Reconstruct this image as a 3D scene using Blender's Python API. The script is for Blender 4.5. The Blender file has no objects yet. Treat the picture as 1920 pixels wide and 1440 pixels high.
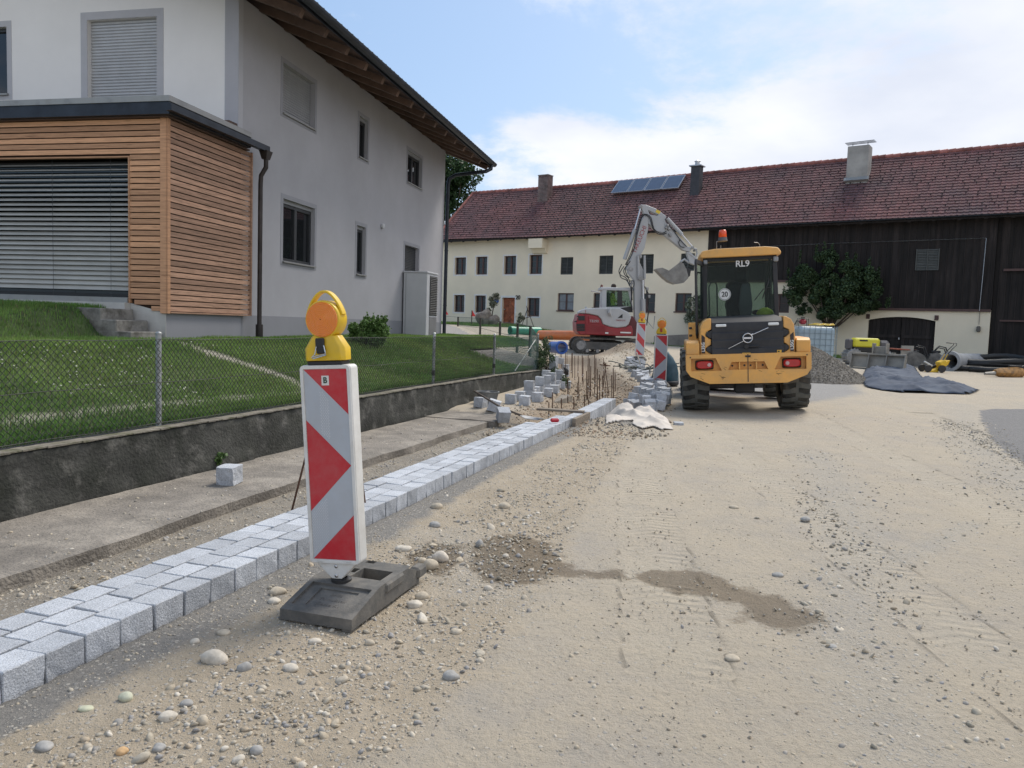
import bpy, bmesh, math, random
import numpy as np
from mathutils import Vector, Matrix
PI = math.pi
R = math.radians
rnd = random.Random(7)
nrs = np.random.RandomState(11)
SC = bpy.context.scene
COL = SC.collection

# ---------------------------------------------------------------- camera
FPX = 1460.0
PITCH, ROLL = R(4.31), R(1.9)
EYE = Vector((0, 0, 1.35))
CAMR = Matrix.Rotation(PI/2 - PITCH, 3, 'X') @ Matrix.Rotation(ROLL, 3, 'Z')
cam_d = bpy.data.cameras.new('camera')
cam_d.sensor_width = 36.0
cam_d.lens = 36.0*FPX/1920.0
cam_d.clip_start = 0.05
cam_d.clip_end = 4000
cam = bpy.data.objects.new('camera', cam_d)
COL.objects.link(cam)
cam.matrix_world = Matrix.Translation(EYE) @ CAMR.to_4x4()
SC.camera = cam

# ---------------------------------------------------------------- world and sun
SUN_EL, SUN_AZ = R(52), R(38)          # azimuth clockwise from +Y
w = bpy.data.worlds.new('World'); SC.world = w; w.use_nodes = True
nt = w.node_tree; nt.nodes.clear()
N = nt.nodes.new; LK = nt.links.new
out = N('ShaderNodeOutputWorld'); bg = N('ShaderNodeBackground')
sky = N('ShaderNodeTexSky'); sky.sky_type = 'NISHITA'; sky.sun_disc = False
sky.sun_elevation = SUN_EL; sky.sun_rotation = SUN_AZ
sky.air_density = 1.0; sky.dust_density = 2.0; sky.ozone_density = 1.5
tc = N('ShaderNodeTexCoord')
sep = N('ShaderNodeSeparateXYZ'); LK(tc.outputs['Generated'], sep.inputs[0])
# clouds laid out on a high flat layer: direction / (z + c)
zz = N('ShaderNodeMath'); zz.operation = 'MAXIMUM'; LK(sep.outputs['Z'], zz.inputs[0]); zz.inputs[1].default_value = 0.0
za = N('ShaderNodeMath'); za.operation = 'ADD'; LK(zz.outputs[0], za.inputs[0]); za.inputs[1].default_value = 0.22
dx = N('ShaderNodeMath'); dx.operation = 'DIVIDE'; LK(sep.outputs['X'], dx.inputs[0]); LK(za.outputs[0], dx.inputs[1])
dy = N('ShaderNodeMath'); dy.operation = 'DIVIDE'; LK(sep.outputs['Y'], dy.inputs[0]); LK(za.outputs[0], dy.inputs[1])
cmb = N('ShaderNodeCombineXYZ'); LK(dx.outputs[0], cmb.inputs[0]); LK(dy.outputs[0], cmb.inputs[1]); cmb.inputs[2].default_value = 3.1
n1 = N('ShaderNodeTexNoise'); n1.inputs['Scale'].default_value = 1.35; n1.inputs['Detail'].default_value = 12; n1.inputs['Roughness'].default_value = 0.63
n1.inputs['Distortion'].default_value = 0.15
LK(cmb.outputs[0], n1.inputs['Vector'])
# more cloud to the right, blue in the upper middle
ad = N('ShaderNodeMath'); ad.operation = 'MULTIPLY_ADD'; LK(dx.outputs[0], ad.inputs[0]); ad.inputs[1].default_value = 0.11; LK(n1.outputs['Fac'], ad.inputs[2])
# extra cloud out of view, behind and overhead, added to whiten the light
bk1 = N('ShaderNodeMath'); bk1.operation = 'MULTIPLY_ADD'; bk1.use_clamp = True; LK(sep.outputs['Y'], bk1.inputs[0]); bk1.inputs[1].default_value = -1.6; bk1.inputs[2].default_value = 0.75
bk2 = N('ShaderNodeMath'); bk2.operation = 'MULTIPLY_ADD'; LK(bk1.outputs[0], bk2.inputs[0]); bk2.inputs[1].default_value = 0.16; LK(ad.outputs[0], bk2.inputs[2]); ad = bk2
lowc = N('ShaderNodeMath'); lowc.operation = 'MULTIPLY_ADD'; LK(sep.outputs['Z'], lowc.inputs[0]); lowc.inputs[1].default_value = -0.30; LK(ad.outputs[0], lowc.inputs[2])
cr = N('ShaderNodeValToRGB'); cr.color_ramp.elements[0].position = 0.345; cr.color_ramp.elements[1].position = 0.505
cr.color_ramp.interpolation = 'EASE'
LK(lowc.outputs[0], cr.inputs[0])
n2 = N('ShaderNodeTexNoise'); n2.inputs['Scale'].default_value = 2.1; n2.inputs['Detail'].default_value = 7
LK(cmb.outputs[0], n2.inputs['Vector'])
cr2 = N('ShaderNodeValToRGB'); e = cr2.color_ramp.elements
e[0].position = 0.32; e[0].color = (5.0, 5.35, 6.2, 1); e[1].position = 0.68; e[1].color = (6.5, 6.65, 7.0, 1)
LK(n2.outputs['Fac'], cr2.inputs[0])
skm = N('ShaderNodeMixRGB'); skm.blend_type = 'MIX'; skm.inputs[0].default_value = 0.42
LK(sky.outputs[0], skm.inputs[1]); skm.inputs[2].default_value = (2.5, 4.1, 6.35, 1)
mx = N('ShaderNodeMixRGB'); LK(cr.outputs[0], mx.inputs[0]); LK(skm.outputs[0], mx.inputs[1]); LK(cr2.outputs[0], mx.inputs[2])
LK(mx.outputs[0], bg.inputs[0]); bg.inputs[1].default_value = 0.10
LK(bg.outputs[0], out.inputs[0])

sd = bpy.data.lights.new('sun', 'SUN'); sd.energy = 2.1; sd.angle = R(24); sd.color = (1.0, 0.93, 0.82)
so = bpy.data.objects.new('sun', sd); COL.objects.link(so)
sdir = Vector((math.cos(SUN_EL)*math.sin(SUN_AZ), math.cos(SUN_EL)*math.cos(SUN_AZ), math.sin(SUN_EL)))
so.rotation_euler = sdir.to_track_quat('Z', 'Y').to_euler()
so.location = (0, 0, 60)

SC.view_settings.view_transform = 'Standard'
SC.view_settings.look = 'None'
SC.view_settings.exposure = 0.62
SC.view_settings.gamma = 1.0
SC.view_settings.use_curve_mapping = False
SC.render.engine = 'CYCLES'
SC.cycles.use_denoising = True
SC.cycles.max_bounces = 6
SC.cycles.transparent_max_bounces = 12
SC.cycles.caustics_reflective = False; SC.cycles.caustics_refractive = False

# ---------------------------------------------------------------- pixel geometry of the survey
def ray(px, py):
    return CAMR @ Vector(((px-960)/FPX, -(py-720)/FPX, -1.0))
def on_plane(px, py, p0, n):
    d = ray(px, py); n = Vector(n); p0 = Vector(p0)
    s = (p0-EYE).dot(n)/d.dot(n)
    return EYE + d*s
def on_ground(px, py, z=0.0):
    return on_plane(px, py, (0, 0, z), (0, 0, 1))
def at_depth(px, py, Y):
    return on_plane(px, py, (0, Y, 0), (0, 1, 0))

# ---------------------------------------------------------------- mesh building
class MB:
    def __init__(s):
        s.v = []; s.f = []; s.mi = []; s.ti = []; s.m = 0; s.t = 0.5; s.M = None
    def _v(s, p):
        p = Vector(p)
        if s.M is not None: p = s.M @ p
        s.v.append(p); return len(s.v)-1
    def face(s, idx):
        s.f.append(idx); s.mi.append(s.m); s.ti.append(s.t)
    def poly(s, pts):
        s.face([s._v(p) for p in pts])
    def box(s, c, d, rot=None, taper=1.0, bev=0.0):
        """box centred at c with full size d; rot is a 3x3/euler tuple; optional chamfer bev"""
        hx, hy, hz = d[0]/2, d[1]/2, d[2]/2
        Mx = Matrix.Identity(3)
        if rot is not None:
            from mathutils import Euler
            Mx = rot if isinstance(rot, Matrix) else Euler(rot).to_matrix()
        c = Vector(c)
        if bev <= 0:
            o = [(-1,-1,-1),(1,-1,-1),(1,1,-1),(-1,1,-1),(-1,-1,1),(1,-1,1),(1,1,1),(-1,1,1)]
            ix = []
            for a, b, k in o:
                tp = taper if k > 0 else 1.0
                ix.append(s._v(c + Mx @ Vector((a*hx*tp, b*hy*tp, k*hz))))
            for q in ((0,3,2,1),(4,5,6,7),(0,1,5,4),(1,2,6,5),(2,3,7,6),(3,0,4,7)):
                s.face([ix[i] for i in q])
            return
        bev = min(bev, hx*.95, hy*.95, hz*.95)
        # chamfered box: 24 vertices
        H = (hx, hy, hz); vid = {}
        for sx in (-1, 1):
            for sy in (-1, 1):
                for sz in (-1, 1):
                    for ax in range(3):
                        p = [sx*hx, sy*hy, sz*hz]
                        for j in range(3):
                            if j != ax: p[j] -= (sx, sy, sz)[j]*bev
                        if taper != 1.0 and sz > 0: p[0] *= taper; p[1] *= taper
                        vid[(sx, sy, sz, ax)] = s._v(c + Mx @ Vector(p))
        for ax in range(3):
            o = [j for j in range(3) if j != ax]
            for sg in (-1, 1):
                q = []
                for a, b in ((-1,-1),(1,-1),(1,1),(-1,1)):
                    k = [0,0,0]; k[ax] = sg; k[o[0]] = a; k[o[1]] = b
                    q.append(vid[(k[0],k[1],k[2],ax)])
                flip = (sg < 0) ^ (ax == 1)
                s.face(q[::-1] if flip else q)
        for ax in range(3):        # edges along axis ax
            o = [j for j in range(3) if j != ax]
            for a in (-1, 1):
                for b in (-1, 1):
                    q = []
                    for e_, fa in ((-1, o[0]), (1, o[0]), (1, o[1]), (-1, o[1])):
                        k = [0,0,0]; k[ax] = e_; k[o[0]] = a; k[o[1]] = b
                        q.append(vid[(k[0],k[1],k[2],fa)])
                    s.face(q)
        for sx in (-1, 1):
            for sy in (-1, 1):
                for sz in (-1, 1):
                    s.face([vid[(sx,sy,sz,0)], vid[(sx,sy,sz,1)], vid[(sx,sy,sz,2)]])
    def bx(s, x0, x1, y0, y1, z0, z1, bev=0.0):
        s.box(((x0+x1)/2, (y0+y1)/2, (z0+z1)/2), (abs(x1-x0), abs(y1-y0), abs(z1-z0)), bev=bev)
    def prism(s, pts, vec, cap=True):
        """closed polygon pts (3-D) extruded by vec"""
        vec = Vector(vec); n = len(pts)
        a = [s._v(p) for p in pts]; b = [s._v(Vector(p)+vec) for p in pts]
        if cap: s.face(a[::-1]); s.face(b)
        for i in range(n):
            j = (i+1) % n
            s.face([a[i], a[j], b[j], b[i]])
    def tube(s, pts, r, n=8, cap=True, closed=False):
        pts = [Vector(p) for p in pts]; m = len(pts)
        rr = r if hasattr(r, '__len__') else [r]*m
        rings = []; up = None
        for i, p in enumerate(pts):
            if closed: d = pts[(i+1) % m]-pts[i-1]
            else: d = pts[min(i+1, m-1)]-pts[max(i-1, 0)]
            if d.length < 1e-9: d = Vector((0,0,1))
            d.normalize()
            if up is None:
                up = Vector((0,0,1)) if abs(d.z) < .9 else Vector((1,0,0))
            a = up - d*up.dot(d)
            if a.length < 1e-6: a = d.orthogonal()
            a.normalize(); b = d.cross(a); up = a
            rings.append([s._v(p + (a*math.cos(2*PI*k/n) + b*math.sin(2*PI*k/n))*rr[i]) for k in range(n)])
        for i in range(m if closed else m-1):
            A, B = rings[i], rings[(i+1) % m]
            for k in range(n):
                s.face([A[k], A[(k+1) % n], B[(k+1) % n], B[k]])
        if cap and not closed:
            s.face(rings[0][::-1]); s.face(rings[-1])
    def cyl(s, a, b, r, n=16, r2=None):
        s.tube([a, b], [r, r if r2 is None else r2], n)
    def lathe(s, prof, n=24, c=(0,0,0), axis='Z', close=True):
        """prof: list of (radius, height) turned round an axis through c"""
        c = Vector(c); rings = []
        def P(r_, h, a):
            x, y = r_*math.cos(a), r_*math.sin(a)
            return c + (Vector((x, y, h)) if axis == 'Z' else Vector((x, h, y)) if axis == 'Y' else Vector((h, x, y)))
        for r_, h in prof:
            rings.append([s._v(P(max(r_, 1e-4), h, 2*PI*k/n)) for k in range(n)])
        for A, B in zip(rings, rings[1:]):
            for k in range(n):
                s.face([A[k], A[(k+1) % n], B[(k+1) % n], B[k]])
        if close: s.face(rings[0][::-1]); s.face(rings[-1])
    def loft(s, secs, cap=True):
        rs = [[s._v(p) for p in sec] for sec in secs]
        n = len(rs[0])
        for A, B in zip(rs, rs[1:]):
            for k in range(n):
                s.face([A[k], A[(k+1) % n], B[(k+1) % n], B[k]])
        if cap: s.face(rs[0][::-1]); s.face(rs[-1])
    def mesh(s, name, mats, smooth=False):
        me = bpy.data.meshes.new(name)
        me.from_pydata([tuple(v) for v in s.v], [], s.f)
        for m_ in (mats if isinstance(mats, (list, tuple)) else [mats]): me.materials.append(m_)
        me.polygons.foreach_set('material_index', s.mi)
        at_ = me.attributes.new('tint', 'FLOAT', 'FACE'); at_.data.foreach_set('value', s.ti)
        bm = bmesh.new(); bm.from_mesh(me); bmesh.ops.recalc_face_normals(bm, faces=bm.faces); bm.to_mesh(me); bm.free()
        if smooth is True: me.polygons.foreach_set('use_smooth', [True]*len(me.polygons))
        me.update()
        return me
    def build(s, name, mats, parent=None, smooth=False, loc=None, autosm=None, label=None, bevel=None, sub=0):
        me = s.mesh(name, mats, smooth is True or autosm is not None)
        o = bpy.data.objects.new(name, me); COL.objects.link(o)
        if parent is not None: o.parent = parent
        if loc is not None: o.location = loc
        if bevel:
            b = o.modifiers.new('bevel', 'BEVEL'); b.width = bevel; b.segments = 2; b.limit_method = 'ANGLE'; b.angle_limit = R(35)
        if sub:
            b = o.modifiers.new('subsurf', 'SUBSURF'); b.levels = sub; b.render_levels = sub
        if autosm is not None:
            try: me.set_sharp_from_angle(angle=R(autosm))
            except Exception: pass
        if label: o['label'] = label
        return o

def tag(o, label, cat, group=None, kind=None):
    if label: o['label'] = label
    if cat: o['category'] = cat
    if group: o['group'] = group
    if kind: o['kind'] = kind
    return o
def struct(o): o['kind'] = 'structure'; return o
def empty(name, loc=(0,0,0), rz=0.0, rot=None):
    o = bpy.data.objects.new(name, None); COL.objects.link(o)
    o.empty_display_size = .2
    o.location = loc; o.rotation_euler = rot if rot is not None else (0, 0, rz)
    return o
def thing(name, label, cat, loc=(0,0,0), rz=0.0, group=None, rot=None):
    return tag(empty(name, loc, rz, rot), label, cat, group)
def copy_tree(o, parent=None):
    c = o.copy(); COL.objects.link(c); c.parent = parent
    for ch in [x for x in bpy.data.objects if x.parent == o]: copy_tree(ch, c)
    return c
def arr_mesh(name, V, F, mats, col=None, smooth=False, nv=None):
    """numpy mesh; F an (n,k) array; col = per-vertex rgb"""
    me = bpy.data.meshes.new(name)
    V = np.asarray(V, dtype=np.float32); F = np.asarray(F, dtype=np.int32)
    k = F.shape[1]; n = len(F)
    me.vertices.add(len(V)); me.vertices.foreach_set('co', V.ravel())
    me.loops.add(n*k); me.loops.foreach_set('vertex_index', F.ravel())
    me.polygons.add(n); me.polygons.foreach_set('loop_start', np.arange(0, n*k, k, dtype=np.int32))
    try: me.polygons.foreach_set('loop_total', np.full(n, k, dtype=np.int32))
    except Exception: pass
    if smooth: me.polygons.foreach_set('use_smooth', np.ones(n, dtype=bool))
    if col is not None:
        a = me.color_attributes.new('col', 'FLOAT_COLOR', 'POINT')
        c4 = np.ones((len(V), 4), dtype=np.float32); c4[:, :3] = col
        a.data.foreach_set('color', c4.ravel())
    me.materials.append(mats)
    me.update(calc_edges=True); me.validate()
    o = bpy.data.objects.new(name, me); COL.objects.link(o)
    return o
def text_mesh(txt, size, depth, name, mat, parent, M, align='CENTER', bold=0.0, sx=1.0):
    cu = bpy.data.curves.new('t', 'FONT'); cu.body = txt; cu.size = size; cu.extrude = depth; cu.offset = bold
    cu.align_x = align; cu.align_y = 'CENTER'
    ob = bpy.data.objects.new('t', cu); COL.objects.link(ob)
    dg = bpy.context.evaluated_depsgraph_get()
    me = bpy.data.meshes.new_from_object(ob.evaluated_get(dg))
    bpy.data.objects.remove(ob)
    me.transform(Matrix.Diagonal((sx, 1, 1, 1)))
    me.transform(M); me.materials.clear(); me.materials.append(mat); me.name = name
    o = bpy.data.objects.new(name, me); COL.objects.link(o); o.parent = parent
    return o

# value noise for displacement
def _h(ix, iy, sd_):
    n = (ix.astype(np.int64)*374761393 + iy.astype(np.int64)*668265263 + sd_*974634777) & 0xffffffff
    n = ((n ^ (n >> 13))*1274126177) & 0xffffffff
    n = n ^ (n >> 16)
    return (n & 0xffffff)/float(0xffffff)
def vnoise(x, y, sc=1.0, sd_=0):
    x = np.asarray(x, dtype=np.float64)*sc; y = np.asarray(y, dtype=np.float64)*sc
    ix = np.floor(x); iy = np.floor(y); fx = x-ix; fy = y-iy
    fx = fx*fx*(3-2*fx); fy = fy*fy*(3-2*fy)
    a = _h(ix, iy, sd_); b = _h(ix+1, iy, sd_); c = _h(ix, iy+1, sd_); d = _h(ix+1, iy+1, sd_)
    return (a*(1-fx)+b*fx)*(1-fy) + (c*(1-fx)+d*fx)*fy
def fbm(x, y, sc=1.0, o=4, sd_=0):
    t = 0; a = .5
    for i in range(o):
        t = t + a*(vnoise(x, y, sc*2**i, sd_+i*17)-.5); a *= .5
    return t
def S(t):
    t = np.clip(t, 0, 1); return t*t*(3-2*t)
def poly_sdf(x, y, pts):
    """signed distance to a closed polygon, positive inside (numpy)"""
    x = np.asarray(x, dtype=np.float64); y = np.asarray(y, dtype=np.float64)
    d = np.full(x.shape, 1e9); ins = np.zeros(x.shape, dtype=bool)
    n = len(pts)
    for i in range(n):
        x0, y0 = pts[i]; x1, y1 = pts[(i+1) % n]
        ex, ey = x1-x0, y1-y0
        t = np.clip(((x-x0)*ex+(y-y0)*ey)/(ex*ex+ey*ey+1e-12), 0, 1)
        d = np.minimum(d, np.hypot(x-x0-t*ex, y-y0-t*ey))
        c = ((y0 > y) != (y1 > y)) & (x < (x1-x0)*(y-y0)/((y1-y0)+1e-12)+x0)
        ins ^= c
    return np.where(ins, d, -d)
def line_dist(x, y, pts):
    x = np.asarray(x, dtype=np.float64); y = np.asarray(y, dtype=np.float64)
    d = np.full(x.shape, 1e9)
    for (x0, y0), (x1, y1) in zip(pts, pts[1:]):
        ex, ey = x1-x0, y1-y0
        t = np.clip(((x-x0)*ex+(y-y0)*ey)/(ex*ex+ey*ey+1e-12), 0, 1)
        d = np.minimum(d, np.hypot(x-x0-t*ex, y-y0-t*ey))
    return d
def gpts(lst, z=0.0):
    return [tuple(on_ground(a, b, z)[:2]) for a, b in lst]

# ---------------------------------------------------------------- materials
MATS = {}
def mat(name, col, rough=.6, metal=0.0, var=.08, vs=4.0, bump=0.0, bs=60.0, col2=None, c2s=3.0, c2lo=.45, c2hi=.65,
        tint=0.0, spec=.5, objrand=0.0, coat=0.0, stretch=None, dirt=None, bdist=.01):
    """painted / plain procedural surface: base colour with noise variation, an optional second colour in patches,
    per-piece tint, bump"""
    if name in MATS: return MATS[name]
    m = bpy.data.materials.new(name); m.use_nodes = True; nt = m.node_tree; nn = nt.nodes; lk = nt.links.new
    p = nn['Principled BSDF']; p.inputs['Roughness'].default_value = rough; p.inputs['Metallic'].default_value = metal
    p.inputs['Specular IOR Level'].default_value = spec
    if coat: p.inputs['Coat Weight'].default_value = coat; p.inputs['Coat Roughness'].default_value = .15
    tc = nn.new('ShaderNodeTexCoord'); vec = tc.outputs['Object']
    if stretch:
        mp = nn.new('ShaderNodeMapping'); mp.inputs['Scale'].default_value = stretch; lk(vec, mp.inputs[0]); vec = mp.outputs[0]
    nz = nn.new('ShaderNodeTexNoise'); nz.inputs['Scale'].default_value = vs; nz.inputs['Detail'].default_value = 6
    nz.inputs['Roughness'].default_value = .6; lk(vec, nz.inputs['Vector'])
    hi = [min(1, c*(1+var*1.6)) for c in col]; lo = [c*(1-var*1.6) for c in col]
    cr = nn.new('ShaderNodeValToRGB'); cr.color_ramp.elements[0].position = .3; cr.color_ramp.elements[1].position = .7
    cr.color_ramp.elements[0].color = (*lo, 1); cr.color_ramp.elements[1].color = (*hi, 1)
    lk(nz.outputs['Fac'], cr.inputs[0]); c = cr.outputs[0]
    if col2 is not None:
        n2 = nn.new('ShaderNodeTexNoise'); n2.inputs['Scale'].default_value = c2s; n2.inputs['Detail'].default_value = 8
        n2.inputs['Roughness'].default_value = .65; lk(vec, n2.inputs['Vector'])
        r2 = nn.new('ShaderNodeValToRGB'); r2.color_ramp.elements[0].position = c2lo; r2.color_ramp.elements[1].position = c2hi
        lk(n2.outputs['Fac'], r2.inputs[0])
        mx = nn.new('ShaderNodeMixRGB'); lk(r2.outputs[0], mx.inputs[0]); lk(c, mx.inputs[1]); mx.inputs[2].default_value = (*col2, 1); c = mx.outputs[0]
    if tint:
        a = nn.new('ShaderNodeAttribute'); a.attribute_name = 'tint'
        mr = nn.new('ShaderNodeMapRange'); mr.inputs[3].default_value = 1-tint; mr.inputs[4].default_value = 1+tint; lk(a.outputs['Fac'], mr.inputs[0])
        mx = nn.new('ShaderNodeVectorMath'); mx.operation = 'SCALE'; lk(c, mx.inputs[0]); lk(mr.outputs[0], mx.inputs['Scale']); c = mx.outputs[0]
    if objrand:
        a = nn.new('ShaderNodeObjectInfo')
        mr = nn.new('ShaderNodeMapRange'); mr.inputs[3].default_value = 1-objrand; mr.inputs[4].default_value = 1+objrand; lk(a.outputs['Random'], mr.inputs[0])
        mx = nn.new('ShaderNodeVectorMath'); mx.operation = 'SCALE'; lk(c, mx.inputs[0]); lk(mr.outputs[0], mx.inputs['Scale']); c = mx.outputs[0]
    if dirt is not None:            # dust/dirt speckle: (colour, amount, scale)
        n3 = nn.new('ShaderNodeTexNoise'); n3.inputs['Scale'].default_value = dirt[2]; n3.inputs['Detail'].default_value = 10
        n3.inputs['Roughness'].default_value = .75; lk(vec, n3.inputs['Vector'])
        r3 = nn.new('ShaderNodeValToRGB'); r3.color_ramp.elements[0].position = .42; r3.color_ramp.elements[1].position = .72
        r3.color_ramp.elements[1].color = (dirt[1],)*3+(1,); lk(n3.outputs['Fac'], r3.inputs[0])
        mx = nn.new('ShaderNodeMixRGB'); lk(r3.outputs[0], mx.inputs[0]); lk(c, mx.inputs[1]); mx.inputs[2].default_value = (*dirt[0], 1); c = mx.outputs[0]
    lk(c, p.inputs['Base Color'])
    if bump:
        nb = nn.new('ShaderNodeTexNoise'); nb.inputs['Scale'].default_value = bs; nb.inputs['Detail'].default_value = 5; lk(vec, nb.inputs['Vector'])
        b = nn.new('ShaderNodeBump'); b.inputs['Strength'].default_value = bump; b.inputs['Distance'].default_value = bdist
        lk(nb.outputs['Fac'], b.inputs['Height']); lk(b.outputs[0], p.inputs['Normal'])
    MATS[name] = m
    return m
def glass_mat(name, col=(.03,.04,.04), rough=.04, alpha=1.0):
    """window glass seen against a dark room, or see-through cab glass when alpha < 1"""
    if name in MATS: return MATS[name]
    m = bpy.data.materials.new(name); m.use_nodes = True; nn = m.node_tree.nodes; lk = m.node_tree.links.new
    p = nn['Principled BSDF']; p.inputs['Base Color'].default_value = (*col, 1); p.inputs['Roughness'].default_value = rough
    p.inputs['Specular IOR Level'].default_value = .6
    if alpha < 1:
        o = nn['Material Output']; tr = nn.new('ShaderNodeBsdfTransparent'); tr.inputs[0].default_value = (.80, .88, .84, 1)
        mx = nn.new('ShaderNodeMixShader'); mx.inputs[0].default_value = alpha
        lk(tr.outputs[0], mx.inputs[1]); lk(p.outputs[0], mx.inputs[2]); lk(mx.outputs[0], o.inputs[0])
    MATS[name] = m
    return m
def attr_mat(name, rough=.8, bump=.3, bs=80, trans=0.0, nv=.15, spec=.3):
    """colour from the mesh's own 'col' attribute with fine noise"""
    if name in MATS: return MATS[name]
    m = bpy.data.materials.new(name); m.use_nodes = True; nn = m.node_tree.nodes; lk = m.node_tree.links.new
    p = nn['Principled BSDF']; p.inputs['Roughness'].default_value = rough; p.inputs['Specular IOR Level'].default_value = spec
    a = nn.new('ShaderNodeAttribute'); a.attribute_name = 'col'
    tc = nn.new('ShaderNodeTexCoord'); nz = nn.new('ShaderNodeTexNoise'); nz.inputs['Scale'].default_value = bs; nz.inputs['Detail'].default_value = 4
    lk(tc.outputs['Object'], nz.inputs['Vector'])
    mr = nn.new('ShaderNodeMapRange'); mr.inputs[1].default_value = .3; mr.inputs[2].default_value = .7
    mr.inputs[3].default_value = 1-nv; mr.inputs[4].default_value = 1+nv; lk(nz.outputs['Fac'], mr.inputs[0])
    mx = nn.new('ShaderNodeVectorMath'); mx.operation = 'SCALE'; lk(a.outputs['Color'], mx.inputs[0]); lk(mr.outputs[0], mx.inputs['Scale'])
    lk(mx.outputs[0], p.inputs['Base Color'])
    if bump:
        b = nn.new('ShaderNodeBump'); b.inputs['Strength'].default_value = bump; b.inputs['Distance'].default_value = .005
        lk(nz.outputs['Fac'], b.inputs['Height']); lk(b.outputs[0], p.inputs['Normal'])
    if trans:
        o = nn['Material Output']; tl = nn.new('ShaderNodeBsdfTranslucent'); lk(mx.outputs[0], tl.inputs[0])
        ms = nn.new('ShaderNodeMixShader'); ms.inputs[0].default_value = trans
        lk(p.outputs[0], ms.inputs[1]); lk(tl.outputs[0], ms.inputs[2]); lk(ms.outputs[0], o.inputs[0])
    MATS[name] = m
    return m
# ---------------------------------------------------------------- frames of the site
WL, WT = Vector((.9532, -.3024, 0)), Vector((.3024, .9532, 0))     # across / along the kerb and garden wall
def LT(L, t, z=0.0): return WL*L + WT*t + Vector((0, 0, z))
YAW_W = -math.atan2(.3024, .9532)
HN, HU = Vector((.9774, -.2113, 0)), Vector((.2113, .9774, 0))     # house: outward from its side wall / along it
HC = Vector((-4.70, 13.24, 0))
YAW_H = -math.atan2(.2113, .9774)
BX, BN = Vector((.816, -.578, 0)), Vector((.578, .816, 0))         # barn: along its front / away from us
BO = Vector((.85, 48.5, 0))
CURB_T0, CURB_T1 = 0.9, 11.1
WALL_T0, WALL_T1 = 0.6, 17.4
TRENCH = [(.75, 10.6), (1.5, 13.8), (2.0, 17.5), (1.9, 21.5), (1.7, 24.5)]

def hill(x, y):
    f = np.interp(y, [13, 20, 25, 30, 34, 40, 48, 60], [0, .08, .22, .38, .6, .85, 1, 1.05])
    A = .42 + .93*np.exp(-np.maximum(x-.3, 0)/6.0)
    A = np.where(x < .3, 1.35, A)
    return f*A
def lawn_z(x, y):
    L = x*.9532-y*.3024
    d = -(L+4.98)
    z = .365 + .60*S(d/2.9)
    hx = (x-HC.x)*HN.x+(y-HC.y)*HN.y; hy = (x-HC.x)*HU.x+(y-HC.y)*HU.y
    q = -hx; p = -hy-2.0
    z = z + .45*S((q-.28)/.62)*(1-S((p-.6)/3.0))*S(d/1.2)
    z = z + .02*fbm(x, y, .8, 3, 5)
    return z
def gz(x, y):
    x = np.asarray(x, dtype=np.float64); y = np.asarray(y, dtype=np.float64)
    L = x*.9532-y*.3024; t = x*.3024+y*.9532
    z = hill(x, y)
    # right of the loader the ground is a little higher
    bl = np.exp(-((x-4.15)**2+(y-13.8)**2)/3.2)
    z = z + .068*(x-4.15)*bl
    # verge between the kerb and the pavement slab, mortar shoulder on the road side
    k = S((t-.3)/.5)*(1-S((t-10.7)/1.2))
    inner = S((-L-2.40)/.06)
    z = z - k*inner*.14
    sh = S((L+2.75)/.3)*(1-S((L+1.95)/.55))
    z = z + .004*sh*(1-S((t-11.5)/1.))
    # low ground left of the kerb continues under the slab
    tr = line_dist(x, y, TRENCH)
    z = z - .24*(1-S((tr-.45)/.55))*S((t-10.9)/1.0)
    # mound of spoil beside the excavator and dark grit heap at the end of the kerb
    z = z + .62*np.exp(-(((x-4.0)/.9)**2+((y-26.6)/1.1)**2))
    z = z + .26*np.exp(-(((x-2.9)/1.1)**2+((y-24.6)/1.6)**2))
    z = z + .30*np.exp(-(((x-1.76)/.30)**2+((y-12.3)/.65)**2))
    z = z + .09*np.exp(-(((x-1.40)/.25)**2+((y-11.2)/.5)**2))
    # left side, behind and beyond the garden wall
    zl = .70+.55*S((y-30)/17)
    D = 1.25-np.maximum(y-18, 0)*.19-x
    far = S((t-17.3)/.5)
    z = z*(1-far) + far*(z+(np.maximum(z, zl)-z)*S((D+.5)/1.6))
    g = S((-L-4.88)/.12)*(1-far)*(y < 60)
    z = z*(1-g) + g*(lawn_z(x, y)-.05)
    return z
def gz1(x, y): return float(gz(np.array([x]), np.array([y]))[0])
def rough(x, y):
    L = x*.9532-y*.3024
    n = .050*fbm(x, y, .55, 3, 1) + .020*fbm(x, y, 3.0, 3, 2) + .010*fbm(x, y, 14.0, 3, 3)
    k = S((L+2.35)/.3)
    loose = .40+.60*(1-S((L+1.0)/1.6))
    return n*(.25+.75*k)*(.55+.6*loose)
def ground_at(px, py, z0=0.0):
    """point of the terrain seen at a pixel of the survey photograph"""
    z = z0
    for _ in range(14):
        p = on_ground(px, py, z); z = .5*z+.5*gz1(p.x, p.y)
    return Vector((p.x, p.y, gz1(p.x, p.y)))

def axis_lines(bands):
    out = [bands[0][0]]
    for a, b, s0, s1 in bands:
        p = a; L = b-a
        while p < b-1e-6:
            f = (p-a)/L; p = p + (s0*(1-f)+s1*f); out.append(min(p, b))
    return np.unique(np.round(np.array(out), 5))
def grid_faces(nx, ny):
    i = np.arange(nx-1)[None, :]; j = np.arange(ny-1)[:, None]
    a = (j*nx+i).ravel()
    return np.stack([a, a+1, a+1+nx, a+nx], 1)

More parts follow.
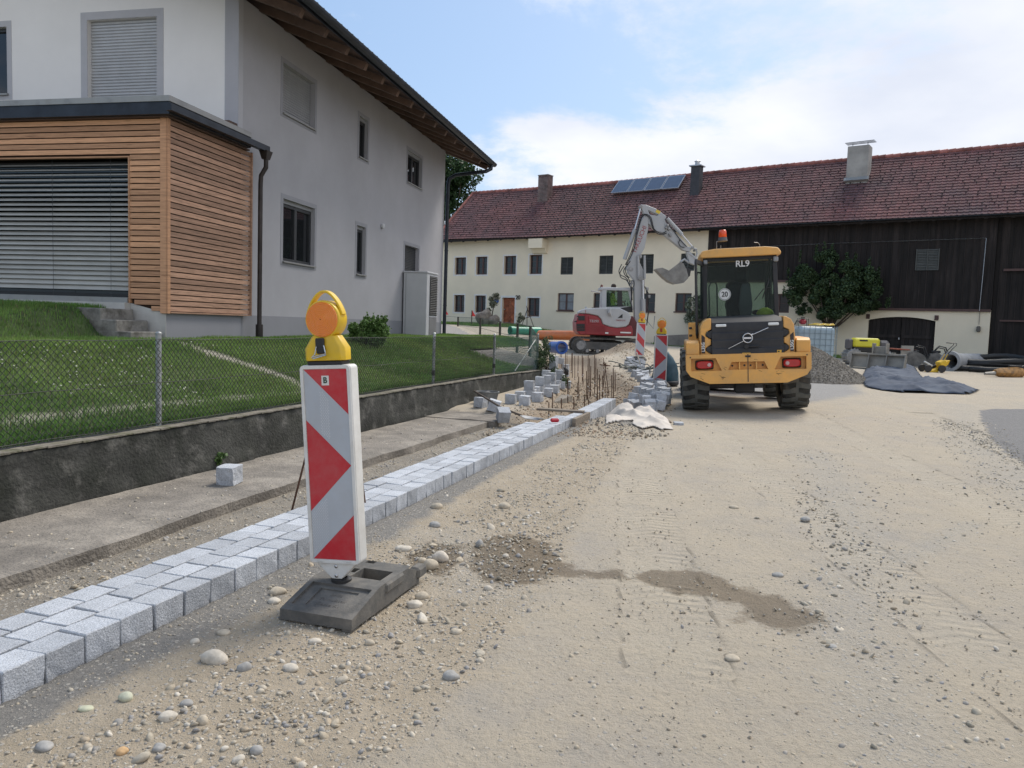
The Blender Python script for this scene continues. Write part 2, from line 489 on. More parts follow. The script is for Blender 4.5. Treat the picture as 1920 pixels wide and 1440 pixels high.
xs = axis_lines([(-400, -40, 80, 20), (-40, -12, 4, .5), (-12, -4.2, .35, .07), (-4.2, 4.2, .032, .032), (4.2, 9, .04, .14), (9, 40, .2, 2.5), (40, 400, 20, 90)])
ys = axis_lines([(-60, -4, 12, 2), (-4, 1.6, .8, .15), (1.6, 7, .026, .04), (7, 14, .045, .10), (14, 30, .11, .3), (30, 60, .4, 2.5), (60, 800, 20, 200)])
gx, gy = np.meshgrid(xs, ys)
GX, GY = gx.ravel(), gy.ravel()
gzv = gz(GX, GY)+rough(GX, GY)
Lg = GX*.9532-GY*.3024; Tg = GX*.3024+GY*.9532
WET = [gpts([(1180,1070),(1215,1058),(1300,1062),(1370,1085),(1425,1108),(1475,1120),(1520,1140),(1560,1160),(1548,1180),(1520,1193),(1470,1190),(1435,1180),(1415,1168),(1375,1172),(1348,1160),(1375,1148),(1385,1140),(1330,1122),(1262,1112),(1210,1094),(1170,1080)]),
       gpts([(880,1010),(940,998),(1010,1004),(1045,1022),(1062,1050),(1100,1062),(1180,1064),(1190,1086),(1110,1086),(1050,1080),(1000,1096),(950,1100),(905,1092),(860,1060)]),
       gpts([(735,1040),(800,1010),(880,1016),(905,1045),(880,1072),(830,1084),(780,1082),(745,1068)])]
a_wet = np.maximum(np.maximum(poly_sdf(GX, GY, WET[0]), poly_sdf(GX, GY, WET[1])), poly_sdf(GX, GY, WET[2])-.045)
a_wet = np.maximum(a_wet, -1)
ASPH = gpts([(1830,770),(1862,768),(1990,768),(2150,900),(2100,1000),(1990,905),(1905,865),(1852,826),(1838,795)])
a_asph = np.maximum(poly_sdf(GX, GY, ASPH), -1)
GREY = [tuple(ground_at(a, b)[:2]) for a, b in [(1500,716),(1600,712),(1630,738),(1560,752),(1500,760),(1420,745),(1250,742),(1262,700),(1400,700)]]
a_grey = np.maximum(poly_sdf(GX, GY, GREY), -2)
# loose tan spoil near the kerb (1) against the compacted pale carriageway (0)
edge = [tuple(on_ground(a, b)[:2]) for a, b in [(640,1500),(760,1400),(880,1280),(930,1200),(1000,1120),(1045,1070),(1080,980),(1130,900),(1180,830),(1230,790)]]
ex = np.array([p[0] for p in edge]); ey = np.array([p[1] for p in edge])
o_ = np.argsort(ey)
xe = np.interp(GY, ey[o_], ex[o_])
a_loose = np.clip((xe-GX)/.5+.5, 0, 1)*(Lg > -2.5)
a_mort = np.clip(1-(np.abs(Lg+2.36)-.02)/(.20+.26*vnoise(GX, GY, 1.6, 9)*(1-.4*S((Tg-3)/5))), 0, 1)*(Tg < 12.5)*(Lg > -2.45)
a_mort = np.maximum(a_mort, np.clip(1-(np.hypot((GX-1.65)/.60, (GY-11.9)/1.5)-.6)/.35, 0, 1))
a_dig = np.clip(1.6-line_dist(GX, GY, TRENCH+[(2.6, 26.5), (4.2, 27)])/.9, 0, 1)*(Tg > 11)*np.clip((np.hypot((GX-1.65)/.60, (GY-11.9)/1.5)-.6)/.4, 0, 1)
a_verge = ((Lg < -2.5) & (Lg > -4.9) & (Tg < 11.5)).astype(float)
lanes = [[(3.2,14.5),(3.0,12.5),(2.5,8),(2.15,4.5),(1.9,1)], [(5.1,14),(4.9,12.5),(4.25,8),(3.6,4.5),(3.0,1)], [(7.6,15),(6.9,12),(5.7,8),(4.7,5)], [(2.0,11),(1.35,8),(1.0,5.5),(.7,3)]]
a_lane = np.zeros_like(GX); a_ph = np.zeros_like(GX)
for k_, ln in enumerate(lanes):
    d_ = line_dist(GX, GY, ln)
    m_ = np.clip(1-(d_-.16)/.07, 0, 1)
    a_ph = np.where(m_ > 0, (GY+.35*d_)*2*PI/.085, a_ph); a_lane = np.maximum(a_lane, m_)
a_strip = np.zeros_like(GX)
for pl, wd in (([(1530,850),(1560,900),(1590,960),(1610,1040),(1590,1110),(1600,1180),(1640,1300),(1700,1420)], .26), ([(1600,1045),(1680,1050),(1760,1020),(1820,985)], .12),
               ([(1800,760),(1810,800),(1850,850),(1920,900),(1990,960)], .38), ([(840,1010),(900,1060),(900,1100)], .35)):
    q_ = gpts(pl); a_strip = np.maximum(a_strip, np.clip(1.2-line_dist(GX, GY, q_)/wd, 0, 1))
gzv = gzv - .006*a_lane*(GY < 14) + .006*a_strip*vnoise(GX, GY, 30, 5)
gzv = gzv - .006*np.clip(a_wet*8+.3, 0, 1)
# green verge along the barn and in front of the farmhouse, and the grey drive beside the lawn
bs_ = (GX-BO.x)*BX.x+(GY-BO.y)*BX.y; bd_ = -((GX-BO.x)*BN.x+(GY-BO.y)*BN.y)      # distance in front of the barn wall
a_green = np.where((bs_ < 3.2), np.clip((5.2+1.5*vnoise(GX, GY, .5, 3)-bd_)/.8, 0, 1), np.clip((2.1+1.8*vnoise(GX, GY, .6, 4)-bd_)/.7, 0, 1)*(bs_ > 9.5))
a_green = np.maximum(a_green, (bd_ < -8) | (np.abs(GX) > 60))
DRV = (Tg > 17.2) & (GX < 1.3-np.maximum(GY-18, 0)*.19)
a_drive = DRV.astype(float)*(GY < 60)
me_o = arr_mesh('ground', np.stack([GX, GY, gzv], 1), grid_faces(len(xs), len(ys)), None, smooth=True)
gme = me_o.data
for nm, ar in (('wet', a_wet), ('asph', a_asph), ('grey', a_grey), ('loose', a_loose), ('mort', a_mort), ('verge', a_verge), ('dig', a_dig), ('lane', a_lane), ('ph', a_ph),
               ('green', a_green), ('drive', a_drive), ('strip', a_strip)):
    at_ = gme.attributes.new(nm, 'FLOAT', 'POINT'); at_.data.foreach_set('value', np.ascontiguousarray(ar, dtype=np.float32))
struct(me_o)

def ground_material():
    m = bpy.data.materials.new('site_ground'); m.use_nodes = True; nn = m.node_tree.nodes; lk = m.node_tree.links.new
    p = nn['Principled BSDF']; p.inputs['Specular IOR Level'].default_value = .25
    tc = nn.new('ShaderNodeTexCoord')
    def att(n_):
        a = nn.new('ShaderNodeAttribute'); a.attribute_name = n_; return a.outputs['Fac']
    def noise(s_, d=6, r_=.6, dist=0):
        n_ = nn.new('ShaderNodeTexNoise'); n_.inputs['Scale'].default_value = s_; n_.inputs['Detail'].default_value = d
        n_.inputs['Roughness'].default_value = r_; n_.inputs['Distortion'].default_value = dist; lk(tc.outputs['Object'], n_.inputs['Vector']); return n_.outputs['Fac']
    def ramp(v, a, b, ca=(0,0,0), cb=(1,1,1)):
        c = nn.new('ShaderNodeValToRGB'); c.color_ramp.elements[0].position = a; c.color_ramp.elements[1].position = b
        c.color_ramp.elements[0].color = (*ca, 1); c.color_ramp.elements[1].color = (*cb, 1); lk(v, c.inputs[0]); return c.outputs[0]
    def mth(op, a, b=None, c=None, clamp=False):
        x = nn.new('ShaderNodeMath'); x.operation = op; x.use_clamp = clamp
        for i, v in enumerate((a, b, c)):
            if v is None: continue
            if isinstance(v, (int, float)): x.inputs[i].default_value = v
            else: lk(v, x.inputs[i])
        return x.outputs[0]
    def mix(f, a, b):
        x = nn.new('ShaderNodeMixRGB')
        if isinstance(f, (int, float)): x.inputs[0].default_value = f
        else: lk(f, x.inputs[0])
        for i, v in ((1, a), (2, b)):
            if isinstance(v, tuple): x.inputs[i].default_value = (*v, 1)
            else: lk(v, x.inputs[i])
        return x.outputs[0]
    big = noise(.6, 7, .68); mid = noise(3.2, 8, .65); fin = noise(34, 8, .7); gr = noise(150, 5, .7); grit = noise(400, 2, .6)
    tan = mix(ramp(mid, .32, .68), (.375, .313, .23), (.46, .39, .295))
    pale = mix(ramp(big, .38, .62), (.46, .40, .31), (.385, .348, .30))
    pale = mix(ramp(mid, .3, .7), pale, (.475, .41, .315))
    lo = mth('ADD', att('loose'), mth('MULTIPLY', mth('SUBTRACT', mid, .5), 1.1), clamp=True)
    col = mix(ramp(lo, .3, .7), pale, tan)
    # scattered fine stones in the surface
    vo = nn.new('ShaderNodeTexVoronoi'); vo.inputs['Scale'].default_value = 46; lk(tc.outputs['Object'], vo.inputs['Vector'])
    vo2 = nn.new('ShaderNodeTexVoronoi'); vo2.inputs['Scale'].default_value = 110; lk(tc.outputs['Object'], vo2.inputs['Vector'])
    sepc = nn.new('ShaderNodeSeparateColor'); lk(vo.outputs['Color'], sepc.inputs[0])
    sepd = nn.new('ShaderNodeSeparateColor'); lk(vo2.outputs['Color'], sepd.inputs[0])
    thr = mth('MULTIPLY_ADD', att('loose'), .24, .05)
    thr = mth('MULTIPLY_ADD', att('strip'), .38, thr)
    thr = mth('MULTIPLY_ADD', att('verge'), .35, thr)
    st = mth('MULTIPLY', mth('LESS_THAN', sepc.outputs[0], thr), ramp(vo.outputs['Distance'], .30, .42, (1,1,1), (0,0,0)))
    st2 = mth('MULTIPLY', mth('LESS_THAN', sepd.outputs[0], mth('MULTIPLY_ADD', thr, 1.0, .07)), ramp(vo2.outputs['Distance'], .28, .44, (1,1,1), (0,0,0)))
    stc = mix(sepc.outputs[1], (.34, .33, .31), (.56, .52, .45))
    stc2 = mix(sepd.outputs[1], (.27, .26, .24), (.58, .53, .45))
    verge = mix(ramp(mid, .35, .65), (.215, .195, .165), (.33, .29, .235))
    col = mix(att('verge'), col, verge)
    col = mix(ramp(mth('MULTIPLY_ADD', mth('SUBTRACT', mid, .5), .8, att('dig')), .3, .7), col, mix(ramp(fin, .3, .7), (.26, .20, .14), (.37, .30, .225)))
    col = mix(ramp(mth('MULTIPLY_ADD', mth('SUBTRACT', mid, .5), .7, att('drive')), .4, .6), col, (.30, .28, .26))
    col = mix(ramp(mth('MULTIPLY_ADD', mth('SUBTRACT', mid, .5), 1.2, mth('MULTIPLY', att('grey'), 1.5)), .0, .5), col, (.31, .30, .285))
    col = mix(mth('MULTIPLY', att('strip'), .30), col, (.41, .385, .34))
    col = mix(mth('MULTIPLY', mth('MULTIPLY', att('lane'), ramp(noise(1.3, 4), .35, .6)), .5), col, (.49, .435, .345))
    col = mix(mth('MULTIPLY', ramp(fin, .52, .72), .45), col, (.27, .225, .165))
    mo = mth('ADD', att('mort'), mth('MULTIPLY', mth('SUBTRACT', mid, .5), .9), clamp=True)
    col = mix(ramp(mo, .35, .6), col, mix(ramp(fin, .3, .7), (.185, .175, .16), (.27, .255, .23)))
    col = mix(mth('MULTIPLY', st, .75), col, stc); col = mix(mth('MULTIPLY', st2, .6), col, stc2)
    a_s = mth('ADD', mth('MULTIPLY', att('asph'), 5.0), mth('MULTIPLY', mth('SUBTRACT', mid, .5), 2.2))
    col = mix(ramp(a_s, .1, .4), col, mix(ramp(fin, .3, .7), (.18, .178, .175), (.26, .25, .24)))
    gn = mth('ADD', att('green'), mth('MULTIPLY', mth('SUBTRACT', noise(1.4, 6), .5), 1.6), clamp=True)
    col = mix(ramp(gn, .45, .6), col, mix(ramp(fin, .3, .7), (.055, .085, .03), (.13, .16, .06)))
    wt = mth('ADD', mth('MULTIPLY', att('wet'), 11.0), mth('MULTIPLY', mth('SUBTRACT', noise(7, 8, .7), .5), 3.6))
    wt = ramp(wt, .15, .75)
    wetc = nn.new('ShaderNodeMixRGB'); wetc.blend_type = 'MULTIPLY'; wetc.inputs[0].default_value = 1; lk(col, wetc.inputs[1]); wetc.inputs[2].default_value = (.48, .44, .385, 1)
    col = mix(wt, col, wetc.outputs[0])
    lk(col, p.inputs['Base Color'])
    rg = nn.new('ShaderNodeMapRange'); lk(wt, rg.inputs[0]); rg.inputs[3].default_value = .93; rg.inputs[4].default_value = .55; lk(rg.outputs[0], p.inputs['Roughness'])
    wave = mth('MULTIPLY', mth('SINE', att('ph')), mth('MULTIPLY', att('lane'), ramp(noise(2.2, 4), .42, .6)))
    h1 = mth('MULTIPLY', fin, .026); h2 = mth('MULTIPLY_ADD', gr, .0055, h1); h2 = mth('MULTIPLY_ADD', grit, .002, h2)
    h3 = mth('MULTIPLY_ADD', wave, .009, h2); h4 = mth('MULTIPLY_ADD', st, .006, h3); h5 = mth('MULTIPLY_ADD', st2, .003, h4)
    h6 = mth('MULTIPLY_ADD', mid, .045, h5); h6 = mth('MULTIPLY_ADD', noise(12, 6, .65), .009, h6)
    b = nn.new('ShaderNodeBump'); b.inputs['Strength'].default_value = .85; b.inputs['Distance'].default_value = 1.0
    lk(h6, b.inputs['Height']); lk(b.outputs[0], p.inputs['Normal'])
    return m
gme.materials.clear(); gme.materials.append(ground_material())

# ---------------------------------------------------------------- gravel and stones
def ico_variants(sub, n, flat=.6, seed=3):
    vs = []
    r_ = np.random.RandomState(seed)
    for i in range(n):
        bm = bmesh.new(); bmesh.ops.create_icosphere(bm, subdivisions=sub, radius=1)
        V = np.array([v.co[:] for v in bm.verts]); F = np.array([[v.index for v in f.verts] for f in bm.faces]); bm.free()
        k = r_.normal(size=(4, 3)); ph = r_.uniform(0, 6, 4)
        d = 1+sum(.10*np.sin(V@k[j]*1.7+ph[j]) for j in range(4))
        V = V*d[:, None]*np.array([1, r_.uniform(.62, .95), flat*r_.uniform(.75, 1.1)])
        vs.append((V, F))
    return vs
STONE_COLS = np.array([(.45,.40,.32),(.48,.43,.35),(.40,.36,.29),(.32,.30,.27),(.43,.37,.28),(.53,.49,.42),(.37,.33,.26),(.30,.29,.28),(.41,.34,.25)])
def scatter(name, X, Y, Z, size, variants, matl, cols, sink=.42, tilt=.35, seed=5):
    r_ = np.random.RandomState(seed); Vs = []; Fs = []; Cs = []; off = 0
    for vi, (V, F) in enumerate(variants):
        sel = np.where(np.arange(len(X)) % len(variants) == vi)[0]
        if not len(sel): continue
        a = r_.uniform(0, 2*PI, len(sel)); s_ = size[sel]
        tx = r_.normal(0, tilt, len(sel)); ty = r_.normal(0, tilt, len(sel))
        P = V[None]*s_[:, None, None]
        c, s2 = np.cos(a)[:, None], np.sin(a)[:, None]
        x = P[..., 0]*c-P[..., 1]*s2; y = P[..., 0]*s2+P[..., 1]*c; z = P[..., 2]+x*tx[:, None]+y*ty[:, None]
        W = np.stack([x+X[sel][:, None], y+Y[sel][:, None], z+Z[sel][:, None]+(s_*.5*(1-2*sink))[:, None]], -1)
        n = V.shape[0]
        Vs.append(W.reshape(-1, 3)); Fs.append((F[None]+(np.arange(len(sel))*n)[:, None, None]).reshape(-1, 3)+off)
        Cs.append(np.repeat(cols[sel], n, 0)); off += n*len(sel)
    return arr_mesh(name, np.concatenate(Vs), np.concatenate(Fs), matl, col=np.concatenate(Cs), smooth=True)
stone_m = attr_mat('stone', rough=.85, bump=.35, bs=60, nv=.14)
def dens(x, y):
    L = x*.9532-y*.3024; t = x*.3024+y*.9532
    d = np.full(x.shape, .012)
    xe_ = np.interp(y, ey[o_], ex[o_])
    d = np.where(x < xe_, .62, d)
    d = np.where((L < -1.95) & (t < 12), .05, d)
    d = np.where((L < -2.86) & (t < 11), .55*(vnoise(x, y, 1.1, 8) > .3), d)
    d = np.where(L < -3.72, .09, d)
    st = np.zeros_like(x)
    for pl, wd, k in (([(1530,850),(1560,900),(1590,960),(1610,1040),(1590,1110),(1600,1180),(1640,1300),(1700,1420)], .30, .45), ([(1600,1045),(1680,1050),(1760,1020),(1820,985)], .12, .3),
                      ([(1800,760),(1810,800),(1850,850),(1920,900),(1990,960)], .42, .6), ([(790,1040),(850,1030),(900,1060),(900,1100)], .38, .9)):
        st = np.maximum(st, k*np.clip(1.3-line_dist(x, y, gpts(pl))/wd, 0, 1))
    d = np.maximum(d, st)
    d = d*(.35+1.3*vnoise(x, y, 1.7, 21)*vnoise(x, y, 6, 22)*1.8)
    return d
def sample_pts(n, x0, x1, y0, y1, seed, ypow=1.6):
    r_ = np.random.RandomState(seed)
    y = y0+(y1-y0)*r_.uniform(0, 1, n)**ypow
    x = x0+(x1-x0)*r_.uniform(0, 1, n)
    # stay inside a widening wedge in front of the lens plus a margin
    k = (np.abs(x) < .80*y+1.2)
    x, y = x[k], y[k]
    k = r_.uniform(0, 1, len(x)) < dens(x, y)
    return x[k], y[k]
x1_, y1_ = sample_pts(230000, -7.5, 9.5, 1.7, 13, 31)
Lq = x1_*.9532-y1_*.3024
k_ = ~((Lq < -2.34) & (Lq > -2.93)) & (Lq > -4.6)
x1_, y1_ = x1_[k_], y1_[k_]
sz = np.clip(nrs.lognormal(math.log(.0068), .5, len(x1_)), .0028, .020)
cc = STONE_COLS[nrs.randint(0, len(STONE_COLS), len(x1_))]*nrs.uniform(.85, 1.12, (len(x1_), 1))
zz_ = gz(x1_, y1_)+rough(x1_, y1_)
Lq = x1_*.9532-y1_*.3024; zz_ = np.where((Lq < -3.76) & (Lq > -4.75), -.058, zz_)
o = scatter('gravel', x1_, y1_, zz_, sz, ico_variants(1, 5, .6, 3), stone_m, cc)
tag(o, 'loose pebbles and grit lying over the unmade road', 'gravel', kind='stuff')
x2_, y2_ = sample_pts(4200, -7.5, 9.5, 1.8, 13, 77, 1.4)
Lq = x2_*.9532-y2_*.3024
k_ = ~((Lq < -2.28) & (Lq > -3.0)) & (Lq > -3.7)
x2_, y2_ = x2_[k_], y2_[k_]
sz = np.clip(nrs.lognormal(math.log(.017), .33, len(x2_)), .010, .034)
cc = STONE_COLS[nrs.randint(0, 7, len(x2_))]*nrs.uniform(.9, 1.15, (len(x2_), 1))
o = scatter('gravel', x2_, y2_, gz(x2_, y2_)+rough(x2_, y2_), sz, ico_variants(2, 6, .6, 9), stone_m, cc)
tag(o, 'coarser round gravel scattered between the pebbles', 'gravel', kind='stuff')

r_ = np.random.RandomState(41); n_ = 90000
y3_ = 1.8+6.2*r_.uniform(0, 1, n_)**1.5; x3_ = r_.uniform(-6, 7, n_)
k_ = (np.abs(x3_) < .75*y3_+.5); x3_, y3_ = x3_[k_], y3_[k_]
Lq = x3_*.9532-y3_*.3024; k_ = (Lq > -2.36) & (vnoise(x3_, y3_, 2.1, 71)*vnoise(x3_, y3_, 7, 72)*np.where(x3_ < np.interp(y3_, ey[o_], ex[o_]), 2.4, .55) > r_.uniform(0, 1, len(x3_))); x3_, y3_ = x3_[k_], y3_[k_]
cc = np.array([(.43,.37,.28),(.47,.41,.32),(.38,.33,.26),(.50,.45,.37),(.33,.30,.26)])[r_.randint(0, 5, len(x3_))]*r_.uniform(.8, 1.12, (len(x3_), 1))
o = scatter('fine_grit', x3_, y3_, gz(x3_, y3_)+rough(x3_, y3_), np.clip(r_.lognormal(math.log(.0042), .4, len(x3_)), .002, .009), ico_variants(1, 3, .7, 19), stone_m, cc, sink=.4)
tag(o, 'fine grit and crumbs of dry soil on the road', 'gravel', kind='stuff')

def pebble(px, py, wpx, hpx, col, label, seed):
    p = ground_at(px, py); Y = p.y; s = wpx/2*Y/FPX
    bm = bmesh.new(); bmesh.ops.create_icosphere(bm, subdivisions=3, radius=1)
    V = np.array([v.co[:] for v in bm.verts]); F = np.array([[v.index for v in f.verts] for f in bm.faces]); bm.free()
    r_ = np.random.RandomState(seed); k = r_.normal(size=(5, 3)); ph = r_.uniform(0, 6, 5)
    d = 1+sum(.055*np.sin(V@k[j]*1.8+ph[j]) for j in range(5))
    V = V*d[:, None]*np.array([s, s*.8, s*hpx/wpx*.95])
    a = r_.uniform(-.5, .5); c, s_ = math.cos(a), math.sin(a)
    V = np.stack([V[:, 0]*c-V[:, 1]*s_, V[:, 0]*s_+V[:, 1]*c, V[:, 2]], 1)
    col = np.tile(np.array(col), (len(V), 1))*(1+.10*np.sin(V[:, :1]*60+ph[0])*np.sin(V[:, 1:2]*45+ph[1]))
    o = arr_mesh('river_stone', V, F, stone_m, col=col, smooth=True)
    zr = float((gz(np.array([p.x]), np.array([p.y]))+rough(np.array([p.x]), np.array([p.y])))[0])
    o.location = (p.x, p.y, zr+s*hpx/wpx*.30)
    return tag(o, label, 'stone', 'larger river stones lying on the site')
CW, CG, CT = (.54,.49,.41), (.34,.33,.31), (.46,.40,.31)
for i, (a, b, c, d, cl, lb) in enumerate([
    (403,1243,46,34,CW,'big cream river stone standing clear on the dirt below the kerb'),
    (458,1259,27,24,CG,'smooth grey round stone right of the big cream stone'),
    (545,1258,32,18,CW,'flat pale stone lying alone below the rubber foot'),
    (235,1318,30,22,(.5,.5,.38),'greenish oval stone lying on the grey mortar edge'),
    (162,1335,28,14,(.55,.55,.40),'yellowish flat stone half sunk in the mortar edge'),
    (315,1354,34,22,CW,'pale lens shaped stone near the bottom left of the photo'),
    (380,1362,24,26,CT,'upright tan pebble right of the pale lens shaped stone'),
    (350,1326,26,16,CG,'grey flat stone above the lens shaped one'),
    (228,1418,24,18,(.58,.38,.2),'broken orange brick bit near the bottom edge'),
    (82,1405,40,18,CG,'grey flat stone at the bottom left corner'),
    (298,1410,24,18,CG,'dark grey pebble close to the bottom edge'),
    (448,1432,26,18,CW,'light round stone cut by the bottom edge'),
    (480,1418,26,22,CG,'bluish round stone right above the bottom edge'),
    (418,1190,28,14,CT,'tan stone on the edge of the mortar left of the rubber foot'),
    (365,1206,20,14,CW,'small pale stone on the edge of the mortar strip'),
    (520,1112,32,20,CT,'flat tan stone leaning beside the left end of the rubber foot'),
    (515,1128,26,12,CW,'thin pale stone just left of the rubber foot'),
    (806,1064,30,26,CT,'lowest stone of the tan cluster on the damp dirt'),
    (825,1050,30,26,(.56,.5,.42),'round top stone of the tan cluster on the damp dirt'),
    (792,1056,22,20,CT,'left stone of the tan cluster on the damp dirt'),
    (899,1023,16,20,CG,'grey stone standing at the head of the damp patch'),
    (790,1118,26,18,CT,'tan round stone right of the rubber foot'),
    (778,1134,30,18,CW,'broad pale stone near the right end of the rubber foot'),
    (756,1032,30,16,CW,'flat white stone left of the damp patch'),
    (846,1270,34,24,CG,'round grey stone in the middle of the loose dirt'),
    (856,1182,22,12,CT,'small tan stone above the round grey one'),
    (816,985,24,14,CG,'slate grey stone by the mortar strip'),
    (819,951,24,16,CT,'tan stone at the outer side of the mortar strip'),
    (947,951,22,18,CT,'tan round stone alone on the road above the damp patch'),
    (915,1102,18,14,CW,'pale stone below the damp patch'),
    (1560,1215,20,9,CG,'dark green flat chip below the long damp stain'),
    (1458,1082,20,12,CG,'grey flat stone above the long damp stain'),
    (1376,954,16,8,CT,'flat tan stone in the middle of the road'),
    (1536,1151,14,10,CT,'tan pebble inside the wide end of the damp stain'),
    (1372,1239,30,12,CT,'flat tan stone sunk in the road below the damp stain'),
    (1510,978,22,12,CG,'grey stone at the left side of the pebble strip'),
    (948,1044,13,10,CW,'white pebble at the right end of the damp patch'),
    (648,1168,22,14,CT,'tan stone under the front edge of the rubber foot'),
    (590,1205,24,14,CW,'pale stone in front of the rubber foot'),
    (693,1206,20,14,CT,'tan pebble right of the front corner of the rubber foot')]):
    pebble(a, b, c, d, cl, lb, 100+i)
# ---------------------------------------------------------------- pavement slab, garden wall, lawn
conc = mat('old_concrete', (.25,.23,.205), .92, var=.16, vs=1.6, bump=.5, bs=45, col2=(.34,.31,.27), c2s=1.1, c2lo=.42, c2hi=.62, dirt=((.13,.12,.105), .75, 9), bdist=.012)
slab_m = mat('slab_concrete', (.235,.210,.180), .93, var=.16, vs=1.3, bump=.9, bs=48, col2=(.33,.295,.25), c2s=1.7, c2lo=.45, c2hi=.6, dirt=((.125,.115,.10), .8, 7), bdist=.018)
wall_m = mat('mossy_concrete', (.046,.046,.041), .95, var=.35, vs=3.2, bump=.8, bs=38, col2=(.135,.13,.118), c2s=5.1, c2lo=.53, c2hi=.68, dirt=((.016,.020,.012), .85, 2.6), bdist=.015)
def strip_solid(name, L0, L1, t0, t1, zt, zb, mats, jag=0.01, nt_=200, nl=8, seed=0, ztop2=None, topm=0):
    """long solid along the kerb line with an uneven right edge and surface"""
    mb = MB(); r_ = random.Random(seed)
    prev = None
    for i in range(nt_+1):
        t = t0+(t1-t0)*i/nt_
        jl = float(fbm(np.array([t]), np.array([seed*7.3]), 1.1, 4, seed)[0])*jag*4
        row = []
        for j in range(nl+1):
            L = L0+(L1+jl-L0)*j/nl
            z = zt + float(fbm(np.array([L*3]), np.array([t*1.5]), 1.5, 3, seed+2)[0])*.012
            if j == nl: z -= .006
            row.append(mb._v(LT(L, t, z)))
        jb = float(fbm(np.array([t]), np.array([3.3]), 3.1, 3, seed+5)[0])*jag*2
        row.append(mb._v(LT(L1+jl+jb+.004, t, (zt+zb)/2))); row.append(mb._v(LT(L1+jl, t, zb))); row.append(mb._v(LT(L0, t, zb)))
        if prev:
            n = len(row)
            for k in range(n): mb.face([prev[k], prev[(k+1) % n], row[(k+1) % n], row[k]])
        else: mb.face(row)
        prev = row
    mb.face(prev[::-1])
    return mb.build(name, mats, smooth=False)
struct(strip_solid('pavement', -4.80, -3.74, .55, 10.6, -.055, -.22, slab_m, .028, 420, 16, 4))
struct(strip_solid('pavement', -4.80, -3.62, 10.62, 15.6, -.045, -.25, slab_m, .02, 120, 10, 6))

# garden wall: face leaning and pitted
mb = MB()
nt_ = 260; prev = None
for i in range(nt_+1):
    t = WALL_T0+(WALL_T1-WALL_T0)*i/nt_
    def nz(a, b, s, k): return float(fbm(np.array([a]), np.array([b]), s, 4, k)[0])
    zt = .385+nz(t, 0, 1.3, 2)*.015 - max(0, t-14)*.012
    row = [LT(-4.99, t, zt-.003), LT(-4.93, t, zt+.004+nz(t, 5, 6, 8)*.006), LT(-4.84, t, zt+.002), LT(-4.765, t, zt-.004), LT(-4.745+nz(t, 1, 5, 3)*.012, t, zt-.02)]
    for j in range(1, 8):
        z = zt-.02-(zt+.10)*j/8
        bulge = .05 if j >= 6 and nz(t, 9, .7, 12) > -.05 else 0.0
        row.append(LT(-4.742+.012*(j >= 3)+nz(t*1.3, z*2, 4, 5)*.03+bulge*(.5+nz(t, 2, 3, 7)), t, z))
    row += [LT(-4.74, t, -.30), LT(-4.99, t, -.30)]
    row = [mb._v(p) for p in row]
    if prev:
        n = len(row)
        for k in range(n): mb.face([prev[k], prev[(k+1) % n], row[(k+1) % n], row[k]])
    else: mb.face(row)
    prev = row
mb.face(prev[::-1])
gw = mb.build('garden_wall', wall_m, autosm=50)
tag(gw, 'low weathered dark concrete wall along the lawn carrying the wire fence', 'wall')
# pale dust and soil along the top
capm = mat('wall_top_dirt', (.20,.18,.15), .95, var=.25, vs=6, bump=.5, bs=60, col2=(.10,.10,.055), c2s=7)
mb = MB()
mb2 = None
for i in range(170):
    t = WALL_T0+.05+i*(WALL_T1-WALL_T0-.1)/170; L = -4.80
    zt = .385+float(fbm(np.array([t]), np.array([0]), 1.3, 4, 2)[0])*.015-max(0, t-14)*.012
    mb.t = rnd.random()
    mb.box(LT(L, t+.05, zt+.0022), ((WALL_T1-WALL_T0)/170*1.001, .115+.03*rnd.random(), .008+.006*rnd.random()), (0, 0, YAW_W+PI/2))
mb.build('wall_cap', capm, gw)

# lawn sheet
xs2 = axis_lines([(-16, -9, .4, .2), (-9, 1.2, .1, .1)]); ys2 = axis_lines([(2, 27, .1, .12)])
lx, ly = np.meshgrid(xs2, ys2); lx = lx.ravel(); ly = ly.ravel()
LL = lx*.9532-ly*.3024; TT = lx*.3024+ly*.9532
FARE = [tuple(ground_at(a, b)[:2]) for a, b in [(780,628),(826,628),(895,632),(930,641),(965,648),(1000,660),(1016,676)]]
fx = np.array([p[0] for p in FARE]); fy = np.array([p[1] for p in FARE])
def on_lawn(x, y):
    L = x*.9532-y*.3024; t = x*.3024+y*.9532
    o2 = np.argsort(fx); lim = np.interp(x, fx[o2], fy[o2], left=25.5, right=16.9)
    lim = np.minimum(lim, 25.0)
    return (L < -4.96) & (t > .3) & (y < lim) & ((t < 17.35) | (lawn_z(x, y) > .74))
F = grid_faces(len(xs2), len(ys2))
ok = on_lawn(lx, ly); F = F[ok[F].all(1)]
used = np.unique(F); rm = -np.ones(len(lx), dtype=int); rm[used] = np.arange(len(used)); F = rm[F]; lx, ly = lx[used], ly[used]
def lawn_at(px, py):
    d = ray(px, py); k = 3.0
    while k < 40:
        p = EYE+d*k
        if p.z < float(lawn_z(np.array([p.x]), np.array([p.y]))[0]): break
        k += .04
    return Vector((p.x, p.y, float(lawn_z(np.array([p.x]), np.array([p.y]))[0])))
PATHL = [tuple(lawn_at(a, b)[:2]) for a, b in [(318,640),(372,655),(430,676),(490,692),(545,712),(585,735),(640,760)]]
PATHW = [tuple(lawn_at(a, b)[:2]) for a, b in [(-120,820),(0,797),(90,782),(180,772),(280,762),(400,752),(500,742),(590,735)]]
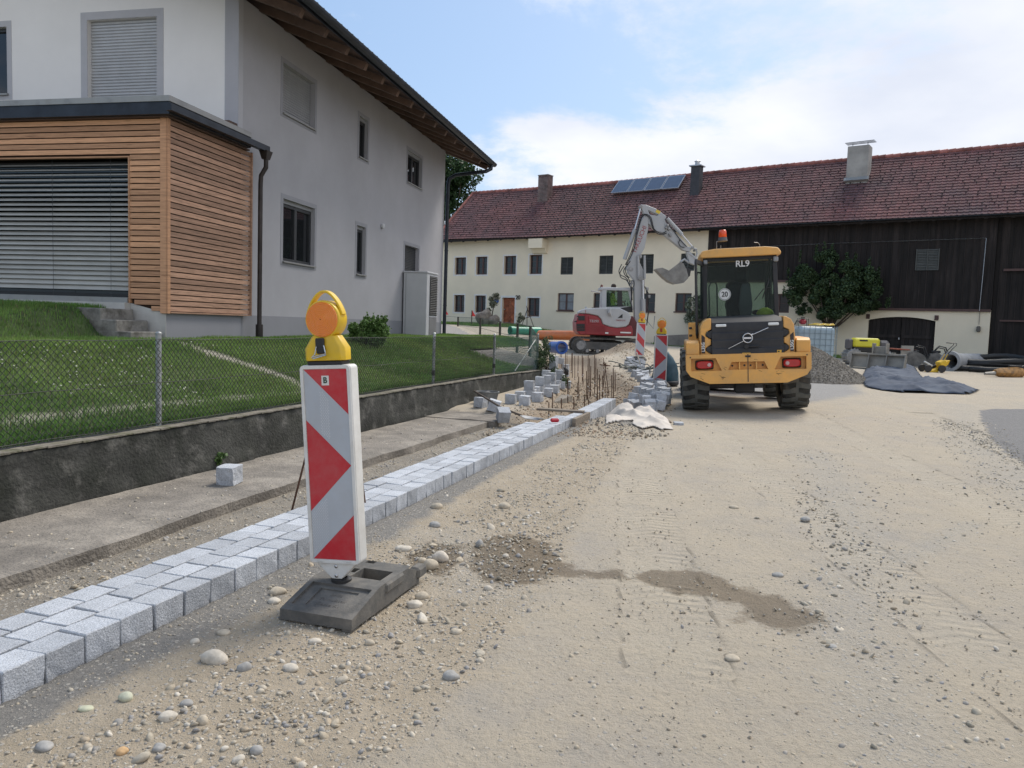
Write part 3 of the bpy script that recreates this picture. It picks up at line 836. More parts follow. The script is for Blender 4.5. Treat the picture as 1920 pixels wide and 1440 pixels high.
def bare(x, y):
    d1 = line_dist(x, y, PATHL); d2 = line_dist(x, y, PATHW)
    n = fbm(x, y, 2.5, 4, 33)
    return np.maximum(np.clip(1-(d1-.0)/.15+n*2.2, 0, 1), .75*np.clip(1-(d2-.01)/.13+n*1.6, 0, 1))
lawn = arr_mesh('lawn', np.stack([lx, ly, lawn_z(lx, ly)], 1), F, None, smooth=True)
bv = bare(lx, ly); a_ = lawn.data.attributes.new('bare', 'FLOAT', 'POINT'); a_.data.foreach_set('value', bv.astype(np.float32))
lm = mat('lawn_soil', (.060,.085,.028), .95, var=.3, vs=3, bump=.4, bs=60)
nn = lm.node_tree.nodes; lk = lm.node_tree.links.new
a = nn.new('ShaderNodeAttribute'); a.attribute_name = 'bare'; mx = nn.new('ShaderNodeMixRGB')
src = nn['Principled BSDF'].inputs['Base Color'].links[0].from_socket
lk(a.outputs['Fac'], mx.inputs[0]); lk(src, mx.inputs[1]); mx.inputs[2].default_value = (.27,.25,.205,1); lk(mx.outputs[0], nn['Principled BSDF'].inputs['Base Color'])
lawn.data.materials.clear(); lawn.data.materials.append(lm); struct(lawn)

# grass blades
grass_m = attr_mat('grass_blade', rough=.65, bump=0, nv=.05, trans=.25, spec=.25)
def blades(name, x, y, z, h, wd, cols, label, seed=1, lean=.5):
    r_ = np.random.RandomState(seed); n = len(x)
    a = r_.uniform(0, 2*PI, n); la = r_.uniform(0, 2*PI, n); ln = r_.uniform(.1, 1, n)*lean*h
    b0 = np.stack([x-np.cos(a)*wd, y-np.sin(a)*wd, z-.01], 1); b1 = np.stack([x+np.cos(a)*wd, y+np.sin(a)*wd, z-.01], 1)
    m0 = np.stack([x-np.cos(a)*wd*.7+np.cos(la)*ln*.35, y-np.sin(a)*wd*.7+np.sin(la)*ln*.35, z+h*.6], 1)
    m1 = np.stack([x+np.cos(a)*wd*.7+np.cos(la)*ln*.35, y+np.sin(a)*wd*.7+np.sin(la)*ln*.35, z+h*.6], 1)
    tp = np.stack([x+np.cos(la)*ln, y+np.sin(la)*ln, z+h], 1)
    V = np.stack([b0, b1, m1, m0, tp], 1).reshape(-1, 3)
    i = np.arange(n)*5
    F = np.concatenate([np.stack([i, i+1, i+2], 1), np.stack([i, i+2, i+3], 1), np.stack([i+3, i+2, i+4], 1)])
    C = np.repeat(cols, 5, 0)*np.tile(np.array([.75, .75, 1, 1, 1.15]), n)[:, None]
    o = arr_mesh(name, V, F, grass_m, col=C)
    return tag(o, label, 'grass', kind='stuff')
def grass_cols(n, x, y, seed=4):
    r_ = np.random.RandomState(seed); k = r_.uniform(0, 1, (n, 1))
    v = vnoise(x, y, .9, 40)[:, None]; v2 = vnoise(x, y, 3.5, 41)[:, None]
    c = (1-v)*np.array([[.070,.145,.032]])+v*np.array([[.150,.220,.055]])
    c = c*(.70+.6*k)*(.75+.5*v2)*1.48
    dry = (r_.uniform(0, 1, n) < .06)
    c[dry] = np.array([.28,.25,.12])*r_.uniform(.6, 1, (dry.sum(), 1))
    return c
r_ = np.random.RandomState(8)
n0 = 520000
gxx = r_.uniform(-9.5, 1.2, n0); gyy = 2.5+23*r_.uniform(0, 1, n0)**1.25
k_ = on_lawn(gxx, gyy)
hx_ = (gxx-HC.x)*HN.x+(gyy-HC.y)*HN.y; hy_ = (gxx-HC.x)*HU.x+(gyy-HC.y)*HU.y
k_ &= ~((hx_ < .12) & (hy_ > -2.05)) & (gxx > -.72*gyy-1.0)
k_ &= r_.uniform(0, 1, n0) > bare(gxx, gyy)*1.1
gxx, gyy = gxx[k_], gyy[k_]
Lq = gxx*.9532-gyy*.3024
h_ = r_.uniform(.025, .055, len(gxx))*(1+.8*vnoise(gxx, gyy, 1.3, 44)) + .05*(1-S((-Lq-4.96)/.22))*r_.uniform(.2, 1, len(gxx))
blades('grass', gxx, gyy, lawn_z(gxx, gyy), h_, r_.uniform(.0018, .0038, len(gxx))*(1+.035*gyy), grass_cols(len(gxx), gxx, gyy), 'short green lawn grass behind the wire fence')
# clover heads
r_ = np.random.RandomState(18); n0 = 2600
cx_ = r_.uniform(-8, -1, n0); cy_ = r_.uniform(4, 11, n0)
k_ = on_lawn(cx_, cy_) & (vnoise(cx_, cy_, .9, 50)*vnoise(cx_, cy_, .5, 51) > .27)
Lq = cx_*.9532-cy_*.3024; k_ &= (Lq > -7.4) & (Lq < -5.3)
cx_, cy_ = cx_[k_], cy_[k_]
o = scatter('clover_flowers', cx_, cy_, lawn_z(cx_, cy_)+.062, r_.uniform(.007, .012, len(cx_)), ico_variants(1, 3, .8, 2), attr_mat('clover', .8, 0), np.tile([[.50,.50,.40]], (len(cx_), 1)))
tag(o, 'white clover heads dotted through the lawn', 'flowers', kind='stuff')
# grass tufts on the green verges by the barn and farmhouse
r_ = np.random.RandomState(28); n0 = 60000
bs2 = r_.uniform(-6.5, 24, n0); bd2 = r_.uniform(.05, 6.0, n0)
px_ = BO.x+BX.x*bs2-BN.x*bd2; py_ = BO.y+BX.y*bs2-BN.y*bd2
g_ = np.where(bs2 < 3.2, np.clip((5.0+1.5*vnoise(px_, py_, .5, 3)-bd2)/.8, 0, 1), np.clip((2.0+1.8*vnoise(px_, py_, .6, 4)-bd2)/.7, 0, 1)*(bs2 > 9.5))
k_ = (g_ > .5) & (vnoise(px_, py_, 1.2, 60) > .33)
px_, py_ = px_[k_], py_[k_]
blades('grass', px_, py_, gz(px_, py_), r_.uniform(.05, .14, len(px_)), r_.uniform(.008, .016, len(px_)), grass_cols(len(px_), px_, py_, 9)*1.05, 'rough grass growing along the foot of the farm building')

# ---------------------------------------------------------------- wire fence on the wall
galv = mat('galvanised_steel', (.40,.42,.42), .5, .6, var=.15, vs=14, bump=.1, bs=90, col2=(.24,.25,.25), c2s=8)
wire_m = mat('fence_wire', (.035,.038,.034), .7, .0, var=.1)
gwire_m = mat('green_fence_wire', (.07,.13,.11), .5, 0, var=.1)
def wire_net(name, t0, t1, z0, z1, m, parent, cell=.05, r=.0021, L=-4.87):
    mb = MB(); c_ = cell/2; n = int((t1-t0)/c_); hh = c_
    nz_ = int((z1-z0)/hh)
    for i in range(n):
        pts = []
        for j in range(nz_+1):
            tt = t0+(i if (j+i) % 2 == 0 else i+1)*c_
            sag = .006*math.sin(tt*3)+.003*math.sin(j*.7)
            pts.append(LT(L+(.002 if (i+j) % 2 else -.002)+sag, min(tt, t1), z0+j*hh))
        mb.tube(pts, r, 3, cap=False)
    # the other half of each diamond: mirrored zigzag shares its bends with the neighbour
    return mb.build(name, m, parent)
fence = thing('chain_link_fence', 'low wire mesh fence with grey steel posts on top of the garden wall', 'fence', (0, 0, 0))
zb, ztp = .40, 1.155
def post_t(px): # along-wall position of a post foot from the survey
    d = on_plane(px, 790-(px-302)*.155, LT(-4.87, 0), WL); return d.dot(WT)
posts = [post_t(302), post_t(815), post_t(928)]
tm = (posts[0]+posts[1])/2
wire_net('wire_mesh', .8, posts[2], zb, ztp-.02, wire_m, fence, .054, .0034)
wire_net('wire_mesh', posts[2], 17.3, zb-.02, ztp-.03, gwire_m, fence, .05, .0031).__setitem__('label', 'green wire mesh')
for zz_w in (ztp-.02, (zb+ztp)/2-.01, zb+.02):
    mb = MB(); pts = [LT(-4.866+.003*math.sin(i), .8+i*(16.5/90), zz_w-.008*abs(math.sin(i*.5))) for i in range(91)]
    mb.tube(pts, .0028, 4); mb.build('tension_wire', wire_m, fence)
for i, t in enumerate(posts+[17.3]):
    mb = MB(); r0 = .024 if i < 3 else .02
    mb.lathe([(r0, -.1), (r0, .80), (r0*1.12, .80), (r0*1.1, .815), (r0*.6, .826), (.001, .83)], 14, LT(-4.895, t, .37 if i < 2 else .35))
    po = mb.build('post', galv, fence, autosm=40)
    if i == 1 or i == 2:
        mb = MB(); mb.lathe([(r0*1.25, -.1), (r0*1.25, -.02)], 12, LT(-4.895, t, .62)); mb.build('clamp', wire_m, po)
mb = MB(); mb.tube([LT(-4.93, 17.25, 1.05), LT(-4.93, 15.7, .38)], .015, 8); mb.build('brace', galv, fence)

# granite setts of the kerb -------------------------------------------------
def sett_mesh(d, seed, cham=.006, roughn=.004, sub=7):
    """a split granite block: a subdivided cube with rough faces and worn edges"""
    r_ = np.random.RandomState(seed)
    bm = bmesh.new(); bmesh.ops.create_cube(bm, size=1)
    bmesh.ops.bevel(bm, geom=bm.edges[:], offset=.018, segments=1, affect='EDGES')
    bmesh.ops.subdivide_edges(bm, edges=bm.edges[:], cuts=sub//2, use_grid_fill=True)
    V = np.array([v.co[:] for v in bm.verts])
    k = r_.normal(size=(3,))*.5
    sk = r_.uniform(-.02, .02, 6)
    W = V.copy()
    W[:, 0] += sk[0]*V[:, 2]*2+sk[1]*V[:, 1]; W[:, 1] += sk[2]*V[:, 2]*2+sk[3]*V[:, 0]; W[:, 2] += sk[4]*V[:, 0]*.6+sk[5]*V[:, 1]*.6
    W *= np.array(d)
    u = V*7+seed*3.1
    for ax in range(3):
        o_x = [j for j in range(3) if j != ax]
        f = np.abs(V[:, ax]) > .475
        disp = fbm(u[:, o_x[0]], u[:, o_x[1]]+ax*9, .45, 3, seed % 97)*roughn*(4.5 if not (ax == 2) else 1.5)
        W[:, ax] += np.where(f, disp*np.sign(V[:, ax]), 0)
    for v, c in zip(bm.verts, W): v.co = c
    me = bpy.data.meshes.new('sett'); bm.to_mesh(me); bm.free()
    me.materials.append(granite)
    return me
def granite_mat():
    m = bpy.data.materials.new('granite'); m.use_nodes = True; nn = m.node_tree.nodes; lk = m.node_tree.links.new
    p = nn['Principled BSDF']; p.inputs['Roughness'].default_value = .82; p.inputs['Specular IOR Level'].default_value = .35
    tc = nn.new('ShaderNodeTexCoord')
    v1 = nn.new('ShaderNodeTexVoronoi'); v1.inputs['Scale'].default_value = 420; lk(tc.outputs['Object'], v1.inputs['Vector'])
    sc_ = nn.new('ShaderNodeSeparateColor'); lk(v1.outputs['Color'], sc_.inputs[0])
    r1 = nn.new('ShaderNodeValToRGB'); e = r1.color_ramp.elements; r1.color_ramp.interpolation = 'CONSTANT'
    e[0].position = 0; e[0].color = (.225,.235,.245,1); e[1].position = .14; e[1].color = (.38,.40,.43,1)
    e2 = r1.color_ramp.elements.new(.5); e2.color = (.455,.475,.505,1); e3 = r1.color_ramp.elements.new(.8); e3.color = (.53,.55,.58,1)
    lk(sc_.outputs[0], r1.inputs[0])
    nz = nn.new('ShaderNodeTexNoise'); nz.inputs['Scale'].default_value = 9; nz.inputs['Detail'].default_value = 6; lk(tc.outputs['Object'], nz.inputs['Vector'])
    mr = nn.new('ShaderNodeMapRange'); mr.inputs[1].default_value = .3; mr.inputs[2].default_value = .7; mr.inputs[3].default_value = .86; mr.inputs[4].default_value = 1.12; lk(nz.outputs['Fac'], mr.inputs[0])
    oi = nn.new('ShaderNodeObjectInfo'); m2 = nn.new('ShaderNodeMapRange'); m2.inputs[3].default_value = .88; m2.inputs[4].default_value = 1.22; lk(oi.outputs['Random'], m2.inputs[0])
    ml = nn.new('ShaderNodeMath'); ml.operation = 'MULTIPLY'; lk(mr.outputs[0], ml.inputs[0]); lk(m2.outputs[0], ml.inputs[1])
    vs_ = nn.new('ShaderNodeVectorMath'); vs_.operation = 'SCALE'; lk(r1.outputs[0], vs_.inputs[0]); lk(ml.outputs[0], vs_.inputs['Scale']); lk(vs_.outputs[0], p.inputs['Base Color'])
    nb = nn.new('ShaderNodeTexNoise'); nb.inputs['Scale'].default_value = 110; nb.inputs['Detail'].default_value = 6; lk(tc.outputs['Object'], nb.inputs['Vector'])
    b = nn.new('ShaderNodeBump'); b.inputs['Strength'].default_value = .8; b.inputs['Distance'].default_value = .006; lk(nb.outputs['Fac'], b.inputs['Height']); lk(b.outputs[0], p.inputs['Normal'])
    return m
granite = granite_mat()
ROWS = [(-2.420-.0735, 'outer row', .24, 1.0), (-2.420-.0735-.147, 'middle row', .16, 0), (-2.420-.0735-.294, 'inner row', .16, 0)]
top_z = .10
variants = [sett_mesh((.150, .172, .205), 40+i, roughn=.0028) for i in range(7)]
slab_v = [sett_mesh((.142, .156, .14), 60+i, roughn=.0018) for i in range(7)]
rk = random.Random(5)
for ri, (Lc, nm, hgt, _) in enumerate(ROWS):
    t = CURB_T0+ri*.06
    while t < CURB_T1-.1:
        step = rk.uniform(.165, .185) if ri == 0 else rk.uniform(.155, .185)
        ln = step-(.007 if rk.random() > .3 else .012)
        tcen = t+step/2
        if ri == 2 and tcen > 9.7: break
        if ri == 1 and tcen > 10.7: break
        if ri == 2 and 4.35 < tcen < 4.5: t += step; continue
        me = (variants if ri == 0 else slab_v)[rk.randrange(7)]
        o = bpy.data.objects.new('granite_sett', me); COL.objects.link(o)
        zc = top_z+rk.uniform(-.003, .003)-(.205/2 if ri == 0 else .07)
        # the kerb runs straight; tiny offsets per block
        o.location = LT(Lc+rk.uniform(-.002, .002), tcen, zc)
        o.rotation_euler = (rk.uniform(-.012, .012), rk.uniform(-.012, .012), YAW_W+rk.uniform(-.01, .01)+(PI if rk.random() > .5 else 0))
        o.scale = (.147/.150*rk.uniform(.935, .96) if ri == 0 else 1.0*rk.uniform(.945, .97), ln/(.172 if ri == 0 else .156), 1)
        tag(o, 'pale grey granite sett laid in the %s of the new kerb' % {0: 'outer road side row', 1: 'middle row', 2: 'inner garden side row'}[ri], 'paving sett', 'granite setts in the %s of the kerb' % nm)
        t += step
# sand and mortar bed under the kerb
mb = MB(); mb.bx(0, 0, 0, 0, 0, 0)
mb = MB()
mb.prism([LT(-2.90, .7, -.16), LT(-2.90, .7, .062), LT(-2.47, .7, .062), LT(-2.43, .7, -.16)], WT*(9.2))
mb.prism([LT(-2.76, 9.9, -.16), LT(-2.76, 9.9, .062), LT(-2.47, 9.9, .062), LT(-2.43, 9.9, -.16)], WT*(1.15))
bed = mb.build('mortar_bed', mat('mortar', (.17,.165,.155), .95, var=.2, vs=20, bump=.6, bs=90)); struct(bed)
# ---------------------------------------------------------------- modern house (left)
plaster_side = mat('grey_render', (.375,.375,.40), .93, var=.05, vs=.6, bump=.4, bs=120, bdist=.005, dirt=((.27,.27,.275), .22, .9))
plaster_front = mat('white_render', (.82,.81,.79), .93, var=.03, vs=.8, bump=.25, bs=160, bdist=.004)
stripe_m = mat('stripe_render', (.43,.435,.465), .93, var=.03, vs=2, bump=.2, bs=160, bdist=.003)
plinth_m = mat('plinth_render', (.25,.255,.28), .93, var=.04, vs=1, bump=.25, bs=120, bdist=.004)
trimf_m = mat('front_surround_paint', (.46,.465,.49), .9, var=.03)
trimg_m = mat('window_surround_paint', (.28,.285,.31), .9, var=.03)
shut_m = mat('shutter_slats', (.30,.31,.32), .5, .3, var=.05)
shutl_m = mat('light_shutter_slats', (.46,.47,.48), .5, .2, var=.05)
dark_fr = mat('anthracite_frame', (.035,.038,.042), .45, 0, var=.1)
glass_d = glass_mat('window_glass', (.012,.014,.016), .03)
roofw_m = mat('brown_soffit_boards', (.095,.058,.046), .75, var=.15, vs=3, bump=.2, bs=30, tint=.25, stretch=(1, 6, 1))
beam_m = mat('brown_beam', (.13,.082,.062), .7, var=.15, vs=4, tint=.2)
gut_m = mat('dark_gutter_metal', (.028,.034,.045), .45, .5, var=.2)
copper_m = mat('brown_downpipe', (.038,.032,.030), .5, .4, var=.3, vs=5)
tile_d = mat('dark_roof_tile', (.045,.045,.05), .7, var=.2, vs=6)
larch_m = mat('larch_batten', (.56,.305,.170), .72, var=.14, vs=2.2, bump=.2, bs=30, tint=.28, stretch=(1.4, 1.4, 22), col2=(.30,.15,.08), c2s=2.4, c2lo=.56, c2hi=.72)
larch2_m = mat('dark_larch_batten', (.36,.215,.145), .78, var=.16, vs=2.2, bump=.2, bs=30, tint=.30, stretch=(1.4, 1.4, 22), col2=(.19,.115,.075), c2s=2.4, c2lo=.52, c2hi=.7)  # darker larch tone for the side of the bay and its trim
larch_dark = mat('batten_backing', (.05,.028,.018), .9)
zinc_m = mat('zinc_flashing', (.34,.34,.33), .5, .5, var=.2, vs=3, col2=(.24,.23,.21), c2s=3, c2lo=.45, c2hi=.7)
blind_m = mat('grey_blind_slats', (.40,.40,.375), .5, .0, var=.05, tint=.06)
stepc_m = mat('step_concrete', (.23,.22,.20), .92, var=.25, vs=5, bump=.5, bs=50, col2=(.10,.095,.08), c2s=6)
white_m = mat('white_enamel', (.50,.51,.53), .45, var=.03)

house = thing('house', 'two storey grey and white rendered house with larch clad bay and brown eaves', 'house', (HC.x, HC.y, 0), YAW_H)
HL = 11.45      # length of the side wall
def hs(px, py):  # survey pixel -> (along, z) on the side wall
    p = on_plane(px, py, HC, HN); return (p-HC).dot(HU), p.z
def hf(px, py, off=0.0):  # on the front wall plane (x to the left is negative)
    q = HC-HU*off; p = on_plane(px, py, q, HU); return (p-HC).dot(HN), p.z

def wall_with_holes(mb, fn, u0, u1, z0, z1, holes, depth):
    """wall sheet with rectangular openings; fn(u, z, d) -> point, d = depth behind the face"""
    us = sorted(set([u0, u1]+[h[0] for h in holes]+[h[1] for h in holes]))
    zs = sorted(set([z0, z1]+[h[2] for h in holes]+[h[3] for h in holes]))
    for a, b in zip(us, us[1:]):
        for c, d in zip(zs, zs[1:]):
            if any(h[0]-1e-6 <= a and b <= h[1]+1e-6 and h[2]-1e-6 <= c and d <= h[3]+1e-6 for h in holes): continue
            mb.poly([fn(a, c, 0), fn(b, c, 0), fn(b, d, 0), fn(a, d, 0)])
    for h in holes:
        a, b, c, d = h[:4]
        for q in (((a,c),(a,d)), ((a,d),(b,d)), ((b,d),(b,c)), ((b,c),(a,c))):
            (p1, q1), (p2, q2) = q
            mb.poly([fn(p1, q1, 0), fn(p2, q2, 0), fn(p2, q2, depth), fn(p1, q1, depth)])
def side_fn(u, z, d): return Vector((-d, u, z))
def front_fn(u, z, d): return Vector((u, d, z))
z_pl = 1.37
# openings of the side wall: (y0, y1, z0, z1)
SW = [(1.47, 2.74, 5.13, 6.02, 'shutter'), (4.93, 5.42, 5.08, 5.98, 'narrow'), (8.12, 9.28, 5.10, 5.93, 'glass'),
      (1.52, 2.80, 2.42, 3.57, 'big'), (4.90, 5.40, 2.42, 3.52, 'narrow'), (8.05, 9.20, 2.30, 3.42, 'blind')]
mb = MB()
wall_with_holes(mb, side_fn, 0, HL, z_pl, 6.62, [s_[:4] for s_ in SW], .16)
mb.poly([(-.001, HL, .6), (-.001, HL, 6.62), (-9, HL, 6.62), (-9, HL, .6)])
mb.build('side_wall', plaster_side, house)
mb = MB(); mb.bx(-.3, .008, 0.005, HL+.006, .5, z_pl-.001); mb.build('plinth', plinth_m, house)
FW = []
x0, z1 = hf(163.5, 38); x1, _ = hf(294, 38)
FW.append((x0, x1, 3.9, z1)); 
xl, zl_ = hf(12.5, 50); _, zb_ = hf(12.5, 176)
FW.append((xl-1.3, xl, zb_, zl_))
mb = MB(); wall_with_holes(mb, front_fn, -9, 0, .6, 6.6, FW, .15)
mb.poly([(-9, 0, 6.6), (0, 0, 6.6), (-4.5, 0, 8.1)])
mb.build('front_wall', plaster_front, house)
# interior blocker behind the openings
mb = MB(); mb.bx(-8.8, -.5, .5, HL-.3, .6, 6.5); mb.build('inner_core', mat('dark_room', (.02,.02,.022), .9), house)
mb = MB()   # painted corner bands
xa, _ = hf(422, 100); mb.bx(xa, -.002, -.006, -.0005, 4.3, 6.6); mb.bx(.0005, .006, -.006, .13, 1.5, 6.6)
mb.build('corner_band', stripe_m, house)
def ring(mb, fn, a, b, c, d, wd, th, bottom=True):
    for q in ((a-wd, b+wd, d, d+wd), (a-wd, a, c, d), (b, b+wd, c, d)) + (((a-wd, b+wd, c-wd, c),) if bottom else ()):
        p = [fn(q[0], q[2], -.0005), fn(q[1], q[2], -.0005), fn(q[1], q[3], -.0005), fn(q[0], q[3], -.0005)]
        mb.prism(p, fn(0, 0, -th)-fn(0, 0, 0))
def slats(mb, fn, a, b, c, d, dep, pitch=.045, th=.012):
    z = c
    while z < d-.01:
        e = min(z+pitch, d); mb.t = rnd.random()
        P = [fn(a, z, dep), fn(a, z+pitch*.25, dep-th), fn(a, e-pitch*.25, dep-th), fn(a, e, dep)]
        Q = [fn(b, z, dep), fn(b, z+pitch*.25, dep-th), fn(b, e-pitch*.25, dep-th), fn(b, e, dep)]
        for k in range(3): mb.poly([P[k], Q[k], Q[k+1], P[k+1]])
        z = e
def sash(parent, fn, a, b, c, d, dep, mid=True, fm=None, gm=None, fw=.06, cols=1, rows=1, nm='window'):
    fm = fm or dark_fr; gm = gm or glass_d
    mb = MB(); T = fn(0, 0, -.05)-fn(0, 0, 0)
    def bar(u0, u1, z0, z1): mb.prism([fn(u0, z0, dep), fn(u1, z0, dep), fn(u1, z1, dep), fn(u0, z1, dep)], T)
    bar(a, a+fw, c, d); bar(b-fw, b, c, d); bar(a+fw, b-fw, c, c+fw); bar(a+fw, b-fw, d-fw, d)
    if mid: m_ = (a+b)/2; bar(m_-fw*.8, m_+fw*.8, c+fw, d-fw)
    if cols*rows > 1:
        T = fn(0, 0, -.02)-fn(0, 0, 0)
        for i in range(1, rows):
            z = c+(d-c)*i/rows; bar(a+fw, b-fw, z-.012, z+.012)
        
    w_ = mb.build(nm, fm, parent)
    mb = MB(); mb.poly([fn(a+.01, c+.01, dep-.012), fn(b-.01, c+.01, dep-.012), fn(b-.01, d-.01, dep-.012), fn(a+.01, d-.01, dep-.012)])
    mb.build('pane', gm, w_)
    return w_
for i, (a, b, c, d, kd) in enumerate(SW):
    mb = MB(); ring(mb, side_fn, a, b, c, d, .085, .006); mb.build('window_surround', trimg_m, house)
    if kd in ('shutter', 'blind'):
        mb = MB(); slats(mb, side_fn, a, b, c, d, .11, .045); o = mb.build('roller_shutter', shut_m if kd == 'shutter' else dark_fr, house)
    else:
        sash(house, side_fn, a, b, c, d-.07, .13, kd in ('big', 'glass'))
        mb = MB(); mb.prism([side_fn(a, d-.07, .12), side_fn(b, d-.07, .12), side_fn(b, d, .12), side_fn(a, d, .12)], (.06, 0, 0)); mb.build('shutter_box', shut_m, house)
    mb = MB(); mb.prism([side_fn(a-.02, c-.025, .14), side_fn(a-.02, c, .14), side_fn(a-.02, c-.012, -.045), side_fn(a-.02, c-.037, -.045)], (0, b-a+.04, 0)); mb.build('window_sill', zinc_m, house)
a, b, c, d = FW[0]
mb = MB(); ring(mb, front_fn, a, b, c, d, .13, .006, False); mb.build('window_surround', trimf_m, house)
mb = MB(); slats(mb, front_fn, a, b, c, d, .10, .052, .016); mb.build('roller_shutter', shutl_m, house, label='light grey roller shutter closed over the balcony door')
mb = MB(); mb.prism([front_fn(a, d-.06, .09), front_fn(b, d-.06, .09), front_fn(b, d, .09), front_fn(a, d, .09)], (0, .05, 0)); mb.build('shutter_box', shut_m, house)
a, b, c, d = FW[1]
mb = MB(); ring(mb, front_fn, a, b, c, d, .10, .006); mb.build('window_surround', trimf_m, house)
sash(house, front_fn, a, b, c, d, .12)
mb = MB(); mb.bx(a-.02, b+.03, -.05, .1, c-.03, c); mb.build('window_sill', zinc_m, house)
# small outlet box on the wall
u_, z_ = hs(715, 424)
mb = MB(); mb.box((.04, u_, z_), (.08, .09, .12), bev=.02); mb.build('wall_fixture', white_m, house)

# roof: soffit boards, rafters, tiles, gutter
XE, ZE = 1.36, 6.10          # outer eave, underside
Y0R, Y1R = -1.2, HL+.45
sl = (6.62-ZE)/XE
def uz(x): return ZE+(XE-x)*sl
mb = MB(); y = Y0R; 
mb2 = MB()
x = XE-.02
while x > -4.4:
    mb.t = rnd.random()
    x2 = x-.14
    mb.prism([(x, Y0R, uz(x)+.15), (x2+.004, Y0R, uz(x2)+.15), (x2+.004, Y0R, uz(x2)+.172), (x, Y0R, uz(x)+.172)], (0, Y1R-Y0R, 0))
    x = x2
soff = mb.build('soffit', roofw_m, house)
y = Y0R+.1
while y < Y1R:
    mb = MB(); mb.t = rnd.random()
    # rafter tail with a shaped end
    P = [(-1.0, y, uz(-1.0)-.02), (XE-.45, y, uz(XE-.45)-.02), (XE-.16, y, uz(XE)+.03), (XE-.10, y, uz(XE)+.149), (-1.0, y, uz(-1.0)+.149)]
    mb.prism(P, (0, .11, 0)); mb.build('rafter', beam_m, house)
    y += .86
mb = MB(); mb.prism([(XE, Y0R, ZE+.173), (-4.6, Y0R, uz(-4.6)+.173), (-4.6, Y0R, uz(-4.6)+.30), (XE, Y0R, ZE+.29)], (0, Y1R-Y0R, 0))
mb.prism([(-4.6, Y0R, uz(-4.6)+.173), (-10.2, Y0R, uz(1.0)+.1), (-10.2, Y0R, uz(1.0)+.22), (-4.6, Y0R, uz(-4.6)+.30)], (0, Y1R-Y0R, 0))
roof = mb.build('roof', tile_d, house)
mb = MB()
yy = Y0R
while yy < Y1R:
    mb.cyl((XE-.01, yy+.11, ZE+.27), (XE-1.2, yy+.11, uz(XE-1.2)+.27), .085, 8)
    yy += .23
mb.build('eave_tile', tile_d, roof)
mb = MB()   # barge board on the far gable
mb.prism([(XE+.02, Y1R, ZE+.05), (XE+.02, Y1R, ZE+.30), (-4.6, Y1R, uz(-4.6)+.31), (-4.6, Y1R, uz(-4.6)+.06)], (0, .035, 0))
mb.build('barge_board', beam_m, roof); mb = MB(); mb.prism([(XE+.02, Y0R-.036, ZE+.05), (XE+.02, Y0R-.036, ZE+.30), (-4.6, Y0R-.036, uz(-4.6)+.31), (-4.6, Y0R-.036, uz(-4.6)+.06)], (0, .035, 0))
mb.build('barge_board', beam_m, roof)
# purlins showing under the front gable
for xp in (-.09, -4.5):
    mb = MB(); mb.prism([(xp-.09, Y0R+.25, uz(xp)-.05), (xp-.09, Y0R+.05, uz(xp)+.04), (xp-.09, Y0R+.05, uz(xp)+.148), (xp-.09, 0, uz(xp)+.148), (xp-.09, 0, uz(xp)-.10), (xp-.09, Y0R+.35, uz(xp)-.10)], (.18, 0, 0)); mb.build('purlin', beam_m, house)
mb = MB()   # half-round gutter
gp = []
for k in range(9):
    a_g = PI+PI*k/8; gp.append((XE+.085+.085*math.cos(a_g), ZE+.21+.095*math.sin(a_g)))
gp2 = [(XE+.085+(q[0]-XE-.085)*.9, ZE+.21+(q[1]-ZE-.21)*.9) for q in gp][::-1]
mb.prism([(q[0], Y0R, q[1]) for q in gp+gp2], (0, Y1R-Y0R+.02, 0))
gut = mb.build('gutter', gut_m, house, autosm=40)
mb = MB(); mb.bx(XE+.001, XE+.014, Y0R, Y1R, ZE+.10, ZE+.31); mb.build('fascia', gut_m, house)
mb = MB(); yg = Y1R-.30
mb.tube([(XE+.075, yg, ZE+.12), (XE+.07, yg-.02, ZE+.0), (XE-.05, yg-.15, ZE-.10), (.30, HL+.16, 5.93), (.12, HL+.08, 5.80), (.085, HL+.07, 5.6), (.085, HL+.07, .85)], .055, 10)
for z_ in (5.3, 3.6, 1.9): mb.lathe([(.064, -.02), (.064, .02)], 10, (.085, HL+.07, z_))
mb.build('downpipe', gut_m, house, autosm=40)

# larch clad bay ---------------------------------------------------------
BYF = -2.0; BXR = .10
pB = on_plane(303, 590, HC, HN)
yb = (pB-HC).dot(HU); BYF = yb-.02
bz0, bz1 = 1.36, 4.12
ux, oz1 = hf(238, 295, -BYF); _, oz0 = hf(238, 565, -BYF)
OX1, OX0, OZ0, OZ1 = ux, -8.2, oz0, oz1
mb = MB()     # backing
mb.bx(OX1+.03, BXR-.04, BYF+.05, -.01, bz0+.02, bz1); mb.bx(-9, OX1+.02, BYF+.05, BYF+.20, OZ1+.02, bz1); mb.bx(-9, OX1+.02, -.3, -.01, 1.5, bz1)
bayb = mb.build('bay', larch_dark, house)
mb = MB(); z = bz0+.03
pc = .083
while z < bz1-.02:
    mb.t = rnd.random(); zz2 = z+pc-.016
    xr = BXR-.105
    if z > OZ1: segs = [(-9.0, -5.6), (-5.595, xr)]
    else: segs = [(OX1+.045, xr)]
    for (sa, sb) in segs:
        mb.t = rnd.random()
        if sb == xr and z < OZ0 - .02:      # lower corner cut by the stair stringer
            cut = OX1+.045+(OZ0-.02-z)*(xr-OX1)/ (OZ0-bz0)*.95
            sa = min(max(sa, cut), xr-.05)
        mb.prism([(sa, BYF+.05, z+.012), (sa, BYF+.002, z), (sa, BYF+.002, zz2), (sa, BYF+.05, zz2)], (sb-sa, 0, 0))
    z += pc
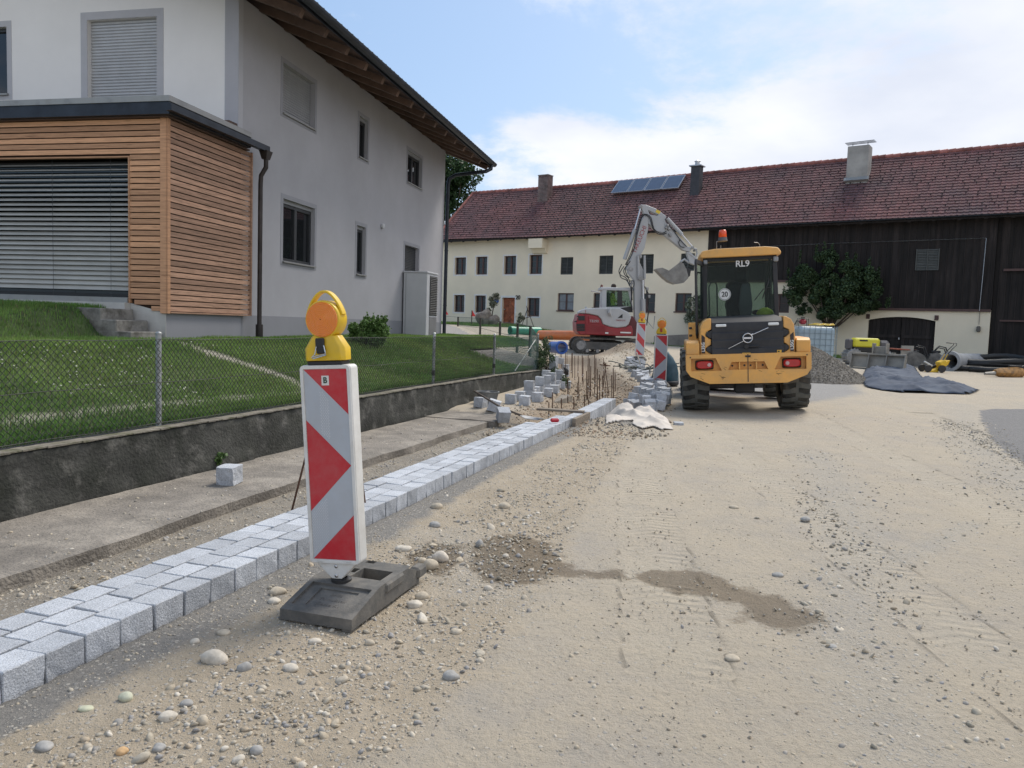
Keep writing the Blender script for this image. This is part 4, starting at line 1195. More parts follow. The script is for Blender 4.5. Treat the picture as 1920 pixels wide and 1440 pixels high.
mb.build('front_cladding', larch_m, bayb)
mb = MB(); z = bz0+.03; pc2 = .083
while z < bz1-.02:
    mb.t = rnd.random(); zz2 = z+pc2-.016
    mb.prism([(BXR-.04, BYF+.06, z+.012), (BXR+.002, BYF+.06, z), (BXR+.002, BYF+.06, zz2), (BXR-.04, BYF+.06, zz2)], (0, -BYF+.16, 0))
    z += pc2
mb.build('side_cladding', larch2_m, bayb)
mb = MB(); mb.t = .6; mb.bx(BXR-.10, BXR-.005, BYF-.012, BYF+.055, bz0-.005, bz1); mb.t = .2; mb.bx(BXR-.006, BXR+.02, BYF-.008, BYF+.055, bz0-.005, bz1)
mb.bx(OX1+.018, OX1+.043, BYF-.004, BYF+.06, OZ0-.02, OZ1+.02); mb.bx(-9, OX1+.018, BYF-.004, BYF+.06, OZ1, OZ1+.02)
mb.build('corner_board', larch_m, bayb)
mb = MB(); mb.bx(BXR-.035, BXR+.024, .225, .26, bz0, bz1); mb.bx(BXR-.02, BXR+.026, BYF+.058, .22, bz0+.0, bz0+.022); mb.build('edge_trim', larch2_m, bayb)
# venetian blind in the opening
mb = MB(); z = OZ0+.20; i = 0
while z < OZ1-.05:
    k = (z-OZ0)/(OZ1-OZ0); ang = R(68-46*k); mb.t = rnd.random()
    hw = .042
    mb.prism([(-9, BYF+.14-math.cos(ang)*hw, z-math.sin(ang)*hw), (-9, BYF+.14, z+.006), (-9, BYF+.14+math.cos(ang)*hw, z+math.sin(ang)*hw),
              (-9, BYF+.14+math.cos(ang)*hw, z+math.sin(ang)*hw-.0025), (-9, BYF+.14, z+.0035), (-9, BYF+.14-math.cos(ang)*hw, z-math.sin(ang)*hw-.0025)], (9+OX1+.01, 0, 0))
    z += .072
bl = mb.build('venetian_blind', blind_m, house)
mb = MB()
for xx in (OX1-.35, OX1-1.35, OX1-2.4): mb.cyl((xx, BYF+.09, OZ0+.05), (xx, BYF+.09, OZ1), .003, 5)
mb.build('blind_cord', dark_fr, bl)
sash(house, lambda u, z, d: Vector((u, BYF+.2+d, z)), -8.6, OX1+.02, OZ0+.05, OZ1, .12, True)
mb = MB(); mb.bx(-9, OX1+.02, BYF-.03, BYF+.35, OZ0-.02, OZ0+.055); mb.build('terrace_sill', zinc_m, house)
# base of the bay and flat roof
mb = MB(); mb.bx(-.75, BXR-.03, BYF+.03, .004, .5, bz0-.003)
mb.build('bay_base', plinth_m, bayb)
white_conc = mat('pale_concrete', (.50,.49,.46), .9, var=.08, vs=4, bump=.3, bs=60)
mb = MB(); mb.prism([(OX1+.02, BYF+.02, OZ0-.02), (BXR-.03, BYF+.02, bz0-.0), (BXR-.03, BYF+.02, .75), (OX1+.02, BYF+.02, .75)], (0, .008, 0)); mb.build('stair_cheek', white_conc, bayb)
mb = MB(); mb.bx(-9.2, OX1+.03, BYF-.10, BYF+.03, OZ0-.16, OZ0-.021); mb.build('terrace_edge', white_conc, bayb)
ov = .14
mb = MB(); mb.bx(-9.3, BXR+ov, BYF-ov, -.002, bz1+.02, bz1+.19); fr = mb.build('flat_roof', gut_m, bayb)
mb = MB(); mb.bx(-9.3, BXR+ov+.015, BYF-ov-.015, -.004, bz1+.191, bz1+.27); mb.build('roof_flashing', zinc_m, fr)
mb = MB(); mb.bx(-9.3, BXR+.06, BYF-.06, .1, bz1, bz1+.019); mb.bx(-.52, -.01, -.25, -.01, bz1+.275, bz1+.42); mb.build('fascia', roofw_m, fr)
mb = MB(); gpx = BXR+ov+.07     # box gutter and hopper on the side
mb.bx(BXR+ov+.016, gpx+.04, BYF-ov-.1, .42, bz1+.04, bz1+.135); mb.build('bay_gutter', gut_m, fr)
mb = MB(); mb.loft([[(gpx-.08, .26, bz1+.05), (gpx+.07, .26, bz1+.05), (gpx+.07, .46, bz1+.05), (gpx-.08, .46, bz1+.05)], [(gpx-.05, .30, bz1-.09), (gpx+.04, .30, bz1-.09), (gpx+.04, .42, bz1-.09), (gpx-.05, .42, bz1-.09)]])
mb.tube([(gpx, .36, bz1-.08), (gpx, .36, bz1-.22), (gpx-.09, .36, bz1-.36), (gpx-.1, .36, bz1-.5), (gpx-.1, .36, 1.2)], .039, 10)
mb.tube([(gpx-.1, .36, 1.22), (gpx-.1, .36, .85)], .062, 10)
mb.build('downpipe', copper_m, bayb, autosm=40)

# garden steps beside the mound
st = thing('garden_steps', 'three weathered concrete steps leading up the lawn beside the clad bay', 'steps', (HC.x, HC.y, 0), YAW_H)
for i, (za, xr2) in enumerate([(1.40, -.42), (1.245, -.18), (1.09, .05)]):
    mb = MB(); mb.box((xr2-.55+.0, BYF-.36-.002*i, za-.10), (1.1, .66, .20), bev=.012); mb.build('step', stepc_m, st)

# heat pump
hp = thing('heat_pump', 'tall white metal heat pump cabinet with dark louvres against the grey house wall', 'heat pump', tuple(HC+HU*7.9+HN*.03+Vector((0, 0, .93))), YAW_H)
mb = MB(); mb.box((.34, .46, .87), (.66, .90, 1.72), bev=.012); mb.build('cabinet', white_m, hp)
mb = MB(); mb.box((.34, .46, 1.75), (.70, .94, .045), bev=.01); mb.build('lid', white_m, hp)
mb = MB(); mb.box((.672, .25, .87), (.004, .010, 1.66)); mb.box((.08, .0085, .87), (.006, .004, 1.66)); mb.build('panel_joint', dark_fr, hp)
mb = MB(); mb.box((.672, .57, 1.14), (.012, .62, 1.06)); lv = mb.build('louvre_panel', dark_fr, hp)
mb = MB()
for k in range(22): mb.box((.686, .57, .65+k*.047), (.026, .62, .012), (0, R(28), 0))
mb.build('louvre_blade', mat('louvre_grey', (.16,.16,.165), .5, .3), lv)
mb = MB(); mb.box((.672, .57, .33), (.008, .62, .48)); mb.build('lower_panel', mat('mid_grey_panel', (.20,.20,.21), .5), hp)
mb = MB(); mb.box((.34, .54, .01), (.74, 1.16, .06)); mb.build('plinth_pad', conc, hp)
# ---------------------------------------------------------------- farmhouse and barn
YAW_B = math.atan2(BX.y, BX.x)
cream_m = mat('cream_render', (.80,.715,.555), .93, var=.05, vs=.5, bump=.3, bs=40, col2=(.73,.66,.53), c2s=.35, c2lo=.5, c2hi=.8, bdist=.01)
wood_m = mat('dark_barn_boards', (.017,.013,.012), .85, var=.4, vs=1.2, bump=.3, bs=20, tint=.45, stretch=(3, 3, .5), col2=(.045,.038,.036), c2s=1.2, c2lo=.6, c2hi=.8)
btrim = mat('white_window_band', (.72,.71,.69), .9, var=.03)
brownf = mat('brown_window_frame', (.085,.045,.04), .6, var=.1)
loum = mat('grey_louvre', (.085,.09,.085), .7, var=.1, tint=.15)
door_m = mat('old_red_door', (.33,.10,.045), .7, var=.3, vs=4, bump=.3, bs=30, col2=(.55,.32,.20), c2s=5, c2lo=.58, c2hi=.75, tint=.2)
rtile = mat('red_roof_tile', (.180,.078,.075), .88, var=.2, vs=1.5, bump=.3, bs=30, tint=.26, col2=(.105,.062,.068), c2s=.5, c2lo=.42, c2hi=.72, dirt=((.055,.045,.045), .6, 5))
ridge_m = mat('ridge_tile', (.30,.115,.095), .8, var=.3, vs=2, tint=.3)
brick_m = mat('chimney_brick', (.125,.085,.08), .9, var=.3, vs=4, bump=.5, bs=25)
slate_m = mat('slate_chimney', (.045,.047,.055), .7, var=.2)
cgrey = mat('chimney_render', (.33,.32,.30), .9, var=.15, vs=1.5, bump=.4, bs=20)
pan_m = mat('solar_glass', (.050,.075,.125), .18, .0, var=.08, spec=.7)
alu = mat('aluminium_edge', (.45,.46,.48), .4, .8)
glass_b = glass_mat('barn_window_glass', (.02,.022,.024), .05)
curtain = mat('curtain_pane', (.22,.24,.26), .35, var=.15, vs=3)

barn = thing('farmhouse', 'long cream farmhouse and dark timber barn under one old red tiled roof', 'farm building', (BO.x, BO.y, 0), YAW_B)
def bw(px, py, off=0.0):
    p = on_plane(px, py, BO-BN*off, BN); return (p-BO).dot(BX), p.z
def bfn(u, z, d): return Vector((u, d, z))
XL = bw(829, 500)[0]; XR = XL+46
XW = bw(1325, 520)[0]; XC = bw(1855, 620)[0]
print('barn', XL, XW, XC)
ZT = 7.0
def rect(x0, y0, x1, y1):
    a, z1_ = bw(x0, (y0)); b, _ = bw(x1, y0); _, z0_ = bw(x0, y1); return [a, b, z0_, z1_]
W1 = [rect(853,483,874,515), rect(893,481.5,914,515), rect(945.5,480,968,514.6), rect(993,478,1016.6,514),
      rect(851.5,553,871,585), rect(891,554,911,586), rect(989,558.5,1012,593)]
LOU = [rect(1051.6,482.5,1075,515), rect(1124,479.5,1150,514), rect(1199.5,477,1226,513), rect(1277,475.5,1303,508)]
PL = [rect(1045.8,549.5,1076,582), rect(1113,549.6,1145,577), rect(1196,550,1229,584), rect(1266.7,549.6,1297,584)]
DR = rect(942,558,965.6,616)
DR[2] = gz1(*(BO+BX*DR[0]).xy)-.02
AR = rect(1629,593,1755,668); AR[2] = .3
WN = rect(1440,551,1481,586)
zW1 = 4.02; zW2 = bw(1750, 580.5)[1]; XSTEP = bw(1560, 560)[0]
holes = [h for h in W1]+LOU+PL+[DR]
mb = MB()
wall_with_holes(mb, bfn, XL, XW, -.5, ZT, [tuple(h) for h in holes], .22)
arch_h = AR[3]
wall_with_holes(mb, bfn, XW, XSTEP, -.5, zW1, [tuple(WN)], .2)
wall_with_holes(mb, bfn, XSTEP, XC, -.5, zW2, [(AR[0], AR[1], -.5, arch_h)], .25)
mb.poly([(XC, 0, -.5), (XC, 0, zW2), (XC, 1.0, zW2), (XC, 1.0, -.5)])
mb.poly([(XL, 0, -.5), (XL, 0, ZT), (XL, 9, ZT), (XL, 9, -.5)])
mb.poly([(XL, .0, ZT), (XL, 9, ZT), (XL, 4, 10.2)])
wallo = mb.build('wall', cream_m, barn)
mb = MB(); mb.bx(XL+.2, XR-.2, .8, 8.8, -.4, ZT-.2); mb.build('inner_core', MATS['dark_room'], barn)
# timber cladding: vertical boards with shallow battens
def boards(name, x0, x1, z0, z1, y=-.03, lab=None):
    mb = MB(); x = x0
    while x < x1-.02:
        wd = min(rnd.uniform(.20, .28), x1-x); mb.t = rnd.random()
        mb.bx(x+.004, x+wd-.004, y-rnd.uniform(0, .012), .3, z0+rnd.uniform(-.02, .02), z1)
        mb.t = rnd.random(); mb.bx(x+wd-.025, x+wd+.020, y-.032, y-.013, z0+.01, z1)
        x += wd
    return mb.build(name, wood_m, barn, label=lab)
boards('timber_cladding', XW, XSTEP, zW1, ZT)
boards('timber_cladding', XSTEP, XC, zW2, ZT)
boards('timber_cladding', XC+.02, XR, -.2, ZT, y=.12)
mb = MB(); mb.t = .9; mb.bx(XSTEP, XC, -.10, -.005, zW2-.07, zW2+.04); mb.bx(XW, XSTEP, -.10, -.005, zW1-.05, zW1+.05); mb.build('ledge_board', brownf, barn)
a_, b_ = XC+.35, XC+5.6
mb = MB(); mb.t = .8
mb.bx(a_, b_, -.02, .02, bw(1900, 601, .0)[1]-.05, bw(1900, 601)[1]+.02)
mb.bx(a_, b_, -.02, .02, 4.4, 4.5)
bd = mb.build('sliding_door_rail', brownf, barn)
# windows with white bands
for i, h in enumerate(W1):
    mb = MB(); ring(mb, bfn, *h, .085, .008); mb.build('window_surround', btrim, barn)
    sash(barn, bfn, h[0], h[1], h[2], h[3], .20, True, brownf, glass_b, .07, 2, 3)
mb = MB(); ring(mb, bfn, DR[0], DR[1], DR[2], DR[3], .12, .008, False); mb.build('door_surround', btrim, barn)
mb = MB()
nb = 5
for k in range(nb):
    mb.t = rnd.random(); u0 = DR[0]+(DR[1]-DR[0])*k/nb
    mb.bx(u0+.004, u0+(DR[1]-DR[0])/nb-.004, .17, .21, DR[2], DR[3]-.02)
dd = mb.build('door', door_m, barn, label='worn red brown wooden front door')
mb = MB(); mb.t = .1
for s_ in (-1, 1):
    c_ = (DR[0]+DR[1])/2
    for zc in (DR[2]+.55, DR[2]+1.4): mb.box((c_, .16, zc), (1.0, .02, .05), (0, s_*R(42), 0))
mb.build('door_brace', door_m, dd)
mb = MB(); mb.cyl((DR[0]+.12, .16, DR[2]+1.0), (DR[0]+.12, .08, DR[2]+1.0), .03, 10); mb.build('door_handle', alu, dd)
for i, h in enumerate(LOU):
    mb = MB()
    m_ = (h[0]+h[1])/2
    for (u0, u1) in ((h[0]+.03, m_-.02), (m_+.02, h[1]-.03)):
        z = h[2]+.05
        while z < h[3]-.03:
            mb.t = rnd.random()
            mb.prism([(u0, .06, z), (u0, .075, z), (u0, .15, z+.07), (u0, .135, z+.075)], (u1-u0, 0, 0)); z += .085
    for u0, u1 in ((h[0], h[0]+.04), (m_-.02, m_+.02), (h[1]-.04, h[1])): mb.bx(u0, u1, .05, .14, h[2], h[3])
    mb.bx(h[0]+.041, h[1]-.041, .05, .14, h[2], h[2]+.04); mb.bx(h[0]+.041, h[1]-.041, .05, .14, h[3]-.04, h[3])
    mb.build('louvred_shutter', loum, barn)
for i, h in enumerate(PL):
    sash(barn, bfn, h[0], h[1], h[2], h[3], .15, True, brownf, curtain if i == 0 else glass_b, .06, 2, 2)
    mb = MB(); mb.bx(h[0]-.05, h[1]+.05, -.06, .1, h[2]-.06, h[2]); mb.build('window_sill', brownf, barn)
sash(barn, bfn, WN[0], WN[1], WN[2], WN[3], .15, True, brownf, glass_b, .06, 2, 2)
# louvre in the timber wall
h = rect(1720, 467.5, 1762, 507)
mb = MB()
for k in range(13):
    z = h[2]+(h[3]-h[2])*k/13; mb.t = rnd.random(); mb.prism([(h[0], -.10, z), (h[0], -.085, z-.01), (h[0], -.05, z+.05), (h[0], -.06, z+.06)], (h[1]-h[0], 0, 0))
mb.bx(h[0]-.02, h[0]+.02, -.11, -.046, h[2], h[3]); mb.bx((h[0]+h[1])/2-.02, (h[0]+h[1])/2+.02, -.113, -.046, h[2], h[3]); mb.bx(h[1]-.02, h[1]+.02, -.11, -.046, h[2], h[3])
mb.build('barn_vent', loum, barn, label='slatted wooden vent in the dark boards')
# arched barn doors
ac = (AR[0]+AR[1])/2; aw = (AR[1]-AR[0])/2; rise = .17
def arch(u): return arch_h-.0+ -rise*((u-ac)/aw)**2
mb = MB()       # plaster lunette pieces filling the square hole to an arch
n = 14
for k in range(n):
    u0 = AR[0]+2*aw*k/n; u1 = AR[0]+2*aw*(k+1)/n
    mb.prism([(u0, .001, arch(u0)), (u1, .001, arch(u1)), (u1, .001, arch_h+.001), (u0, .001, arch_h+.001)], (0, .2, 0))
mb.build('arch_head', cream_m, wallo)
for side in (0, 1):
    mb = MB(); x = AR[0] if side == 0 else ac+.01; xe2 = ac-.01 if side == 0 else AR[1]
    while x < xe2-.02:
        wd = min(.17, xe2-x); mb.t = rnd.random(); mb.prism([(x+.004, .1, .3), (x+wd-.004, .1, .3), (x+wd-.004, .1, arch(x+wd)-.01), (x+.004, .1, arch(x)-.01)], (0, .05, 0)); x += wd
    mb.t = .95
    zc = bw(1690, 631)[1]
    mb.bx(AR[0]+.1 if side == 0 else ac+.05, ac-.05 if side == 0 else AR[1]-.12, .06, .099, zc-.07, zc+.07)
    mb.bx(AR[0]+.1 if side == 0 else ac+.05, ac-.05 if side == 0 else AR[1]-.12, .06, .099, zc+.85, zc+.93)
    dl = mb.build('barn_door', wood_m, barn, label='dark arched double door leaf')
    if side == 0:
        mb = MB(); mb.box((ac-.06, .05, zc-.1), (.06, .03, .1), bev=.01); mb.build('padlock', alu, dl)
    mb = MB()
    for zc2 in (zc+.9,): mb.box((AR[0]-.03 if side == 0 else AR[1]+.03, -.03, zc2), (.16, .05, .22), bev=.01)
    mb.build('hinge', brownf, dl)
# cream bracket under the eave
u0, z0_ = bw(1000, 471); u1, z1_ = bw(1031, 471)
mb = MB(); ub = bw(1010, 460)[0]
mb.prism([(ub-.35, -.62, 6.62), (ub-.35, 0, 6.62), (ub-.35, 0, 5.75), (ub-.35, -.15, 5.8), (ub-.35, -.3, 6.05), (ub-.35, -.62, 6.05)], (1.0, 0, 0))
mb.build('eave_bracket', cream_m, barn)
# roof -----------------------------------------------------------------
YE, ZEV = -.62, 6.80
YR = 3.35; ZR = 10.42
x0r, x1r = XL-.25, XR
nx_ = Vector((0, YR-YE, ZR-ZEV)); sl_len = nx_.length; dirv = nx_/sl_len; nrm = Vector((0, -(ZR-ZEV), YR-YE)).normalized()
def rp(x, s, h=0.0): return Vector((x, YE, ZEV))+dirv*s+nrm*h
# the ridge dips a little in the middle like the old roof
def sag(x): return -.06*math.sin((x-x0r)/9.0)-.04*math.sin(x/3.7+1)
mb = MB()
mb.prism([rp(x0r, 0, -.12), rp(x0r, sl_len, -.12), rp(x0r, sl_len, -.03), rp(x0r, 0, -.03)], (x1r-x0r, 0, 0))
back = Vector((0, 5.6, -3.9))
mb.prism([(x0r, YR, ZR-.12), (x0r, YR+5.6, ZR-4.0), (x0r, YR+5.6, ZR-3.9), (x0r, YR, ZR-.03)], (x1r-x0r, 0, 0))
rf = mb.build('roof', mat('roof_deck', (.06,.045,.04), .9), barn)
NC = 23; cs = sl_len/NC; tw = .235
mb = MB(); rr_ = random.Random(3)
for c in range(NC):
    s0 = c*cs-.02; s1 = s0+cs+.04
    x = x0r-(0 if c % 2 else 0)
    rowt = rr_.uniform(-.08, .08)
    while x < x1r:
        mb.t = min(1, max(0, rr_.gauss(.5, .16)+rowt+(.22 if c < 3 and rr_.random() > .5 else 0)))
        lift = rr_.uniform(0, .006); sg = sag(x)
        e0 = .055+lift; e1 = .018
        a0 = rp(x, s0, e0)+Vector((0, 0, sg)); a1 = rp(x+tw*.30, s0, e0+.018)+Vector((0, 0, sg)); a2 = rp(x+tw*.5, s0, e0-.004)+Vector((0, 0, sg)); a3 = rp(x+tw+.002, s0, e0-.004)+Vector((0, 0, sg))
        b0 = rp(x, s1, e1)+Vector((0, 0, sg)); b1 = rp(x+tw*.30, s1, e1+.018)+Vector((0, 0, sg)); b2 = rp(x+tw*.5, s1, e1-.004)+Vector((0, 0, sg)); b3 = rp(x+tw+.002, s1, e1-.004)+Vector((0, 0, sg))
        A = [mb._v(p) for p in (a0, a1, a2, a3)]; B = [mb._v(p) for p in (b0, b1, b2, b3)]
        C = [mb._v(p-nrm*.035) for p in (a0, a1, a2, a3)]
        for k in range(3): mb.face([A[k], A[k+1], B[k+1], B[k]]); mb.face([C[k], C[k+1], A[k+1], A[k]])
        mb.face([C[0], A[0], B[0]]); mb.face([C[3], B[3], A[3]])
        x += tw
mb.build('roof_tiles', rtile, rf)
mb = MB()       # snow stops: a dark nib on every few tiles
for c in range(1, NC-1):
    x = x0r+rr_.random()*.5
    while x < x1r:
        if rr_.random() < .62:
            p = rp(x, c*cs+.10, .07)+Vector((0, 0, sag(x))); mb.box(p, (.05, .07, .07), (R(20), 0, 0), taper=.5)
        x += .47
mb.build('snow_stops', mat('snow_stop', (.022,.018,.02), .9), rf)
mb = MB(); x = x0r
while x < x1r:
    mb.t = rr_.random(); z_ = sag(x)
    mb.tube([(x, YR, ZR+.02+z_), (x+.36, YR, ZR+.035+z_)], [.12, .135], 8); x += .345
mb.build('ridge_tiles', ridge_m, rf)
mb = MB(); s_ = 0
while s_ < sl_len:
    mb.t = rr_.random(); mb.tube([rp(x0r+.05, s_, .04), rp(x0r+.05, min(s_+.36, sl_len), .055)], [.10, .11], 7); s_ += .34
mb.build('verge_tiles', ridge_m, rf)
mb = MB(); mb.prism([rp(x0r-.03, 0, -.2), rp(x0r-.03, sl_len, -.2), rp(x0r-.03, sl_len, .02), rp(x0r-.03, 0, .02)], (.04, 0, 0)); mb.build('barge_board', wood_m, rf)
mb = MB(); x = x0r+.4
while x < x1r:
    mb.prism([(x, YE+.05, ZEV-.20), (x, .3, ZEV+.45), (x, .3, ZEV+.62), (x, YE+.02, ZEV-.10)], (.13, 0, 0)); x += 1.0
mb.build('rafter_tails', wood_m, rf)
mb = MB(); gp = [(YE-.06+.07*math.cos(PI+PI*k/8), ZEV-.02+.07*math.sin(PI+PI*k/8)) for k in range(9)]
mb.prism([(XW-.4, a, b) for a, b in gp], (x1r-XW+.4, 0, 0)); mb.build('gutter', gut_m, barn)
mb = MB(); mb.bx(x0r+.1, x1r, YE+.01, YE+.045, ZEV-.16, ZEV-.03); mb.build('fascia', wood_m, rf)

# things on the roof
def roof_px(px, py):
    # survey pixel -> x, s on the roof plane
    R_ = Matrix.Rotation(YAW_B, 3, 'Z'); n_w = R_ @ nrm; p0 = BO+R_ @ Vector((0, YE, ZEV))
    p = on_plane(px, py, p0, n_w); l = R_.transposed() @ (p-BO); return l.x, (Vector((0, l.y, l.z))-Vector((0, YE, ZEV))).dot(dirv)
xa, sa = roof_px(1020, 374); zt_ = ZR+.55
pb_ = rp(xa, sa)
mb = MB(); mb.box((xa, pb_.y+.1, pb_.z+.55), (.74, .6, 1.9), bev=.01)
k_z = pb_.z
ch = mb.build('chimney', brick_m, rf, label='short dark brick chimney near the left end of the roof')
mb = MB()
for z_ in [pb_.z-.3+.085*k for k in range(20)]:
    for s_ in (-1, 1):
        mb.box((xa, pb_.y+.1+s_*.301, z_), (.745, .004, .012)); 
mb.box((xa, pb_.y+.1, pb_.z+1.52), (.8, .66, .05), bev=.01); mb.build('mortar_line', cgrey, ch)
xa, sa = roof_px(1305, 360); pb_ = rp(xa, sa)
mb = MB(); mb.box((xa, pb_.y, pb_.z+.35), (.52, .5, 2.1), bev=.01); ch = mb.build('chimney', slate_m, rf, label='slim black slate chimney beside the solar panels')
mb = MB(); mb.box((xa, pb_.y, pb_.z+1.42), (.72, .66, .07), bev=.01); mb.cyl((xa, pb_.y, pb_.z+1.45), (xa, pb_.y, pb_.z+1.68), .13, 12); mb.lathe([(.19, 0), (.0, .1)], 12, (xa, pb_.y, pb_.z+1.68)); mb.build('chimney_cap', alu, ch)
xa, sa = roof_px(1608, 338); pb_ = rp(xa, sa)
mb = MB(); mb.box((xa, pb_.y+.1, pb_.z+.65), (1.0, .75, 2.0), bev=.015); ch = mb.build('chimney', cgrey, rf, label='large grey rendered chimney with a metal rack on top')
mb = MB()
for s_ in (-.35, .35): mb.cyl((xa+s_, pb_.y+.1, pb_.z+1.6), (xa+s_, pb_.y+.1, pb_.z+1.86), .015, 6)
for yy in (-.2, .05, .3): mb.box((xa, pb_.y+.1+yy, pb_.z+1.87+.02*yy), (1.35, .05, .025), (0, R(-1), 0))
mb.build('chimney_rack', gut_m, ch)
mb = MB(); mb.box((xa, pb_.y-.3, pb_.z+.0), (1.15, .12, .22), (R(-40), 0, 0)); mb.build('lead_flashing', zinc_m, ch)
C4 = [roof_px(*q) for q in ((1144, 369), (1272, 357), (1290, 335), (1165, 343))]
print('panels', C4)
sol = empty('solar_collector'); sol.parent = barn; sol['label'] = 'row of four blue solar panels'
s0_, s1_ = (C4[0][1]+C4[1][1])/2, (C4[2][1]+C4[3][1])/2; xx0, xx1 = (C4[0][0]+C4[3][0])/2, (C4[1][0]+C4[2][0])/2
for k in range(4):
    a = xx0+(xx1-xx0)*k/4; b = xx0+(xx1-xx0)*(k+1)/4
    mb = MB(); mb.prism([rp(a+.02, s0_, .16), rp(b-.02, s0_, .16), rp(b-.02, s1_, .16), rp(a+.02, s1_, .16)], nrm*.07); 
    o = mb.build('panel_frame', alu, sol)
    mb = MB(); mb.prism([rp(a+.06, s0_+.05, .231), rp(b-.06, s0_+.05, .231), rp(b-.06, s1_-.05, .231), rp(a+.06, s1_-.05, .231)], nrm*.004); mb.build('panel_glass', pan_m, sol)
# lightning conductor / conduit at the right, lamp, sign, number
u_, z_ = bw(1850, 447); u2, z2 = bw(1836, 583)
mb = MB(); mb.tube([(u_, -.16, z_), (u_-.02, -.16, (z_+z2)/2), (u_-.05, -.14, z2)], .014, 5); mb.tube([(XW+.5, -.16, z_-.1), ((XW+u_)/2, -.16, z_-.02), (u_, -.16, z_)], .009, 4); mb.build('cable', alu, barn)
u_, z_ = bw(1835, 617); mb = MB(); mb.box((u_, -.08, z_), (.16, .16, .26), bev=.04); mb.tube([(u_, -.03, z_+.2), (u_, -.03, z2)], .01, 5); mb.build('wall_fixture', mat('lamp_cap', (.12,.11,.10), .6), barn)
sg = thing('house_sign', 'small oval blue enamel sign between the farmhouse window and the red door', 'sign', tuple(BO+BX*bw(931, 564)[0]+Vector((0, 0, bw(931, 564)[1]))-BN*.012), YAW_B)
mb = MB(); mb.lathe([(.20, .0), (.20, -.02), (.17, -.028)], 28, (0, 0, 0), 'Y'); o = mb.build('sign_plate', mat('blue_enamel', (.035,.09,.28), .35), sg); o.scale = (1, 1, .78)
mb = MB()
for k, wd in enumerate((.16, .2, .14)): mb.box((0, -.031, .055-k*.05), (wd, .003, .02))
mb.build('sign_lettering', mat('pale_blue_letter', (.25,.38,.62), .5), sg)
u_, z_ = bw(971.5, 558)
num_m = mat('black_numeral', (.02,.02,.02), .5)
hn = text_mesh('20', .36, .012, 'house_number', num_m, None, Matrix.Identity(4), bold=.008)
hn.matrix_world = Matrix.Translation(BO+BX*u_+Vector((0, 0, z_))-BN*.02) @ Matrix.Rotation(YAW_B, 4, 'Z') @ Matrix.Rotation(PI/2, 4, 'X')
tag(hn, 'black house number 20 on the cream wall right above the red door', 'house number')
u_, z_ = bw(971.5, 590.5)
mb = MB(); mb.box((0, 0, 0), (.34, .05, .2), bev=.01); lb = mb.build('letter_box', cream_m); lb.location = BO+BX*u_+Vector((0, 0, z_))-BN*.03; lb.rotation_euler = (0, 0, YAW_B)
tag(lb, 'small pale letter box on the cream wall below the house number', 'letter box')
# ---------------------------------------------------------------- guide panels with warning lamps
from mathutils.geometry import tessellate_polygon
def prism_holes(mb, outer, holes, vec):
    """planar outline with holes, extruded by vec"""
    vec = Vector(vec); loops = [[Vector(p) for p in outer]]+[[Vector(p) for p in h] for h in holes]
    flat = [p for l in loops for p in l]
    a = [mb._v(p) for p in flat]; b = [mb._v(p+vec) for p in flat]
    for t in tessellate_polygon(loops): mb.face([a[t[0]], a[t[2]], a[t[1]]]); mb.face([b[i] for i in t])
    k = 0
    for l in loops:
        n = len(l)
        for i in range(n): mb.face([a[k+i], a[k+(i+1) % n], b[k+(i+1) % n], b[k+i]])
        k += n
plast_w = mat('white_plastic', (.68,.68,.66), .45, var=.03, vs=3, dirt=((.40,.37,.32), .42, 7))
def sheeting(name, c):
    m = mat(name, c, .35, var=.06, vs=1.5, spec=.6, dirt=((.35,.30,.27), .26, 5))
    nn = m.node_tree.nodes; lk = m.node_tree.links.new; p = nn['Principled BSDF']
    tc = nn.new('ShaderNodeTexCoord'); br = nn.new('ShaderNodeTexVoronoi'); br.inputs['Scale'].default_value = 170; br.feature = 'DISTANCE_TO_EDGE'; lk(tc.outputs['Object'], br.inputs['Vector'])
    b = nn.new('ShaderNodeBump'); b.inputs['Strength'].default_value = .3; b.inputs['Distance'].default_value = .001; lk(br.outputs[0], b.inputs['Height']); lk(b.outputs[0], p.inputs['Normal'])
    return m
ref_r = sheeting('red_reflective', (.50,.012,.025)); ref_w = sheeting('white_reflective', (.43,.47,.52))
hexm = mat('hex_pattern_sheeting', (.52,.54,.57), .35, var=.05)
yel = mat('yellow_plastic', (.72,.47,.015), .38, var=.05, vs=5, spec=.5, dirt=((.45,.33,.12), .35, 9))
amb = bpy.data.materials.new('amber_lens'); amb.use_nodes = True
_p = amb.node_tree.nodes['Principled BSDF']; _p.inputs['Base Color'].default_value = (.85,.24,.012,1); _p.inputs['Roughness'].default_value = .22; _p.inputs['Subsurface Weight'].default_value = .15; _p.inputs['Subsurface Radius'].default_value = (.03,.012,.002); _p.inputs['Coat Weight'].default_value = .6
_t = amb.node_tree.nodes.new('ShaderNodeTexCoord'); _wv = amb.node_tree.nodes.new('ShaderNodeTexWave'); _wv.wave_type = 'RINGS'; _wv.rings_direction = 'Y'; _wv.inputs['Scale'].default_value = 70
_b = amb.node_tree.nodes.new('ShaderNodeBump'); _b.inputs['Strength'].default_value = .6; _b.inputs['Distance'].default_value = .002
amb.node_tree.links.new(_t.outputs['Object'], _wv.inputs['Vector']); amb.node_tree.links.new(_wv.outputs['Fac'], _b.inputs['Height']); amb.node_tree.links.new(_b.outputs[0], _p.inputs['Normal'])
blk = mat('black_plastic', (.018,.018,.019), .5, var=.1)
